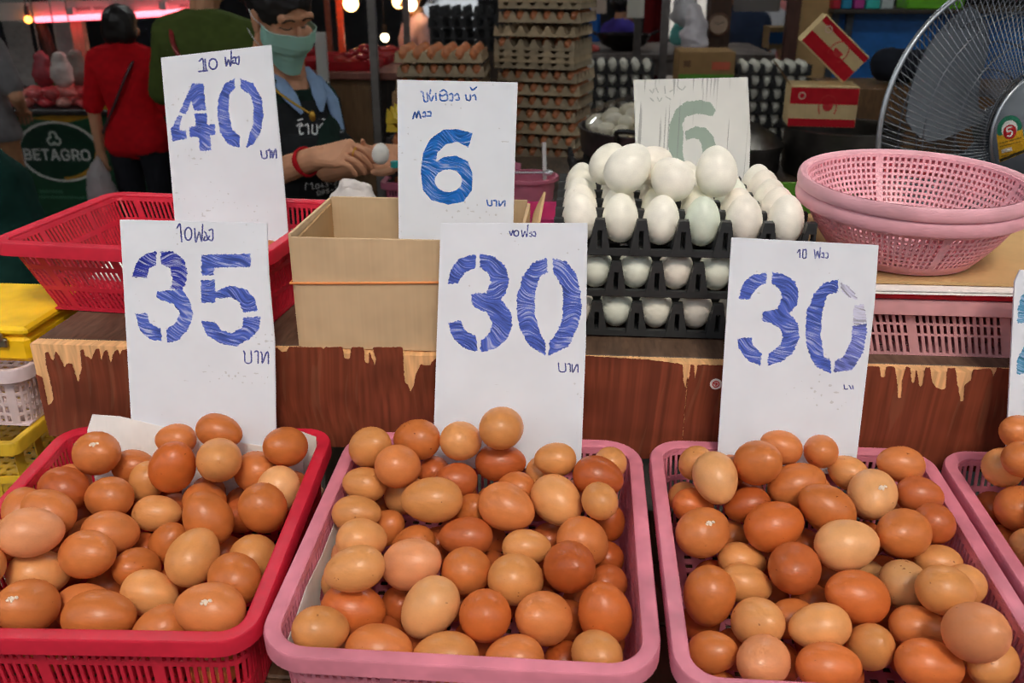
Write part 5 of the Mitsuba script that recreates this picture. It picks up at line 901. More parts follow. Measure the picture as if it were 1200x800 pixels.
# ---------------------------------------------------------------- the seller in the green mask
def seller():
    t = thing('person', 'woman in a pale green face mask and black lettered apron, peeling a white egg', 'person')
    hc = np.array((-0.8023, 2.46, 1.4314))
    HM = level(*hc, 52) @ rot([1, 0, 0], 24) @ rot([0, 1, 0], -4)
    th = math.radians(47); fw, rt = np.array([math.sin(th), -math.cos(th), 0]), np.array([-math.cos(th), -math.sin(th), 0])
    neck = np.array([hc[0] - 0.012, hc[1] + 0.06, hc[2] - 0.165])
    sR, sL = neck + rt * 0.155 + (0, 0, -0.055), neck - rt * 0.112 - fw * 0.045 + (0, 0, -0.065)
    chest, waist, hip = neck + fw * 0.03 + (0, 0, -0.19), neck - fw * 0.02 + (0, 0, -0.36), neck - fw * 0.07 + (0, 0, -0.54)
    eR, wR = np.array((-0.8664, 2.13, 1.0492)), np.array((-0.5901, 1.99, 1.1601))
    eL, wL = np.array((-0.6825, 2.38, 1.0517)), np.array((-0.4086, 2.06, 1.1533))
    def ov(c, a, b, h_, g=0.0):
        m = sph((0, 0, 0), (a + g, b + g, h_ + g)); R4 = level(*c, math.degrees(th)); return tm(m, R4)
    def torso(g): 
        C1, C2, C3 = ov(chest, 0.128, 0.098, 0.10, g), ov(waist, 0.122, 0.098, 0.09, g), ov(hip, 0.165, 0.115, 0.10, g)
        return [(C1 + C2).hull(), (C2 + C3).hull(), m3.Manifold.batch_hull([C1, sph(sR, 0.05 + g), sph(sL, 0.05 + g), sph(neck, 0.05 + g)]), bone(chest + fw * 0.070 - rt * 0.062, 0.052 + g, chest + fw * 0.070 + rt * 0.062, 0.052 + g)]
    legs_ = lambda g: sum([[bone(hip + s * rt * 0.085, 0.085 + g, np.array([*(hip + s * rt * 0.09)[:2], 0.45]), 0.056 + g), bone(np.array([*(hip + s * rt * 0.09)[:2], 0.45]), 0.056 + g, np.array([*(hip + s * rt * 0.09)[:2], 0.07]), 0.036 + g)] for s in (-1, 1)], [])
    egg_c = np.array((-0.4353, 1.93, 1.1813))
    fR = np.array((-0.4458, 1.93, 1.1959)) - wR
    hr = hand_parts(wR, fR, (0.10, -0.55, 0.83), 0.96, 0.85, 1, 0.9, 0.6)
    fL = egg_c + np.array((0.006, 0.055, -0.012)) - wL
    hl = hand_parts(wL, (-0.9, -0.25, -0.1), (0.1, 0.75, -0.65), 0.92, 0.75, -1, 0.95, 0.5)
    up = [bone(sR, 0.046, eR, 0.037), bone(eR, 0.039, wR, 0.0265), bone(sL, 0.045, eL, 0.036), bone(eL, 0.037, wL, 0.0245)]
    head = [tm(m, HM) for m in head_parts(20)]
    feet = [(sph((*(hip + s * rt * 0.09)[:2], 0.035), 0.034) + sph((*(hip + s * rt * 0.10 + fw * 0.16)[:2], 0.022), (0.036, 0.036, 0.02))).hull() for s in (-1, 1)]
    v, f = flesh(torso(0) + legs_(0) + up + head + hr + hl + feet + [bone(neck, 0.047, hc + np.array([0.0, 0.02, -0.06]), 0.047)], 0.0075, 7)
    part(t, 'body', (v, f), 'skin', (206, 150, 116), 0.2, True)
    bm = trimesh.Trimesh(v, f, process=False)
    # dark sleeved shirt, pale blue collar, apron
    shirt = m3.Manifold.batch_boolean(torso(0.008) + [bone(sR, 0.060, sR + (eR - sR) * 0.75, 0.052), bone(sL, 0.060, sL + (eL - sL) * 0.75, 0.052)], m3.OpType.Add) - sph(neck + fw * 0.045 + (0, 0, 0.035), (0.07, 0.07, 0.06))
    part(t, 'shirt', dfm(flesh([shirt], 0.010, 5), 0.006, 12, 2), 'matte', (28, 46, 40), 0.35, True, label='dark green shirt')
    part(t, 'trousers', dfm(flesh([m3.Manifold.batch_boolean(legs_(0.014) + [torso(0.012)[1]], m3.OpType.Add).trim_by_plane([0, 0, -1], -float(waist[2]) + 0.08)], 0.016, 5), 0.006, 9, 4), 'matte', (40, 42, 50), 0.3, True)
    ap = m3.Manifold.batch_boolean(torso(0.016), m3.OpType.Add) - m3.Manifold.batch_boolean(torso(0.0115), m3.OpType.Add)
    ap = ap.trim_by_plane([float(fw[0]), float(fw[1]), 0], float(fw @ chest) - 0.045).trim_by_plane([0.15 * fw[0], 0.15 * fw[1], -1.0], float(-1.0 * (chest[2] + 0.120) + 0.15 * (fw @ chest)))
    skirt = ov(hip, 0.165, 0.115, 0.10, 0.018).trim_by_plane([float(fw[0]), float(fw[1]), 0], float(fw @ hip))
    apm = flesh([ap], 0.009, 3)
    part(t, 'apron', dfm(apm, 0.002, 14, 6), 'matte', (36, 38, 40), 0.3, True, label='black apron')
    apt = trimesh.Trimesh(*apm, process=False)
    def onto(mesh, src, d, off):
        """Points of src pushed along d until they lie just in front of the mesh."""
        s, fc = VF(src); tt = trimesh.Trimesh(s, fc, process=False).subdivide_to_size(0.006); s, fc = np.array(tt.vertices), np.array(tt.faces)
        o = s - d * 0.4; loc, ri, _ = mesh.ray.intersects_location(o, np.tile(d, (len(o), 1)), multiple_hits=False)
        out = s.copy(); depth = np.full(len(s), np.nan); depth[ri] = ((loc - o[ri]) @ d); depth[np.isnan(depth)] = np.nanmedian(depth); return o + d * (depth - off)[:, None], fc
    # straps and light blue collar
    for s in (-1, 1):
        col = tube([neck + rt * s * 0.05 + fw * 0.005 + (0, 0, 0.03), neck + rt * s * 0.052 + fw * 0.055 + (0, 0, -0.005), neck + rt * s * 0.044 + fw * 0.082 + (0, 0, -0.035), neck + rt * s * 0.030 + fw * 0.108 + (0, 0, -0.075)], [0.016, 0.022, 0.022, 0.006], 10, flat=0.45)
        part(t, 'collar', col, 'matte', (150, 178, 214), 0.3, True, label='pale blue shirt collar' if s == -1 else None)
    fr_ = tube([neck - rt * 0.075 + fw * 0.02 + (0, 0, 0.005), neck - rt * 0.085 + fw * 0.075 + (0, 0, -0.05), neck - rt * 0.088 + fw * 0.102 + (0, 0, -0.12), neck - rt * 0.09 + fw * 0.112 + (0, 0, -0.19)], [0.018, 0.022, 0.016, 0.006], 10, flat=0.5)
    part(t, 'shirt_front', fr_, 'matte', (150, 178, 214), 0.3, True, label='pale blue shirt edge beside the apron')
    # hair: tied back, with a fringe line above the brow
    hm = sph((0, 0.020, 0.042), (0.083, 0.097, 0.086), 24) + sph((0, 0.135, 0.02), 0.05, 20) + bone((0, 0.08, 0.03), 0.06, (0, 0.13, 0.02), 0.04)
    hm = hm - m3.Manifold.batch_hull([sph((0, -0.088, -0.012), (0.060, 0.088, 0.076), 24), sph((0, -0.10, -0.2), (0.06, 0.09, 0.05), 16)])
    hm = hm - bx(-0.2, 0.2, -0.3, 0.030, -0.3, -0.030)
    for s in (-1, 1): hm = hm - m3.Manifold.batch_hull([sph((s * 0.082, 0.006, 0.004), (0.022, 0.024, 0.028)), sph((s * 0.082, -0.02, -0.05), (0.022, 0.03, 0.02))])
    part(t, 'hair', xf(dfm(flesh([hm], 0.006, 4), 0.0035, 55, 1), HM), 'satin', HAIRC, 0.5, True)
    # face details on the head surface
    hm_ = flesh(head_parts(20), 0.006, 7); hmt = trimesh.Trimesh(*hm_, process=False)
    def face(pts, r, off=0.0005):
        p = np.array(pts, float); o = np.c_[p[:, 0], np.full(len(p), -0.3), p[:, 1]]
        loc, ri, _ = hmt.ray.intersects_location(o, np.tile([0, 1.0, 0], (len(o), 1)), multiple_hits=False)
        q = loc[np.argsort(ri)] - (0, off, 0); return xf(tube(smooth_line(q, 4), r, 6), HM)
    for s in (-1, 1):
        part(t, 'eyelid', face([(s * 0.014, 0.010), (s * 0.022, 0.006), (s * 0.032, 0.0045), (s * 0.042, 0.008)], 0.0017), 'satin', (38, 26, 24), 0.1)
        part(t, 'eyebrow', face([(s * 0.012, 0.030), (s * 0.024, 0.035), (s * 0.036, 0.0345), (s * 0.047, 0.028)], 0.0026), 'matte', (58, 42, 36), 0.1)
    # mask: wrapped round the lower face, three pleats
    nu, nv = 41, 25; U_, V_ = np.linspace(-1, 1, nu), np.linspace(0, 1, nv); D_ = np.zeros((nu, nv)); pts = np.zeros((nu, nv, 3))
    for i, u in enumerate(U_):
        for j, q in enumerate(V_):
            an = u * math.radians(76); zz = 0.004 - 0.120 * q + 0.008 * u * u * (1 - q) + 0.022 * u * u * q - 0.012 * abs(u) * (1 - q)
            pts[i, j] = (math.sin(an), -math.cos(an), zz)
    O = np.stack([np.zeros((nu, nv)), np.zeros((nu, nv)) + 0.0, pts[..., 2]], -1).reshape(-1, 3); Dr = np.stack([pts[..., 0], pts[..., 1], np.zeros((nu, nv))], -1).reshape(-1, 3)
    loc, ri, _ = hmt.ray.intersects_location(O + Dr * 0.3, -Dr, multiple_hits=False)
    dist = np.full(nu * nv, 0.06); dist[ri] = np.linalg.norm(loc - O[ri], axis=1); D_ = dist.reshape(nu, nv)
    from scipy.ndimage import maximum_filter, gaussian_filter
    D_ = gaussian_filter(maximum_filter(D_, (5, 7)), (2.0, 2.0)) + 0.004
    D_ += 0.0014 * np.sin(np.clip((V_[None] - 0.25) / 0.5, 0, 1) * 6 * np.pi) * (np.abs(U_[:, None]) < 0.9)
    O2 = O.reshape(nu, nv, 3) + Dr.reshape(nu, nv, 3) * D_[..., None]
    O3 = O.reshape(nu, nv, 3) + Dr.reshape(nu, nv, 3) * (D_ - 0.0012)[..., None]
    i, j = np.meshgrid(np.arange(nu - 1), np.arange(nv - 1), indexing='ij'); q = np.stack([i * nv + j, (i + 1) * nv + j, (i + 1) * nv + j + 1, i * nv + j + 1], -1).reshape(-1, 4)
    ff = np.vstack([q[:, [0, 1, 2]], q[:, [0, 2, 3]]])
    mk = (np.vstack([O2.reshape(-1, 3), O3.reshape(-1, 3)]), np.vstack([ff, ff[:, ::-1] + nu * nv]))
    part(t, 'mask', xf(mk, HM), 'matte', (158, 206, 190), 0.1, True, label='pale green pleated face mask')
    edge = [O2[k, 0] for k in range(nu)]
    part(t, 'mask_edge', xf(tube(edge, 0.0016, 6), HM), 'matte', (186, 220, 208), 0.1)
    for s, ii in ((-1, 0), (1, nu - 1)):
        for jj, ez in ((0, 0.022), (nv - 4, -0.030)):
            a = O2[ii, jj]; e = np.array([s * 0.0815, 0.026, ez]); m_ = (a + e) / 2 + np.array([s * 0.006, 0, 0])
            part(t, 'ear_loop', xf(tube(smooth_line([a, m_, e], 5), 0.0012, 6), HM), 'matte', (236, 238, 236), 0.1)
    # bracelet, ring, necklace
    d = (wR - eR) / np.linalg.norm(wR - eR); c = eR + (wR - eR) * 0.86; F_ = frame(c, np.cross(d, (0, 0, 1)), z=d); a = np.linspace(0, 2 * np.pi, 25)[:-1]
    part(t, 'bracelet', xf(cat_(*[tube(np.c_[0.0325 * np.cos(a), 0.0325 * np.sin(a), 0.002 * np.sin(3 * a + o) + o * 0.003], 0.0028, 6, True) for o in (-1, 0, 1)]), F_), 'matte', (188, 30, 38), 0.3, True, label='red string bracelet')
    Nn = np.array((0.10, -0.55, 0.83)); Ff = fR / np.linalg.norm(fR); Nn = Nn - Ff * (Nn @ Ff); Nn /= np.linalg.norm(Nn); S_ = np.cross(Nn, Ff)
    rc = wR + 0.96 * (0.084 * Ff + 0.009 * S_) + 0.014 * (math.cos(0.7) * Ff - math.sin(0.7) * Nn)
    part(t, 'ring', xf(tube(np.c_[0.0098 * np.cos(a), 0.0098 * np.sin(a), 0 * a], 0.0019, 6, True), frame(rc, S_, z=math.cos(0.7) * Ff - math.sin(0.7) * Nn)), 'metal', (226, 176, 70), 0.1, True, label='gold ring')
    nl = smooth_line([(-0.8004, 2.3, 1.3129), (-0.7724, 2.27, 1.2748), (-0.731, 2.255, 1.248), (-0.6825, 2.245, 1.2206)], 6)
    part(t, 'necklace', tube(nl, 0.0032, 6), 'metal', (204, 158, 66), 0.3, True, label='thin gold necklace with a pendant')
    part(t, 'pendant', sph((-0.673, 2.24, 1.2131), (0.009, 0.006, 0.014), 12), 'metal', (204, 158, 66), 0.3, True)
    # white lettering printed on the apron
    o0 = np.array((-0.7261, 2.38, 1.0926)); ux = np.array([0.94, 0.34, 0.0]); ux /= np.linalg.norm(ux); nz = np.array([ux[1], -ux[0], 0.0]); FM = frame(o0, ux, z=nz)
    TX_ = [(0.00429, [[(-0.0299, 0.0695), (-0.0195, 0.0744), (-0.0153, 0.0689), (-0.0236, 0.0659), (-0.0237, 0.049), (-0.0156, 0.05)], [(-0.0254, 0.0827), (-0.0139, 0.0849)], [(-0.0086, 0.0686), (-0.0005, 0.0696), (-0.001, 0.048)], [(0.0114, 0.0677), (0.0097, 0.0475), (0.0218, 0.047), (0.0235, 0.0672)], [(0.0296, 0.0602), (0.041, 0.0665), (0.0434, 0.046)], [(0.0504, 0.0661), (0.0489, 0.0471), (0.0529, 0.0456)], [(0.0585, 0.0657), (0.0571, 0.0468), (0.061, 0.0452)], [(0.0419, 0.0786), (0.0472, 0.077)], [(0.0678, 0.0449), (0.0675, 0.0586), (0.0787, 0.0622), (0.0801, 0.0444)], [(0.0872, 0.0577), (0.0976, 0.06), (0.0979, 0.0436), (0.0869, 0.0441), (0.0874, 0.0509)]]), (0.00279, [[(0.0142, -0.0632), (0.02, -0.06), (0.0213, -0.0777)], [(0.0283, -0.0597), (0.0379, -0.0603), (0.0365, -0.0786)], [(0.018, -0.0507), (0.0237, -0.0483)], [(0.0417, -0.0647), (0.0406, -0.0788), (0.0503, -0.0794), (0.0514, -0.0639)], [(0.0565, -0.0698), (0.0651, -0.0661), (0.0669, -0.0803)], [(0.0076, -0.0432), (0.0108, -0.0385), (0.0155, -0.0478), (0.0217, -0.0391)], [(0.0285, -0.0394), (0.0278, -0.0485), (0.0374, -0.049), (0.0381, -0.04)], [(0.0449, -0.0494), (0.0477, -0.0405), (0.0571, -0.0431), (0.0566, -0.0501)], [(0.0669, -0.0415), (0.0663, -0.0506), (0.0759, -0.0512), (0.0766, -0.0421)], [(-0.0222, -0.1048), (-0.0208, -0.0879), (-0.0153, -0.0882)], [(-0.0101, -0.0913), (-0.003, -0.0889), (-0.003, -0.106)]])]
    vis = apt
    for kx, (w_, st) in enumerate(TX_):
        part(t, 'apron_lettering', onto(vis, poly3(brush(st, w_), 0.0003, FM), -nz, 0.0032), 'matte', (226, 228, 228), 0.05, label='white print' if kx == 0 else None)
    for s_, (x_, z_), hh in [('.043-227', (-0.0017, -0.1068), 0.015), ('095-11', (0.0063, -0.1272), 0.015)]:
        m = xf(meshkit.text_mesh(s_, hh, 0.0003, True), level(0, 0, 0)); part(t, 'apron_lettering', onto(vis, xf(mv(m, x_, z_, 0), FM), -nz, 0.0032), 'matte', (226, 228, 228), 0.05)
    k = free('peeled_egg'); scene[k] = egg_dict((240, 238, 230), 0.0, egg_c, (0.2, -0.3, 1), 0.0245, 0.019)
    tag(k, 'white egg held in the hands of the masked woman', 'egg')
    put('bottle_cap', lathe([(0.0001, 0), (0.010, 0), (0.0105, 0.012), (0.009, 0.014), (0.0001, 0.014)], 20, level(*(-0.4164, 1.985, 1.1406))), 'satin', (40, 150, 148), 0.1, 40, 'small teal plastic cap held under the peeled egg', 'cap')
seller()

# ---------------------------------------------------------------- benches behind the counter
def table(key, label, x0, x1, y0, y1, zt, col, th=0.03, cat='table', mat='wood', boards=0):
    t = thing(key, label, cat)
    part(t, 'top', bx(x0, x1, y0, y1, zt - th, zt, 0.003), mat, col, 0.7)
    for a in (x0 + 0.02, x1 - 0.07):
        for b in (y0 + 0.02, y1 - 0.07): part(t, 'leg', bx(a, a + 0.05, b, b + 0.05, 0, zt - th - 0.0005), mat, col, 0.5)
    part(t, 'rail', bx(x0 + 0.075, x1 - 0.075, y0 + 0.025, y0 + 0.05, zt - th - 0.08, zt - th - 0.0005), mat, col, 0.5)
    return t
table('work_bench', 'dark wooden work bench with pots and tubs behind the counter', -0.36, 1.7, 1.90, 2.90, 0.995, (74, 58, 46))
table('storage_bench', 'dark wooden bench carrying the tall egg tray stacks', -0.45, 1.24, 2.98, 4.40, 0.765, (70, 56, 46))

# ---------------------------------------------------------------- pulp egg trays
def pulp_tray(nx=6, ny=5, k=8):
    X, Y = np.linspace(0, nx, nx * k + 1), np.linspace(0, ny, ny * k + 1); U, V = np.meshgrid(X, Y, indexing='ij')
    cup = 0.5 - 0.25 * np.cos(2 * np.pi * U) - 0.25 * np.cos(2 * np.pi * V)      # 0 at the corners, 1 at the cups
    pk = 1 - cup
    h = 0.002 + 0.040 * np.clip(pk ** 2, 0, 0.93)
    ed = np.minimum(np.minimum(U, nx - U), np.minimum(V, ny - V)); bord = np.clip(1 - ed / 0.13, 0, 1)
    P = np.stack([(U - nx / 2) * CELL, (V - ny / 2) * CELL, h], -1)
    Q = P - np.array([0, 0, 0.0022]); n, m = U.shape
    i, j = np.meshgrid(np.arange(n - 1), np.arange(m - 1), indexing='ij'); q = np.stack([i * m + j, (i + 1) * m + j, (i + 1) * m + j + 1, i * m + j + 1], -1).reshape(-1, 4); N = n * m
    b = np.concatenate([[r * m for r in range(n)], [(n - 1) * m + r for r in range(1, m)], [r * m + m - 1 for r in range(n - 2, -1, -1)], [r for r in range(m - 2, 0, -1)]])
    b2 = np.roll(b, -1)
    # a skirt that hangs down from the border, scalloped at the cups
    lo = P.reshape(-1, 3)[b].copy(); c = (P[..., :2].reshape(-1, 2)[b]); lo[:, :2] *= 1.03; lo[:, 2] = np.minimum(lo[:, 2] - 0.006, 0.003)
    V_ = np.vstack([P.reshape(-1, 3), Q.reshape(-1, 3), lo]); s = 2 * N + np.arange(len(b)); s2 = np.roll(s, -1)
    F = np.vstack([q, q[:, ::-1] + N, np.stack([b, b2, s2, s], 1), np.stack([b + N, s, s2, b2 + N], 1)])
    return V_, np.vstack([F[:, [0, 1, 2]], F[:, [0, 2, 3]]])
PULP = pulp_tray()
pulp_d = [shp(PULP, 'matte', c, 0.4, True) for c in ((176, 156, 128), (164, 146, 120), (184, 162, 130))]
black_lo = black_tray(6, 5, False)
black_d = shp(black_lo, 'satin', (38, 38, 40), 0.4)
stuff_eggs = []      # eggs of the far trays, beyond the first three hundred
def stuff_egg(M, x, y, z, ax=(0, 0, 1), a=0.0275, b=0.0215):
    ax = np.asarray(ax, float) + rng.normal(0, 0.1, 3); ax /= np.linalg.norm(ax)
    R = frame((x, y, z), np.cross(ax, [0.31, 0.52, 0.79]), z=ax); R[:3, :3] = R[:3, :3] @ np.diag([b, b, a]); return xf(EGGLOW, M @ R)
def tray_thing(d, M, label, group, cat='egg tray', key='egg_tray'):
    k = free(key); scene[k] = {**d, 'to_world': T(M)}; tag(k, label, cat, group); return k
# the tall tower: bottom to top; F full, E empty, P partly filled
TWX, TWY, TWYAW = -0.133, 3.42, -13
FIT = True
z = 0.769; plan = 'FFFFFFFFFFEEEPEFEPFF'; brown_far = []
for i, kind in enumerate(plan):
    if kind == 'F' or i == 10: jx, jy, jw = rng.normal(0, 0.004, 2).tolist() + [rng.normal(0, 1.2)]
    if i == 10: jx -= 0.018
    M = level(TWX + jx, TWY + jy, z, TWYAW + jw + (180 if i % 2 else 0))
    what = {'F': 'filled with brown eggs', 'E': 'empty', 'P': 'holding a few eggs'}[kind]
    tray_thing(pulp_d[i % 3], M, f'pulp egg tray {what}, {ORD[i]} from the bottom of the tall tower', 'pulp trays of the tall tower')
    if kind != 'E':
        sg = -1 if i % 2 else 1
        for c_ in range(6):
            for r_ in range(5):
                edge = (r_ == (0 if sg > 0 else 4)) or (c_ == (5 if sg > 0 else 0))
                if (kind == 'F' and edge) or (kind == 'P' and rng.random() < 0.45): brown_far.append(stuff_egg(M, (c_ - 2.5) * CELL, (r_ - 2) * CELL, 0.0238 if FIT else 0.030, (0, 0, 1), 0.0192 if FIT else 0.0265, 0.0175))
    z += 0.021 if kind == 'E' and plan[i + 1] in 'EP' else 0.0455
# two cartons left of it on a box
k = thing('cardboard_box', 'plain brown box under the two egg filled pulp trays behind the blue 6 sign', 'box')
BXC = (-0.4891, 3.2, 1.242)
part(k, 'body', bx(BXC[0] - 0.16, BXC[0] + 0.15, 3.10, 3.40, 0.767, 1.1669, 0.003), 'card', (150, 118, 84))
zz = 1.1679
for i in range(3):
    M = level(BXC[0] + (0, 0.004, -0.003)[i], 3.245, zz, (0, 181, 1)[i])
    tray_thing(pulp_d[i], M, ('lowest', 'middle', 'uppermost')[i] + ' of the three egg filled pulp trays behind the blue 6 sign', 'pulp trays behind the blue 6 sign')
    FIT = i < 2
    for c_ in range(6):
        for r_ in range(5):
            if r_ == (4 if i == 1 else 0) or (i == 2): brown_far.append(stuff_egg(M, (c_ - 2.5) * CELL, (r_ - 2) * CELL, 0.0238 if FIT else 0.030, (0, 0, 1), 0.0192 if FIT else 0.0265, 0.0175))
    zz += 0.0455
# black nested trays under plastic film
k = thing('wooden_crate', 'dark wooden crate under the film wrapped black trays', 'crate')
WX = (-0.5098, 4.1, 1.2921)
part(k, 'body', bx(WX[0] - 0.17, WX[0] + 0.17, 3.98, 4.28, 0.767, 1.229, 0.004), 'wood', (66, 52, 42), 0.6)
zz = 1.231; nzt = 4
for i in range(nzt):
    tray_thing(black_d, level(WX[0] + rng.normal(0, 0.003), 4.13, zz, rng.normal(0, 0.8)), f'empty black egg tray, {ORD[i]} from the bottom of the film wrapped pile', 'film wrapped black trays'); zz += 0.0450
fl = trimesh.creation.box((0.325, 0.275, 0.01)).subdivide_to_size(0.02); v = np.array(fl.vertices) + (WX[0], 4.13, zz + 0.030); v[:, 2] += 0.02 * (meshkit.fbm(v * 14, 3, 2) - 0.5) - 0.02 * (np.abs(v[:, 0] - WX[0]) > 0.15)
put('plastic_film', (v, fl.faces), 'clear', (200, 200, 200), 0.1, True, 'crumpled clear plastic film over the pile of black trays', 'plastic film')
# black trays of white eggs, two high stacks
white_far = []
for nm, px_, n_, yy in (('beside the hanging scale post', (0.1463, 3.95, 1.0988), 8, 4.08), ('beside the old pillar', (0.7933, 3.95, 1.0698), 8, 4.08)):
    zz = 0.769
    for i in range(n_):
        off = 0.0
        M = level(px_[0] + off, yy, zz, 0)
        tray_thing(black_d, M, f'black tray of white eggs, {ORD[i]} from the bottom, stack {nm}', 'black trays ' + nm)
        for c_ in range(6):
            for r_ in range(5):
                if r_ == 0 or (i == n_ - 1 and r_ < 3): white_far.append(stuff_egg(M, (c_ - 2.5) * CELL, (r_ - 2) * CELL, 0.0320, (0, 0, -1 if i < n_ - 1 else 1), 0.0265, 0.0192))
        zz += 0.0535
SX = -0.338
# trays of brown eggs under the yellow tray, by the seller's hands
basket('shallow_basket', 'shallow pink basket under black egg trays by the seller', 0.345, 0.30, 0.05, 0.03, level(SX, 2.365, 1.05, 0), (214, 120, 150), taper=0.004)
zz = 1.012
for i in range(3):
    M = level(SX, 2.365, zz, 0)
    tray_thing(black_d, M, ('lowest', 'middle', 'uppermost')[i] + ' black tray of brown eggs beside the seller under the yellow tray', 'black trays by the seller')
    for c_ in range(6): brown_far.append(stuff_egg(M, (c_ - 2.5) * CELL, -2 * CELL, 0.031, (0, 0, -1), 0.0250, 0.0192))
    zz += 0.0525
yt = shp(PULP, 'satin', (206, 178, 52), 0.3, True)
for i in range(2): tray_thing(yt, level(SX, 2.363, zz + 0.004 + 0.021 * i, 0), ('lower', 'upper')[i] + ' empty yellow egg tray beside the seller behind her hands', 'yellow trays by the seller')

# ---------------------------------------------------------------- pots, tubs, boxes on the bench
def pot(key, label, cat, x, y, z0, r, h, col=(44, 42, 42), lid=False, handles=True, inner=True, hpos=0.75):
    t = thing(key, label, cat)
    prof = [(0.001, 0.0), (r * 0.93, 0.0), (r * 0.98, 0.012), (r, h - 0.006), (r + 0.006, h - 0.004), (r + 0.006, h), (r - 0.003, h), (r - 0.006, h - 0.01), (r * 0.93, 0.012), (0.001, 0.006)]
    part(t, 'body', lathe(prof, 48, level(x, y, z0)), 'metal', col, 0.7, 40)
    if handles:
        for s in (-1, 1):
            a = math.radians(-112 if s < 0 else 60); F_ = frame((x + r * math.cos(a), y + r * math.sin(a), z0 + h * hpos), (-math.sin(a), math.cos(a), 0), z=(0, 0, 1))
            part(t, 'handle', xf(tube(smooth_line([(-0.035, 0.0, 0.0), (-0.034, -0.012, 0.018), (-0.026, -0.02, 0.034), (0.026, -0.02, 0.034), (0.034, -0.012, 0.018), (0.035, 0, 0)], 4), 0.0065, 8), F_), 'satin', (30, 29, 30), 0.3, True)
    if lid:
        part(t, 'lid', lathe([(r + 0.008, h + 0.001), (r + 0.008, h + 0.006), (r * 0.8, h + 0.035), (r * 0.4, h + 0.06), (0.02, h + 0.068), (0.02, h + 0.09), (0.0005, h + 0.092)], 40, level(x, y, z0)), 'metal', col, 0.7, 40)
    return t
for i in range(2): tray_thing(black_d, level(0.1211, 2.46, 0.997 + 0.0445 * i, 4 * i), ('lower', 'upper')[i] + ' empty black tray under the big pan of boiled eggs', 'black trays under the pan')
tray_thing(pulp_d[2], level(0.0199 + 0.09, 2.20, 0.998, 1), 'pulp egg tray lying before the big pan of white eggs', None)
PANX, PANY = 0.1998, 2.48
PZ = 1.087
pot('pan', 'wide black pan heaped with white eggs under clear plastic', 'pan', PANX, PANY, PZ, 0.205, 0.075, (112, 106, 106))
bn = 0
for ring, (rr, n_, zh) in enumerate(((0.168, 20, 0.078), (0.126, 15, 0.096), (0.082, 10, 0.110), (0.040, 5, 0.119), (0, 1, 0.124))):
    for q in range(n_):
        an = 2 * np.pi * (q + 0.5 * ring) / n_
        if ring < 2 and math.sin(an) > 0.55: continue
        k = free('boiled_egg'); scene[k] = egg_dict([(228, 220, 196), (222, 212, 186), (232, 224, 204)][q % 3], 0.0, (PANX + rr * math.cos(an), PANY + rr * math.sin(an), PZ + zh), (rng.normal(0, 1), rng.normal(0, 1), 0.3), 0.0250, 0.0205)
        tag(k, f'white egg under the plastic in the big black pan, {("rim", "second", "third", "fourth", "crown")[ring]} ring', 'egg', 'white eggs heaped in the black pan')
scene['pan_filler'] = shp(lathe([(0.185, 0.02), (0.15, 0.040), (0.10, 0.062), (0.05, 0.078), (0.001, 0.086)], 32, level(PANX, PANY, PZ)), 'matte', (214, 204, 182), 0.4, True); tag('pan_filler', 'pale cloth under the white eggs in the big black pan', 'cloth')
a_, r_ = np.meshgrid(np.linspace(0, 2 * np.pi, 49)[:-1], np.linspace(0.001, 0.206, 14), indexing='ij')
hz = 0.155 - 0.062 * (r_ / 0.2) ** 2.2 + 0.008 * meshkit.fbm(np.stack([np.cos(a_) * r_ * 14, np.sin(a_) * r_ * 14, 0 * r_], -1), 3, 9)
vv = np.stack([PANX + r_ * np.cos(a_), PANY + r_ * np.sin(a_), PZ + hz], -1).reshape(-1, 3); i, j = np.meshgrid(np.arange(48), np.arange(13), indexing='ij'); q = np.stack([i * 14 + j, (i + 1) % 48 * 14 + j, (i + 1) % 48 * 14 + j + 1, i * 14 + j + 1], -1).reshape(-1, 4)
put('plastic_film', (vv, np.vstack([q[:, [0, 1, 2]], q[:, [0, 2, 3]]])), 'clear', (220, 220, 220), 0.1, True, 'clear plastic film covering the white eggs in the pan', 'plastic film')
pot('cooking_pot', 'large dark cooking pot under the red and white cartons', 'pot', 0.7592, 2.72, 0.996, 0.165, 0.135, (104, 100, 96), handles=False)
pot('cooking_pot', 'dark cooking pot with a domed lid behind the old wooden 6 board', 'pot', 0.4681, 2.70, 0.996, 0.115, 0.08, (92, 88, 84), lid=True, handles=False)
def lidded_tub(label, x, y, z0, r, h, col, key='plastic_tub', rt=1.18, sx=1.0):
    t = thing(key, label, 'tub')
    part(t, 'body', lathe([(0.001, 0), (r, 0), (r * rt, h), (r * rt - 0.004, h), (r - 0.004, 0.005), (0.001, 0.005)], 40, level(x, y, z0) @ np.diag([sx, 1, 1, 1])), 'satin', col, 0.3, 40)
    part(t, 'rim', lathe([(r * rt - 0.002, h - 0.002), (r * rt + 0.008, h - 0.002), (r * rt + 0.008, h + 0.006), (r * rt - 0.002, h + 0.006), (r * rt - 0.002, h - 0.002)], 40, level(x, y, z0) @ np.diag([sx, 1, 1, 1])), 'satin', col, 0.3, 40)
    return t
lidded_tub('translucent pink tub with a white stick beside the blue 6 sign', -0.1267, 2.17, 0.997, 0.056, 0.085, (196, 112, 132))
put('stirring_stick', tube([(-0.084, 2.17, 1.004), (-0.0905, 2.19, 1.165)], 0.005, 10), 'satin', (232, 230, 226), 0.1, True, 'white plastic stick standing in the pink tub', 'stick')
spn = thing('ladle', 'shiny metal ladle lying across the pink tub', 'ladle')
part(spn, 'handle', tube([(-0.158, 2.15, 1.098), (-0.084, 2.14, 1.102)], 0.003, 8), 'metal', (220, 220, 225), 0.1, True)
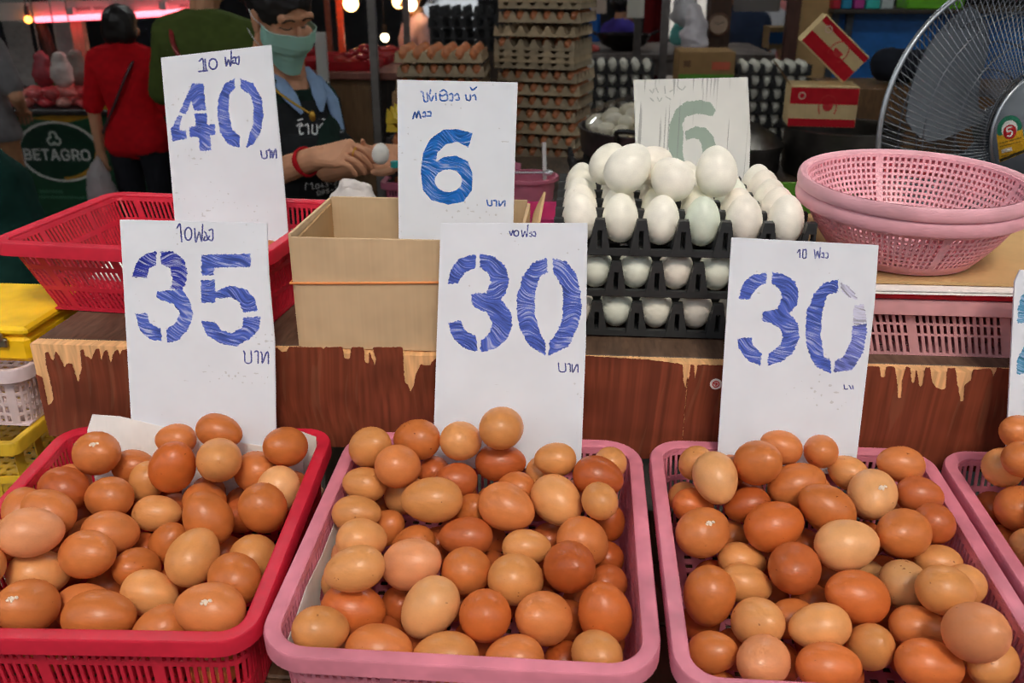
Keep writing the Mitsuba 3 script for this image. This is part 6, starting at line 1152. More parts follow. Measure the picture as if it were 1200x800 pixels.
part(spn, 'bowl', sph((-0.0779, 2.138, 1.102), (0.013, 0.012, 0.007), 16), 'metal', (230, 230, 235), 0.1, True)
k = thing('plastic_tray', 'deep pink plastic tray beside the white duck eggs', 'tray')
px0 = -0.0379
part(k, 'wall', xf(sweep(rrect(0.17, 0.12, 0.02), [(0, 0), (0.006, 0.05), (0.012, 0.052), (0.012, 0.046), (0.008, 0.044), (0.003, 0)]), level(px0, 1.99, 0.998)), 'satin', (206, 64, 120), 0.3, 30)
part(k, 'base', bx(px0 - 0.082, px0 + 0.082, 1.934, 2.046, 0.997, 1.000), 'satin', (206, 64, 120), 0.3)
k = thing('plastic_tray', 'flat bright green plastic tray behind the white duck eggs', 'tray')
gx = 0.4438
part(k, 'wall', xf(sweep(rrect(0.27, 0.2, 0.02), [(0, 0), (0.01, 0.06), (0.016, 0.061), (0.016, 0.055), (0.006, 0)]), level(gx + 0.05, 2.16, 0.998)), 'satin', (120, 172, 60), 0.3, 30)
part(k, 'base', bx(gx + 0.05 - 0.132, gx + 0.05 + 0.132, 2.064, 2.256, 0.997, 1.0005), 'satin', (120, 172, 60), 0.3)
# red and white cartons
def carton(label, M, w, d, h, flapped):
    t = thing('carton', label, 'box', 'red and beige cartons')
    part(t, 'body', xf(bx(-w / 2, w / 2, -d / 2, d / 2, 0, h, 0.002), M), 'card', (214, 186, 138))
    F_ = M @ frame((0, -d / 2 - 0.0002, 0), (1, 0, 0), z=(0, -1, 0))
    for a, b in (((0.0, 0.20), (0.55, 0.96)) if flapped else ((0.04, 0.44), (0.78, 0.96))):
        part(t, 'red_band', poly3(sbox(-w / 2 + 0.001, h * a + 0.001, w / 2 - 0.001, h * b), 0.0003, F_), 'card', (196, 34, 44), label='printed red band')
    ring = LineString([(0.024 * math.cos(q), 0.030 * math.sin(q)) for q in np.linspace(-0.5, 3.6, 20)]).buffer(0.0016)
    part(t, 'print', poly3(union_all([Point(0.012, h * 0.52).buffer(0.014).intersection(sbox(-1, h * 0.5 - 0.012, 1, h * 0.56)), ring.envelope.intersection(ring) if False else LineString([(0.012 + 0.024 * math.cos(q), h * 0.5 + 0.032 * math.sin(q)) for q in np.linspace(-0.6, 3.74, 20)]).buffer(0.0014)]), 0.0004, F_ @ trimesh.transformations.translation_matrix([0, 0, 0.0002])), 'card', (206, 60, 62), label='apple-like outline print')
    part(t, 'seal', poly3(Point(-w / 2 + 0.032, h * 0.76).buffer(0.010).difference(Point(-w / 2 + 0.032, h * 0.76).buffer(0.007)), 0.0004, F_ @ trimesh.transformations.translation_matrix([0, 0, 0.0002])), 'card', (226, 190, 170))
    return t
cx = (0.6818, 2.62, 1.1632)
M1 = level(cx[0], 2.71, 1.139, -6)
carton('lower red and beige carton standing on the large cooking pot', M1, 0.185, 0.14, 0.112, True)
for s, dz in ((-1, 0),):
    t = 'carton'; part(t, 'flap', xf(bx(-0.0012, 0.0012, -0.065, 0.065, 0, 0.07), M1 @ level(-0.0945, 0, 0.1135) @ rot([0, 1, 0], -38)), 'card', (120, 92, 62))
M2 = level(cx[0] + 0.020, 2.72, 1.350, -8) @ rot([0, 1, 0], 41) @ trimesh.transformations.translation_matrix([0.0, 0, -0.050])
carton('upper red and beige carton tipped onto the lower one', M2, 0.168, 0.125, 0.094, False)
# box with the green stripe between the far stacks
k = thing('cardboard_box', 'brown printed box with a green stripe between the two stacks of white eggs', 'box')
g0, g1 = (0.3971, 4.0, 1.1129), (0.6297, 4.0, 1.2359)
part(k, 'body', bx(g0[0], g1[0], 3.96, 4.20, 0.767, g1[2], 0.003), 'card', (150, 118, 80))
part(k, 'green_stripe', bx(g0[0] + 0.002, g1[0] - 0.002, 3.9585, 3.9598, g1[2] - 0.118, g1[2] - 0.090), 'card', (96, 150, 60))
part(k, 'red_print', bx(g1[0] - 0.095, g1[0] - 0.02, 3.9585, 3.9598, g1[2] - 0.072, g1[2] - 0.040), 'card', (188, 92, 72))
part(k, 'dark_print', bx(g0[0] + 0.02, g0[0] + 0.05, 3.9585, 3.9598, g1[2] - 0.060, g1[2] - 0.035), 'card', (110, 80, 60))
# plastic shopping bag by the box
bgx = (-0.4371, 1.72, 1.14)
t = thing('plastic_bag', 'white crumpled plastic carrier bag behind the cardboard box', 'bag')
put('stool', bx(bgx[0] - 0.09, bgx[0] + 0.09, 1.62, 1.80, 0, 1.040, 0.004), 'wood', (80, 64, 52), 0.5, False, 'narrow wooden stand under the white plastic bag', 'stand')
bm_ = flesh([sph((bgx[0] - 0.01, 1.71, 1.105), (0.048, 0.045, 0.062), 18), bone((bgx[0] - 0.035, 1.71, 1.12), 0.02, (bgx[0] - 0.02, 1.70, 1.165), 0.012), bone((bgx[0] + 0.02, 1.71, 1.12), 0.02, (bgx[0] + 0.022, 1.70, 1.158), 0.012), bone((bgx[0] - 0.02, 1.70, 1.165), 0.012, (bgx[0] + 0.022, 1.70, 1.160), 0.010)], 0.006, 4)
part(t, 'body', dfm(bm_, 0.012, 38, 5), 'matte', (224, 218, 216), 0.2, True)

# ---------------------------------------------------------------- big pedestal fan
def fan():
    t = thing('pedestal_fan', 'big grey pedestal fan with a wire guard, seen from behind its motor', 'fan')
    c = np.array((0.7828, 1.78, 1.2751)); ax = np.array([0.36, -0.92, 0.08]); ax /= np.linalg.norm(ax)
    F_ = frame(c, np.cross((0, 0, 1), ax), z=ax); GR = (150, 156, 162); R_ = 0.266
    a = np.linspace(0, 2 * np.pi, 73)[:-1]
    part(t, 'guard_ring', xf(tube(np.c_[R_ * np.cos(a), R_ * np.sin(a), 0 * a], 0.0052, 10, True), F_), 'metal', (196, 202, 208), 0.2, True)
    def prof(q): return 0.085 * (1 - (q / R_) ** 2.2) + 0.006
    for fr, zs in ((1, 1.0), (0, -0.55)):
        ms = []; n = 132
        for i in range(n):
            q = np.linspace(0.055, R_ - 0.002, 9); an = i * 2 * np.pi / n + 0.42 * (1 - q / R_)
            ms.append(tube(np.c_[q * np.cos(an), q * np.sin(an), zs * np.array([prof(x) for x in q])], 0.00105, 4))
        part(t, 'guard_wires', xf(cat_(*ms), F_), 'metal', (150, 156, 164), 0.2, True, label='fine radial guard wires', kind='stuff')
        for q in (0.058, 0.105, 0.155, 0.205):
            part(t, 'guard_hoop', xf(tube(np.c_[q * np.cos(a), q * np.sin(a), 0 * a + zs * (prof(q) - 0.002)], 0.0016, 6, True), F_), 'metal', (120, 126, 134), 0.2, True)
    for i in range(3):
        an0 = math.radians(20 + 120 * i); pts = []
        qs, ws = np.linspace(0.03, 0.228, 12), np.linspace(-0.5, 0.5, 9); Q, Wd = np.meshgrid(qs, ws, indexing='ij')
        half = (0.35 + 0.75 * np.sin(np.clip((Q - 0.02) / 0.22, 0, 1) * np.pi * 0.75)); an = an0 + Wd * half * 1.5 * (1 - 0.18 * (Q / 0.228) ** 4); zz = Wd * 0.055 - 0.012
        P = np.stack([Q * np.cos(an), Q * np.sin(an), zz], -1); n, m = Q.shape; i_, j_ = np.meshgrid(np.arange(n - 1), np.arange(m - 1), indexing='ij'); q = np.stack([i_ * m + j_, (i_ + 1) * m + j_, (i_ + 1) * m + j_ + 1, i_ * m + j_ + 1], -1).reshape(-1, 4)
        v2 = np.vstack([P.reshape(-1, 3), P.reshape(-1, 3) + (0, 0, 0.003)]); f2 = np.vstack([q, q[:, ::-1] + n * m])
        part(t, 'blade', xf((v2, np.vstack([f2[:, [0, 1, 2]], f2[:, [0, 2, 3]]])), F_), 'satin', (112, 120, 128), 0.3, True)
    part(t, 'hub', xf(lathe([(0.001, -0.035), (0.03, -0.033), (0.04, -0.02), (0.04, 0.01), (0.001, 0.012)], 28), F_), 'satin', (96, 102, 108), 0.2, 40)
    part(t, 'motor_housing', xf(lathe([(0.098, 0.086), (0.101, 0.098), (0.0985, 0.12), (0.090, 0.15), (0.070, 0.185), (0.045, 0.200), (0.001, 0.205)], 48), F_), 'satin', (122, 130, 138), 0.2, 50)
    part(t, 'housing_ring', xf(tube(np.c_[0.100 * np.cos(a), 0.100 * np.sin(a), 0 * a + 0.089], 0.004, 8, True), F_), 'metal', (190, 196, 202), 0.2, True)
    # safety cord across the guard
    part(t, 'guard_clip', xf(tube(smooth_line([(-0.105, 0.005, 0.082), (-0.09, 0.055, 0.082), (-0.045, 0.098, 0.082), (-0.02, 0.062, 0.09), (0.02, 0.06, 0.09), (0.06, 0.05, 0.09)], 2), 0.0018, 6), F_), 'satin', (60, 62, 66), 0.2, True)
    # energy label on the housing
    hm = trimesh.Trimesh(*xf(lathe([(0.098, 0.086), (0.101, 0.098), (0.0985, 0.12), (0.090, 0.15), (0.070, 0.185), (0.045, 0.200), (0.001, 0.205)], 48), F_), process=False)
    d = np.array((np.float64(0.7714593956322212), np.float64(1.7), np.float64(-0.2774097289669677))); d /= np.linalg.norm(d); o = np.array(CAM) + d * 1.2
    L = frame(o, (0.98, 0.2, 0.02), z=-d) @ rot([0, 0, 1], 12)
    def lab(name, poly, col, off, sub=None):
        v, f = VF(poly3(poly, 0.0002, L)); tt = trimesh.Trimesh(v, f, process=False).subdivide_to_size(0.006); v = np.array(tt.vertices)
        loc, ri, _ = hm.ray.intersects_location(v, np.tile(d, (len(v), 1)), multiple_hits=False)
        if len(ri) == 0: return
        q = np.full(len(v), np.nan); q[ri] = (loc - v[ri]) @ d; q[np.isnan(q)] = np.nanmean(q)
        part(t + '__energy_label' if sub else t, name, (v + d * (q - off)[:, None], tt.faces), 'board', col, 0.05)
    k = 1.72 / 1050
    Y = Polygon([(-16 * k, -24 * k), (15 * k, -20 * k), (14 * k, 6 * k), (-15 * k, 6 * k)])
    lab('energy_label', Y, (236, 180, 40), 0.0006)
    arc = Point(0, 8 * k).buffer(14 * k).difference(Point(0, 8 * k).buffer(9 * k)).intersection(sbox(-1, 4 * k, 1, 1))
    lab('arc', arc, (40, 120, 92), 0.0009, 1); lab('white_arc', Point(0, 8 * k).buffer(9 * k).intersection(sbox(-1, 2 * k, 1, 1)), (236, 236, 230), 0.0009, 1)
    lab('disc', Point(0, 5 * k).buffer(7.5 * k), (196, 40, 44), 0.0012, 1)
    five = brush([[(2.8 * k, 9.5 * k), (-2.2 * k, 9.5 * k), (-2.6 * k, 5.8 * k), (0.8 * k, 6.2 * k), (2.6 * k, 3.6 * k), (0.6 * k, 0.8 * k), (-2.8 * k, 1.4 * k)]], 1.6 * k)
    lab('numeral', five, (240, 236, 230), 0.0015, 1)
    lab('text_block', union_all([sbox(-13 * k, -4.5 * k, 12 * k, -3.6 * k), sbox(-13 * k, -8 * k, 11 * k, -7.2 * k), sbox(-13 * k, -18.5 * k, 4 * k, -17.8 * k)]), (150, 110, 40), 0.0012, 1)
    lab('white_block', sbox(-12 * k, -15 * k, 0, -11 * k), (240, 232, 214), 0.0012, 1)
    lab('dark_strip', Polygon([(-15.5 * k, -23.5 * k), (14.5 * k, -19.6 * k), (14.5 * k, -16.8 * k), (-15.5 * k, -20.8 * k)]), (70, 64, 40), 0.0012, 1)
    # neck, pole and foot
    pz = c + ax * 0.12
    part(t, 'neck', bone(pz + (0, 0, -0.06), 0.05, pz + (0, 0.03, -0.17), 0.032), 'satin', (112, 120, 128), 0.2, True)
    part(t, 'pole', tube([pz + (0, 0.03, -0.16), (pz[0], pz[1] + 0.03, 0.05)], 0.022, 16), 'metal', (120, 124, 130), 0.2, True)
    part(t, 'foot', lathe([(0.001, 0.001), (0.20, 0.001), (0.20, 0.02), (0.16, 0.05), (0.03, 0.07), (0.001, 0.07)], 40, level(pz[0], pz[1] + 0.03, 0)), 'satin', (70, 74, 80), 0.3, 40)
fan()

# ---------------------------------------------------------------- meat counter and customers
def box_px(x0, x1, y0, y1, z0, z1, c=0.0): return bx(min(x0, x1), max(x0, x1), y0, y1, min(z0, z1), max(z0, z1), c)
MY = 4.9
t = thing('meat_counter', 'green refrigerated meat counter with an oval white lettered emblem behind the woman in red', 'counter')
mx0, mx1, mzt = -3.6, -2.1127, 0.8347
part(t, 'body', bx(mx0, mx1, MY, MY + 0.75, 0.06, mzt - 0.03, 0.01), 'satin', (24, 84, 54), 0.2)
part(t, 'plinth', bx(mx0 + 0.04, mx1 - 0.04, MY + 0.04, MY + 0.7, 0, 0.06), 'satin', (40, 40, 40), 0.2)
part(t, 'ledge', bx(mx0 - 0.02, mx1 + 0.02, MY - 0.03, MY + 0.78, mzt - 0.0295, mzt, 0.006), 'satin', (44, 40, 42), 0.3)
FM = frame((0, MY - 0.0002, 0), (1, 0, 0), z=(0, -1, 0)); U1 = trimesh.transformations.translation_matrix([0, 0, 0.0008])
oc = (-2.9527, 4.9, 0.5968); orx, orz = 0.2326, 0.1614
from shapely import affinity
def oval(k, dx=0, dz=0): return affinity.scale(Point(oc[0] + dx, oc[2] + dz).buffer(1.0, 32), orx * k, orz * k, origin=(oc[0] + dx, oc[2] + dz))
part(t, 'yellow_swoosh', poly3(Polygon([(oc[0] - 0.14, oc[2] + orz * 1.15), (oc[0] + 0.32, oc[2] + orz * 1.62), (oc[0] + 0.34, oc[2] + orz * 1.38), (oc[0] + 0.08, oc[2] + orz * 1.02)]), 0.0008, FM), 'board', (196, 150, 40), 0.1)
part(t, 'emblem_border', poly3(oval(1.06).difference(oval(0.985)), 0.0012, FM), 'board', (232, 236, 230), 0.1)
part(t, 'emblem_oval', poly3(oval(0.985), 0.0006, FM), 'board', (16, 62, 44), 0.1)
part(t, 'emblem_gold', poly3(oval(0.98).difference(oval(1.0, -0.10 * orx, 0.10 * orz)).intersection(sbox(oc[0], oc[2] - 2, oc[0] + 2, oc[2])), 0.0009, FM), 'board', (206, 156, 50), 0.1)
part(t, 'emblem_lettering', xf(mv(meshkit.text_mesh('BETAGRO', 0.062, 0.0008, True), -3.1752, 0.5499, 0.0009), FM @ np.eye(4)), 'board', (232, 236, 232), 0.05)
lc = (-2.9734, 4.9, 0.6685)
tre = [LineString([(lc[0] + 0.020 * math.cos(q) + 0.020 * math.cos(c0), lc[2] + 0.020 * math.sin(q) + 0.020 * math.sin(c0)) for q in np.linspace(c0 - 2.2, c0 + 2.2, 14)]).buffer(0.006) for c0 in np.radians([90, 210, 330])]
part(t, 'emblem_trefoil', poly3(union_all(tre), 0.0008, FM @ U1), 'board', (214, 226, 216), 0.05)
part(t, 'small_print', poly3(union_all([sbox(-3.122, 0.3582, -2.9776, 0.3783), sbox(-3.1305, 0.328, -2.8236, 0.3431)]), 0.0006, FM), 'board', (60, 120, 90), 0.6)
# meat pieces on the ledge
spots = [(mx0 + 0.38 + 0.105 * a + 0.05 * (l % 2) + 0.02 * (b % 2), MY + 0.05 + 0.085 * b, l) for l in range(2) for b in range(6 - l) for a in range(13)]
for i, (x, y, lay) in enumerate(spots):
    x += rng.uniform(-0.006, 0.006); y += rng.uniform(-0.006, 0.006)
    rr = rng.uniform(0.033, 0.038); m = sph((0, 0, 0), (rr * rng.uniform(1.0, 1.25), rr, rr * rng.uniform(0.6, 0.75)), 12)
    M = level(x, y, mzt + 0.028 + 0.050 * lay, rng.uniform(-20, 20), rng.uniform(-10, 10))
    k = free('meat_piece'); v, f = xf(m, M); v = v + 0.016 * (meshkit.fbm(v * 18, 2, i)[:, None] - 0.5)
    v[:, 2] = np.maximum(v[:, 2], mzt + 0.001)
    scene[k] = shp((v, f), 'gloss', [(206, 84, 86), (222, 122, 116), (196, 62, 70), (232, 168, 158), (214, 96, 98)][i % 5], 0.9, True)
    tag(k, ('pale fatty', 'bright pink', 'dark red')[i % 3] + ' cut of raw meat lying among others on the green counter', 'meat', ('pale', 'pink', 'red')[i % 3] + ' cuts of raw meat on the green counter')
# frame, header and tubes above the meat
hy = MY + 0.55
t = thing('stall_header', 'white lettered header board hung over the meat counter', 'sign board')
ha, hb = (-3.6516, 5.45, 1.3093), (-2.2466, 5.45, 1.3515)
part(t, 'board', xf(bx(0, hb[0] - ha[0], -0.02, 0.02, -0.045, 0.055), frame((ha[0], hy, ha[2]), (hb[0] - ha[0], 0, hb[2] - ha[2]), z=(0, 0, 1))), 'board', (176, 172, 166), 0.3)
HF = frame((ha[0], hy - 0.0205, ha[2]), (hb[0] - ha[0], 0, hb[2] - ha[2]), z=(0, -1, 0))
scr = [sbox(x_, 0.0, x_ + w_, 0.018) for x_, w_ in ((0.58, 0.05), (0.65, 0.09), (0.76, 0.07), (0.85, 0.12), (1.28, 0.06), (1.36, 0.05), (1.42, 0.03))]
for q in scr: part(t, 'faint_lettering', poly3(q, 0.0006, HF), 'board', (120, 116, 112), 0.5)
for nm, (a, b) in (('first', ((-3.2445, 5.4, 1.2795), (-2.7905, 5.4, 1.3001))), ('second', ((-2.6336, 5.4, 1.3077), (-2.2701, 5.4, 1.3299)))):
    k = thing('light_tube', 'glowing pink-red tube under the header, ' + ('nearer the orange lamp' if nm == 'first' else 'behind the woman in red and the man in green'), 'lamp')
    lamp(k + '__tube', tube([a, b], 0.017, 10), (1.5, 0.13, 0.18))
    part(k, 'holder', xf(bx(-0.02, 0.02, -0.02, 0.02, 0.015, 0.06), level(*((np.array(a) + np.array(b)) / 2))), 'satin', (180, 180, 180), 0.2)
k = thing('orange_lamp', 'small round orange lamp at the end of the header', 'lamp'); lamp(k + '__bulb', sph((-3.292, 5.4, 1.2793), 0.022, 12), (2.0, 0.5, 0.06)); part(k, 'wire', tube([(-3.292, 5.4, 1.2793 + 0.07), (-3.292, 5.4, 3.045)], 0.004, 6), 'satin', (60, 60, 60)); part(k, 'holder', bx(-3.292 - 0.01, -3.292 + 0.01, 5.39, 5.41, 1.2793 + 0.02, 1.2793 + 0.075), 'satin', (60, 60, 60))
t = thing('meat_stall_scaffold', 'dark scaffold with a slanted strut and pale posts over the meat counter', 'scaffold')
for xa, xb in (((-2.9651, 5.5, 1.2902), (-3.0587, 5.5, 0.7902)), ((-3.6356, 5.5, 1.2879), (-3.755, 5.5, 0.7831)), ((-2.3273, 5.5, 1.2924), (-2.3968, 5.5, 0.7969))):
    part(t, 'post', bx(xb[0] - 0.035, xb[0] + 0.035, 5.50, 5.55, mzt + 0.001, 2.4), 'wood', (190, 160, 130), 0.4)
part(t, 'strut', tube([(-3.2894, 5.52, 1.2492), (-3.2282, 5.52, 0.9097)], 0.035, 8), 'wood', (70, 52, 46), 0.4)
part(t, 'crossbar', bx(-3.6356 - 0.05, -2.3273 + 0.05, 5.495, 5.555, 2.4, 2.46), 'wood', (90, 70, 60), 0.4)
for i, (a, b) in enumerate((((-3.7156, 5.8, 1.2432), (-3.5358, 5.8, 0.8544)), ((-3.3749, 5.8, 1.2445), (-3.2179, 5.8, 0.9428)))):
    g = trimesh.creation.box((abs(b[0] - a[0]), 0.006, abs(a[2] - b[2]) + 1.0)).subdivide_to_size(0.05); v = np.array(g.vertices) + ((a[0] + b[0]) / 2, 5.8, (a[2] + b[2]) / 2 + 0.5); v[:, 1] += 0.08 * (meshkit.fbm(v * 5, 3, i) - 0.5)
    put('plastic_curtain', (v, g.faces), 'matte', (140, 142, 140), 0.5, True, 'hanging grey plastic sheet behind the meat, ' + ('by the orange lamp' if i == 0 else 'beside the pale post'), 'curtain')
for i, (q, col) in enumerate((((-3.0795, 5.1, 1.0795), (150, 60, 70)), ((-3.1858, 5.28, 1.0243), (60, 110, 60)), ((-2.9321, 5.2, 1.0811), (120, 116, 108)), ((-2.9101, 5.0, 1.0895), (200, 190, 186)))):
    k = thing('hanging_bag', ('dark red bag of meat', 'green bag of herbs', 'grey-brown bag', 'clear bag of white offal')[i] + ' hanging over the meat counter', 'bag')
    part(k, 'body', dfm(flesh([bone((q[0], q[1], q[2]), 0.045, (q[0], q[1], q[2] - 0.09), 0.06)], 0.02, 3), 0.015, 25, i), 'satin', col, 0.6, True)
    part(k, 'string', tube([(q[0], q[1], q[2] + 0.04), (q[0], q[1], 3.045)], 0.004, 5), 'matte', (150, 140, 130))
# people
rx = (-2.1973, 4.35, 0.9513)
t, M = standing('woman with bobbed dark hair in a red T-shirt and black shorts, seen from behind', rx[0], 4.35, 1.398, 176, arms=(((-0.235, 0.04, 1.06), (-0.23, -0.10, 0.90)), ((0.235, 0.02, 1.06), (0.250, 0.0, 0.80))), top=(196, 18, 30), legs=(34, 34, 40), legcut=0.40, sleeve=0.72, hair='bob', topz=0.76, stout=1.0)
part(t, 'bag_strap', xf(tube(smooth_line([(-0.10, 0.03, 1.375), (-0.06, 0.128, 1.25), (0.03, 0.132, 1.10), (0.155, 0.10, 0.93)], 6), 0.011, 8, flat=0.4), M), 'satin', (66, 40, 44), 0.3, True, label='dark shoulder strap across her back')
bx_ = (-2.3822, 4.3, 0.6015)
t = thing('plastic_bag', 'clear plastic bag of pinkish food hanging from the hand of the woman in red', 'bag')
part(t, 'body', dfm(flesh([bone((bx_[0], 4.24, bx_[2] + 0.0), 0.055, (bx_[0] + 0.01, 4.24, bx_[2] - 0.09), 0.075), bone((bx_[0] + 0.01, 4.25, bx_[2] + 0.10), 0.012, (bx_[0], 4.24, bx_[2]), 0.05)], 0.014, 4), 0.016, 24, 3), 'bag', (200, 190, 190), 0.2, True)
part(t, 'contents', dfm(flesh([sph((bx_[0] + 0.01, 4.24, bx_[2] - 0.08), (0.06, 0.055, 0.055))], 0.014, 3), 0.012, 24, 8), 'satin', (176, 120, 116), 0.9, True)
gx_ = (-1.6613, 4.0, 1.2575)
t, M = standing('person in an olive green T-shirt with a red strap, seen from behind beside the seller', gx_[0], 4.05, 1.66, 172, z0=-0.07, arms=(((-0.25, 0.02, 1.06), (-0.20, -0.14, 1.0)), ((0.25, 0.0, 1.06), (0.22, -0.15, 1.0))), top=(78, 92, 44), legs=(50, 48, 50), hair='short', stout=1.08, sleeve=0.75)
part(t, 'bag_strap', xf(tube(smooth_line([(0.13, 0.05, 1.36), (0.08, 0.125, 1.26), (-0.02, 0.135, 1.10), (-0.15, 0.11, 0.94)], 6), 0.010, 8, flat=0.4), M), 'satin', (150, 40, 44), 0.3, True, label='red shoulder strap')
lx_ = (-2.9641, 4.3, 0.8678)
standing('person in a grey T-shirt and brown trousers at the photo edge, one arm akimbo', lx_[0], 4.32, 1.50, 165, z0=-0.02, arms=(((-0.30, 0.04, 1.08), (-0.14, -0.13, 0.98)), ((0.235, -0.02, 1.06), (0.17, -0.24, 1.10))), top=(112, 110, 112), legs=(150, 108, 78), sleeve=0.6, hair='short', stout=1.05, topz=0.84)
t = thing('carry_bag', 'big dark green cloth bag standing beside the crates', 'bag')
dq = (-1.5246, 2.2, 0.8648)
part(t, 'body', dfm(flesh([bone((dq[0] - 0.12, 2.3, 0.70), 0.20, (dq[0] - 0.14, 2.3, 1.0), 0.15), bone((dq[0] - 0.12, 2.3, 0.2), 0.19, (dq[0] - 0.12, 2.3, 0.75), 0.20)], 0.02, 5), 0.03, 7, 3), 'matte', (20, 52, 46), 0.4, True)
part(t, 'handle', tube(smooth_line([(dq[0] - 0.20, 2.25, 1.1), (dq[0] - 0.18, 2.25, 1.26), (dq[0] - 0.08, 2.25, 1.26), (dq[0] - 0.06, 2.25, 1.1)], 5), 0.012, 8), 'matte', (20, 58, 50), 0.3, True)
standing('far shopper in a pink patterned shirt with black tied hair, behind the meat table', -1.1291, 6.3, 1.46, -62, top=(206, 160, 156), legs=(60, 60, 80), hair='bun', coarse=0.022, z0=0.0)
standing('far figure in dark clothes between the woman in red and the man in green', -3.3253, 7.0, 1.47, 60, top=(30, 32, 40), legs=(40, 40, 50), hair='short', coarse=0.022)
standing('far shopper in a blue and purple top behind the black wok', 0.2461, 6.4, 1.42, 120, top=(70, 60, 150), legs=(40, 40, 60), hair='short', coarse=0.022)

# ---------------------------------------------------------------- stalls farther back
t = thing('meat_table', 'wooden table with a dark front holding red trays of meat, behind the seller', 'table')
a0, a1 = (-1.2906, 4.5, 1.0882), (-0.8568, 4.5, 1.0915)
part(t, 'top', bx(a0[0] - 0.35, a1[0] + 0.05, 4.48, 5.5, a0[2] - 0.035, a0[2], 0.004), 'wood', (150, 96, 84), 0.5)
part(t, 'front_panel', bx(a0[0] - 0.3, a0[0] + 0.24, 4.52, 4.55, 0.0, a0[2] - 0.036), 'wood', (128, 96, 66), 0.5)
part(t, 'dark_panel', bx(a0[0] + 0.241, a1[0], 4.52, 4.55, 0.0, a0[2] - 0.036), 'wood', (52, 46, 44), 0.5)
part(t, 'leg', bx(a1[0] - 0.04, a1[0] + 0.03, 5.38, 5.45, 0, a0[2] - 0.036), 'wood', (70, 56, 48), 0.5)
zt = a0[2]
for i, (px_, yy) in enumerate(((-0.19, 4.66), (0.12, 4.66), (-0.19, 4.97), (0.12, 4.97), (0.12, 5.28))):
    x_ = a0[0] + px_
    k = thing('meat_tray', f'{ORD[i]} of five red plastic trays of raw meat on the wooden meat table', 'tray', 'red trays on the meat table')
    part(k, 'wall', xf(sweep(rrect(0.26, 0.24, 0.03), [(0, 0), (0.012, 0.045), (0.017, 0.045), (0.006, 0)]), level(x_, yy, zt + 0.001)), 'satin', (176, 30, 40), 0.3, 30)
    part(k, 'base', bx(x_ - 0.125, x_ + 0.125, yy - 0.115, yy + 0.115, zt + 0.001, zt + 0.004), 'satin', (176, 30, 40), 0.3)
    for q in range(7):
        c = (x_ + rng.uniform(-0.08, 0.08), yy + rng.uniform(-0.07, 0.07), zt + 0.035 + 0.012 * (q % 3))
        kk = free('meat_piece'); scene[kk] = shp(dfm(VF(sph(c, (0.036, 0.028, 0.018), 12)), 0.006, 25, q), 'gloss', [(170, 46, 46), (196, 74, 66), (150, 34, 40)][q % 3], 0.8, True)
        tag(kk, f'small cut of red meat in the {ORD[i]} red tray on the meat table', 'meat', f'cuts of meat in the {ORD[i]} red tray')
for nm, px_, yy, col in (('bare steel', (-1.0018, 4.42, 1.2698), 4.42, (150, 146, 144)), ('orange-red', (-1.6188, 6.2, 1.156), 6.2, (206, 74, 46)), ('rust brown', (-1.921, 7.0, 1.1655), 7.0, (120, 60, 44)), ('grey', (-1.1004, 5.8, 1.2831), 5.8, (120, 112, 110)), ('tall steel', (0.3903, 4.7, 1.2988), 4.7, (136, 132, 132)), ('dull steel', (0.2649, 4.8, 1.2522), 4.8, (110, 106, 104))):
    put('stall_post', bx(px_[0] - 0.018, px_[0] + 0.018, yy - 0.018, yy + 0.018, 0.0, 3.05), 'metal' if 'steel' in nm else 'satin', col, 0.4, False, nm + ' stall post ' + {'bare steel': 'at the front of the meat table', 'orange-red': 'lit by the warm bulbs', 'rust brown': 'behind the orange-red post', 'grey': 'beside the far shopper in pink', 'tall steel': 'beside the dark red curtain', 'dull steel': 'between the wok and the curtain'}[nm], 'post')
put('notice_board', bx(-1.2515, -1.2032, 4.30, 4.33, 0.0, 1.2837), 'board', (188, 186, 182), 0.3, False, 'narrow whitish board standing behind the seller head', 'board')
for i, (px_, yy, r_) in enumerate((((-1.4921, 6.0, 1.3545), 6.0, 0.05), ((-1.3018, 6.6, 1.347), 6.6, 0.045), ((-1.126, 6.1, 1.3471), 6.1, 0.042), ((-1.4541, 6.8, 1.0958), 6.8, 0.03))):
    k = thing('light_bulb', ('large warm bulb over the red meat trays', 'warm bulb behind the steel post', 'white-hot bulb beside the grey post', 'small low white bulb near the far shopper in pink')[i], 'lamp')
    lamp(k + '__bulb', sph(px_, r_, 16), (3.2, 1.5, 0.4) if i < 2 else (3.0, 2.2, 1.2))
    part(k, 'socket', tube([(px_[0], px_[1], px_[2] + r_ * 0.85), (px_[0], px_[1], px_[2] + r_ + 0.06)], 0.018, 10), 'satin', (50, 46, 44))
    part(k, 'cable', tube([(px_[0], px_[1], px_[2] + r_ + 0.06), (px_[0], px_[1], 3.045)], 0.004, 6), 'satin', (40, 38, 38))
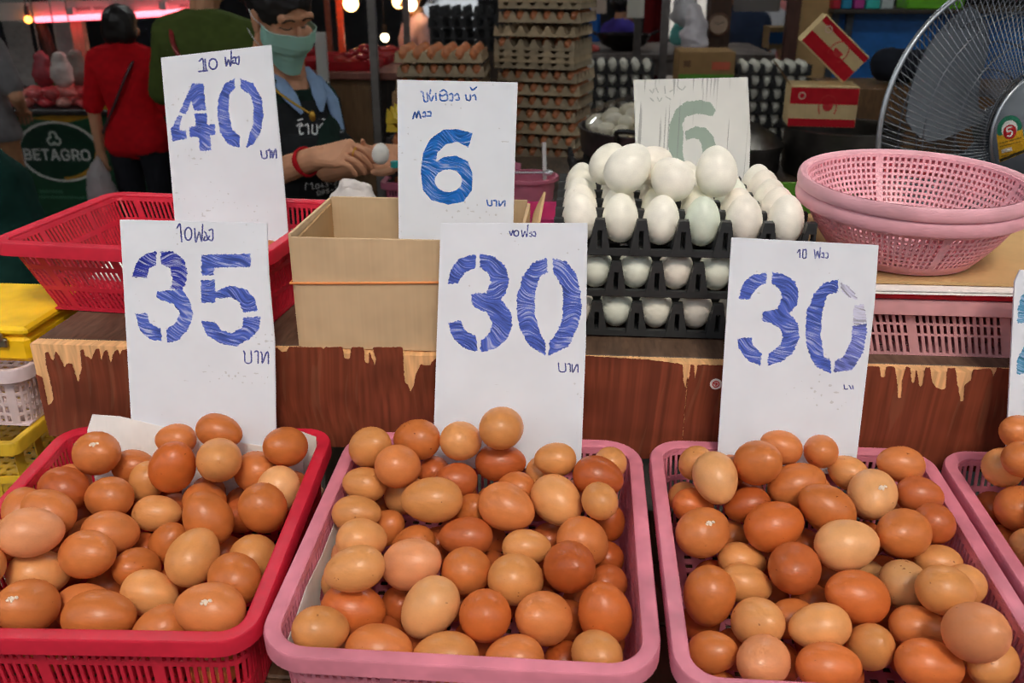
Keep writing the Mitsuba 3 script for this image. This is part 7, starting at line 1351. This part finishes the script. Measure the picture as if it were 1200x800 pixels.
# far table right of the tower with a wok, bags and meats
b0, b1 = (0.0154, 5.0, 1.1441), (0.8716, 5.0, 1.1494)
table('stall_table', 'far stall table with a black wok and red meats, behind the white egg stacks', b0[0] - 0.1, b1[0] + 0.12, 4.95, 5.8, b0[2], (120, 110, 106))
k = thing('wok', 'black wok with side handles on the far stall table', 'wok')
wc = (0.2129, 5.15, 1.1862)
part(k, 'bowl', lathe([(0.001, 0.002), (0.05, 0.004), (0.11, 0.035), (0.145, 0.085), (0.152, 0.086), (0.12, 0.032), (0.05, -0.001), (0.001, -0.002)], 36, level(wc[0], 5.15, b0[2] + 0.003)), 'metal', (50, 46, 46), 0.6, 40)
for s in (-1, 1): part(k, 'handle', xf(tube(smooth_line([(0, -0.03, 0), (0.03, -0.025, 0.015), (0.03, 0.025, 0.015), (0, 0.03, 0)], 4), 0.006, 8), level(wc[0] + s * 0.147, 5.15, b0[2] + 0.085, 0 if s > 0 else 180)), 'metal', (50, 46, 46), 0.4, True)
for i in range(9):
    c = (b0[0] - 0.06 + 0.03 * (i % 4), 5.02 + 0.06 * (i // 4), b0[2] + 0.02)
    kk = free('meat_piece'); scene[kk] = shp(dfm(VF(sph(c, (0.035, 0.03, 0.018), 12)), 0.006, 25, i), 'gloss', (196, 74, 66), 0.8, True); tag(kk, 'red meat cut at the end of the far stall table by the wok', 'meat', 'cuts of meat on the far stall table')
for i, (q, s, col) in enumerate((((0.4937, 4.8, 1.3819), 1.0, (226, 224, 228)), ((0.5057, 4.5, 1.2949), 1.3, (232, 226, 232)), ((0.4803, 5.05, 1.3647), 0.8, (236, 236, 240)), ((0.656, 5.25, 1.2349), 0.8, (226, 96, 60)), ((0.5582, 4.9, 1.1724), 0.5, (236, 226, 226)), ((0.5218, 5.45, 1.2314), 0.8, (110, 190, 186)), ((0.5957, 5.95, 1.1316), 1.0, (60, 130, 70)))):
    k = thing('hanging_bag', ('white plastic bag hanging highest beside the clock post', 'big white plastic bag with lilac tints hanging beside the clock post', 'bright white bag behind the highest one', 'orange-red bag low beside the clock post', 'small whitish bag just above the brown box', 'turquoise bag behind the white bags', 'green bag behind the white bags')[i], 'bag')
    part(k, 'body', dfm(flesh([bone((q[0], q[1], q[2] + 0.05 * s), 0.03 * s, (q[0] + 0.01, q[1], q[2] - 0.04 * s), 0.055 * s)], 0.016, 3), 0.022 * s, 22, i), 'matte' if i in (3, 5, 6) else 'matte', col, 0.3, True)
    part(k, 'string', tube([(q[0], q[1], q[2] + 0.07 * s), (q[0], q[1], 3.045)], 0.004, 5), 'matte', (200, 200, 200))
# clock on a dark wooden post
cq = (0.6405, 4.6, 1.309)
put('wooden_post', bx(0.5965, 0.6971, 4.63, 4.75, 0, 3.05), 'wood', (74, 50, 38), 0.5, False, 'dark wooden post carrying the round clock', 'post')
t = thing('wall_clock', 'round pale clock with a brown rim on the dark wooden post', 'clock')
CF = frame((cq[0], 4.6285, cq[2]), (1, 0, 0), z=(0, -1, 0))
part(t, 'rim', xf(lathe([(0.043, 0.0), (0.052, 0.0), (0.053, 0.012), (0.046, 0.016), (0.043, 0.008), (0.043, 0.0)], 36), CF), 'satin', (110, 76, 58), 0.2, 40)
part(t, 'face', xf(lathe([(0.0005, 0.006), (0.0435, 0.006), (0.0435, 0.002)], 36), CF), 'board', (186, 160, 138), 0.1)
part(t, 'hand', xf(mv(poly3(union_all([LineString([(0, 0), (-0.02, 0.012)]).buffer(0.0018), LineString([(0, 0), (0.028, 0.014)]).buffer(0.0014)]), 0.001), 0, 0, 0.0065), CF), 'matte', (50, 40, 36))
g = trimesh.creation.box((0.112, 0.01, 3.0)).subdivide_to_size(0.04); v = np.array(g.vertices) + (0.4205, 5.95, 1.55); v[:, 1] += 0.03 * np.sin(v[:, 0] * 60); 
put('curtain', (v, g.faces), 'matte', (96, 14, 20), 0.4, True, 'dark red cloth curtain beside the tall steel post', 'curtain')
put('wall_paper_notice', bx(0.2022, 0.2848, 4.69, 4.695, 1.3338, 1.62), 'board', (206, 202, 190), 0.4, False, 'small white notice with a dark yellow mark hanging over the wok', 'notice')
put('paper_notice', bx(0.0279, 0.1027, 4.69, 4.695, 1.3534, 1.62), 'board', (190, 170, 156), 0.4, False, 'beige paper notice hanging beside the egg tray tower', 'notice')
put('notice_board', bx(0.7145, 0.9358, 4.70, 4.71, 1.3649, 1.75), 'board', (120, 114, 112), 0.3, False, 'grey board hanging between the clock post and the pillar', 'board')
put('blue_pipe', tube([(0.0635, 6.2, 0.0), (0.0635, 6.2, 3.04)], 0.035, 14), 'satin', (36, 96, 180), 0.2, True, 'bright blue pipe beside the egg tray tower', 'pipe')
k = thing('storage_box', 'brown and blue box far behind beside the old pillar', 'box')
q0, q1 = (1.0161, 5.3, 1.135), (1.09, 5.3, 1.2605)
part(k, 'body', bx(q0[0], q1[0] + 0.1, 5.3, 5.5, b0[2] + 0.001, q1[2]), 'card', (140, 116, 84)); part(k, 'blue_band', bx(q0[0] - 0.001, q1[0] + 0.1, 5.297, 5.2995, b0[2] + 0.03, b0[2] + 0.09), 'card', (40, 80, 130))
for i, (q, col) in enumerate((((1.2621, 7.0, 1.1786), (206, 206, 212)), ((1.5547, 8.0, 1.1793), (226, 150, 150)), ((1.5287, 9.0, 1.0721), (60, 60, 66)), ((1.0439, 6.5, 1.1226), (44, 54, 76)))):
    standing(('far person in a white shirt between clock post and pillar', 'far person in a pinkish shirt beside the old pillar', 'far person in black behind the grey board', 'far person in blue behind the clock post')[i], q[0], q[1], 1.50, (20, 150, 90, 200)[i], top=col, legs=(50, 52, 60), coarse=0.03)
# pillar, blue cabinet, things on it
p0_, p1_ = (0.9607, 4.5, 1.2364), (1.1405, 4.5, 1.2374)
scene['pillar'] = shp(bx(p0_[0], p1_[0], 4.50, 4.68, 0, 3.05, 0.008), 'card', (186, 150, 104), 0.6); tag('pillar', kind='structure')
put('wooden_post', bx(0.9233 , p0_[0] + 0.02, 4.44, 4.495, 0, 3.05), 'wood', (84, 52, 44), 0.5, False, 'reddish brown post in front of the old pillar', 'post')
t = thing('blue_cabinet', 'blue panelled cabinet behind the fan and the red and beige cartons', 'cabinet')
c0, c1 = (1.1665, 4.5, 1.2752), (1.7234, 4.5, 1.2779)
zs = 1.3877
part(t, 'panel', bx(c0[0], c1[0] + 0.7, 4.5, 4.53, 0.0, zs - 0.02), 'satin', (34, 104, 178), 0.3)
part(t, 'side', bx(c0[0] - 0.03, c0[0] - 0.001, 4.48, 5.0, 0, zs - 0.02), 'satin', (60, 70, 84), 0.3)
part(t, 'shelf', bx(c0[0] - 0.05, c1[0] + 0.72, 4.4, 5.0, zs - 0.0195, zs, 0.004), 'wood', (64, 58, 52), 0.4)
part(t, 'post', bx(c0[0] + 0.03, c0[0] + 0.06, 4.465, 4.495, 0, zs - 0.02), 'satin', (70, 74, 80), 0.3)
for i, (xa, xb, col) in enumerate(((1.1192, 1.1534, (200, 40, 60)), (1.161, 1.2027, (40, 150, 190)), (1.2141, 1.2595, (180, 60, 140)), (1.2671, 1.3275, (60, 200, 190)), (1.3351, 1.3878, (210, 220, 220)), (1.448, 1.695, (110, 190, 40)))):
    put('storage_tub' if i == 5 else 'carton_pack', bx(xa, xb, 4.44, 4.6, zs + 0.0005, zs + (0.10 if i == 5 else 0.13), 0.004), 'satin', col, 0.3, False, ('red', 'blue', 'purple', 'turquoise', 'whitish', 'bright green')[i] + ' pack on top of the blue cabinet', 'pack')
k = thing('sack', 'dark lumpy sack on a ledge below the blue panel behind the cartons', 'sack')
sq = (1.1339, 3.5, 1.2343)
put('storage_box', bx(sq[0] - 0.25, sq[0] + 0.6, 3.35, 3.7, 0.767, sq[2] - 0.07, 0.004), 'wood', (104, 74, 46), 0.5, False, 'brown wooden chest behind the fan and the cartons', 'chest')
part(k, 'body', dfm(flesh([bone((sq[0] - 0.03, 3.5, sq[2] - 0.005), 0.06, (sq[0] + 0.10, 3.5, sq[2]), 0.06)], 0.02, 3), 0.014, 14, 3), 'matte', (30, 32, 40), 0.4, True)
lb = put('eggs_in_far_trays', cat_(*brown_far), 'eggshell', (206, 128, 84), 0.2, True, 'brown eggs in the stacked pulp and black trays at the back', 'eggs', None, 'stuff')
put('white_eggs_in_far_trays', cat_(*white_far), 'eggshell', (226, 222, 208), 0.0, True, 'white eggs in the two far stacks of black trays', 'eggs', None, 'stuff')

# ---------------------------------------------------------------- the daylit yard beyond the hall
for i, (x_, y_, w_, h_, col) in enumerate(((-6.0, 17.5, 3.4, 2.6, (226, 228, 232)), (-1.6, 18.0, 3.0, 2.4, (206, 216, 226)), (2.6, 17.0, 2.6, 2.5, (216, 214, 210)), (6.6, 18.0, 3.0, 2.6, (196, 206, 220)))):
    t = thing('parked_van', ('white', 'pale blue', 'cream', 'silver-blue')[i] + ' van parked in the daylit yard beyond the hall', 'van')
    part(t, 'body', bx(x_ - w_ / 2, x_ + w_ / 2, y_, y_ + 1.8, 0.35, h_, 0.12), 'gloss', col, 0.1)
    part(t, 'window', bx(x_ - w_ * 0.35, x_ + w_ * 0.35, y_ - 0.01, y_ - 0.001, 1.35, 1.95), 'gloss', (30, 34, 40), 0.1)
    for s in (-1, 1): part(t, 'wheel', xf(lathe([(0.001, -0.1), (0.33, -0.1), (0.35, -0.05), (0.35, 0.05), (0.33, 0.1), (0.001, 0.1)], 24), frame((x_ + s * w_ * 0.3, y_ + 0.15, 0.351), (1, 0, 0), z=(0, 1, 0))), 'matte', (30, 30, 30), 0.2)
scene['ground'] = shp(bx(-40, 40, 15.0, 60, -0.12, -0.0), 'matte', (168, 164, 158), 0.3); tag('ground', kind='structure')
scene['street'] = shp(bx(-40, 40, -30, -3.0, -0.12, -0.0), 'matte', (150, 148, 144), 0.3); tag('street', kind='structure')
# ceiling tubes that light the hall
for i, (x_, y_) in enumerate(((-1.6, 2.2), (0.9, 2.6), (-1.8, 5.6), (0.8, 5.8), (3.2, 4.4), (-4.2, 4.6))):
    k = thing('ceiling_lamp', f'white fluorescent ceiling lamp over the {("seller", "egg benches", "meat counter", "far stalls", "east stalls", "west stalls")[i]}', 'lamp')
    part(k, 'housing', bx(x_ - 0.62, x_ + 0.62, y_ - 0.05, y_ + 0.05, 3.0, 3.0495, 0.004), 'satin', (220, 220, 220), 0.1)
    lamp(k + '__tube', tube([(x_ - 0.58, y_, 2.975), (x_ + 0.58, y_, 2.975)], 0.019, 10), LAMP)
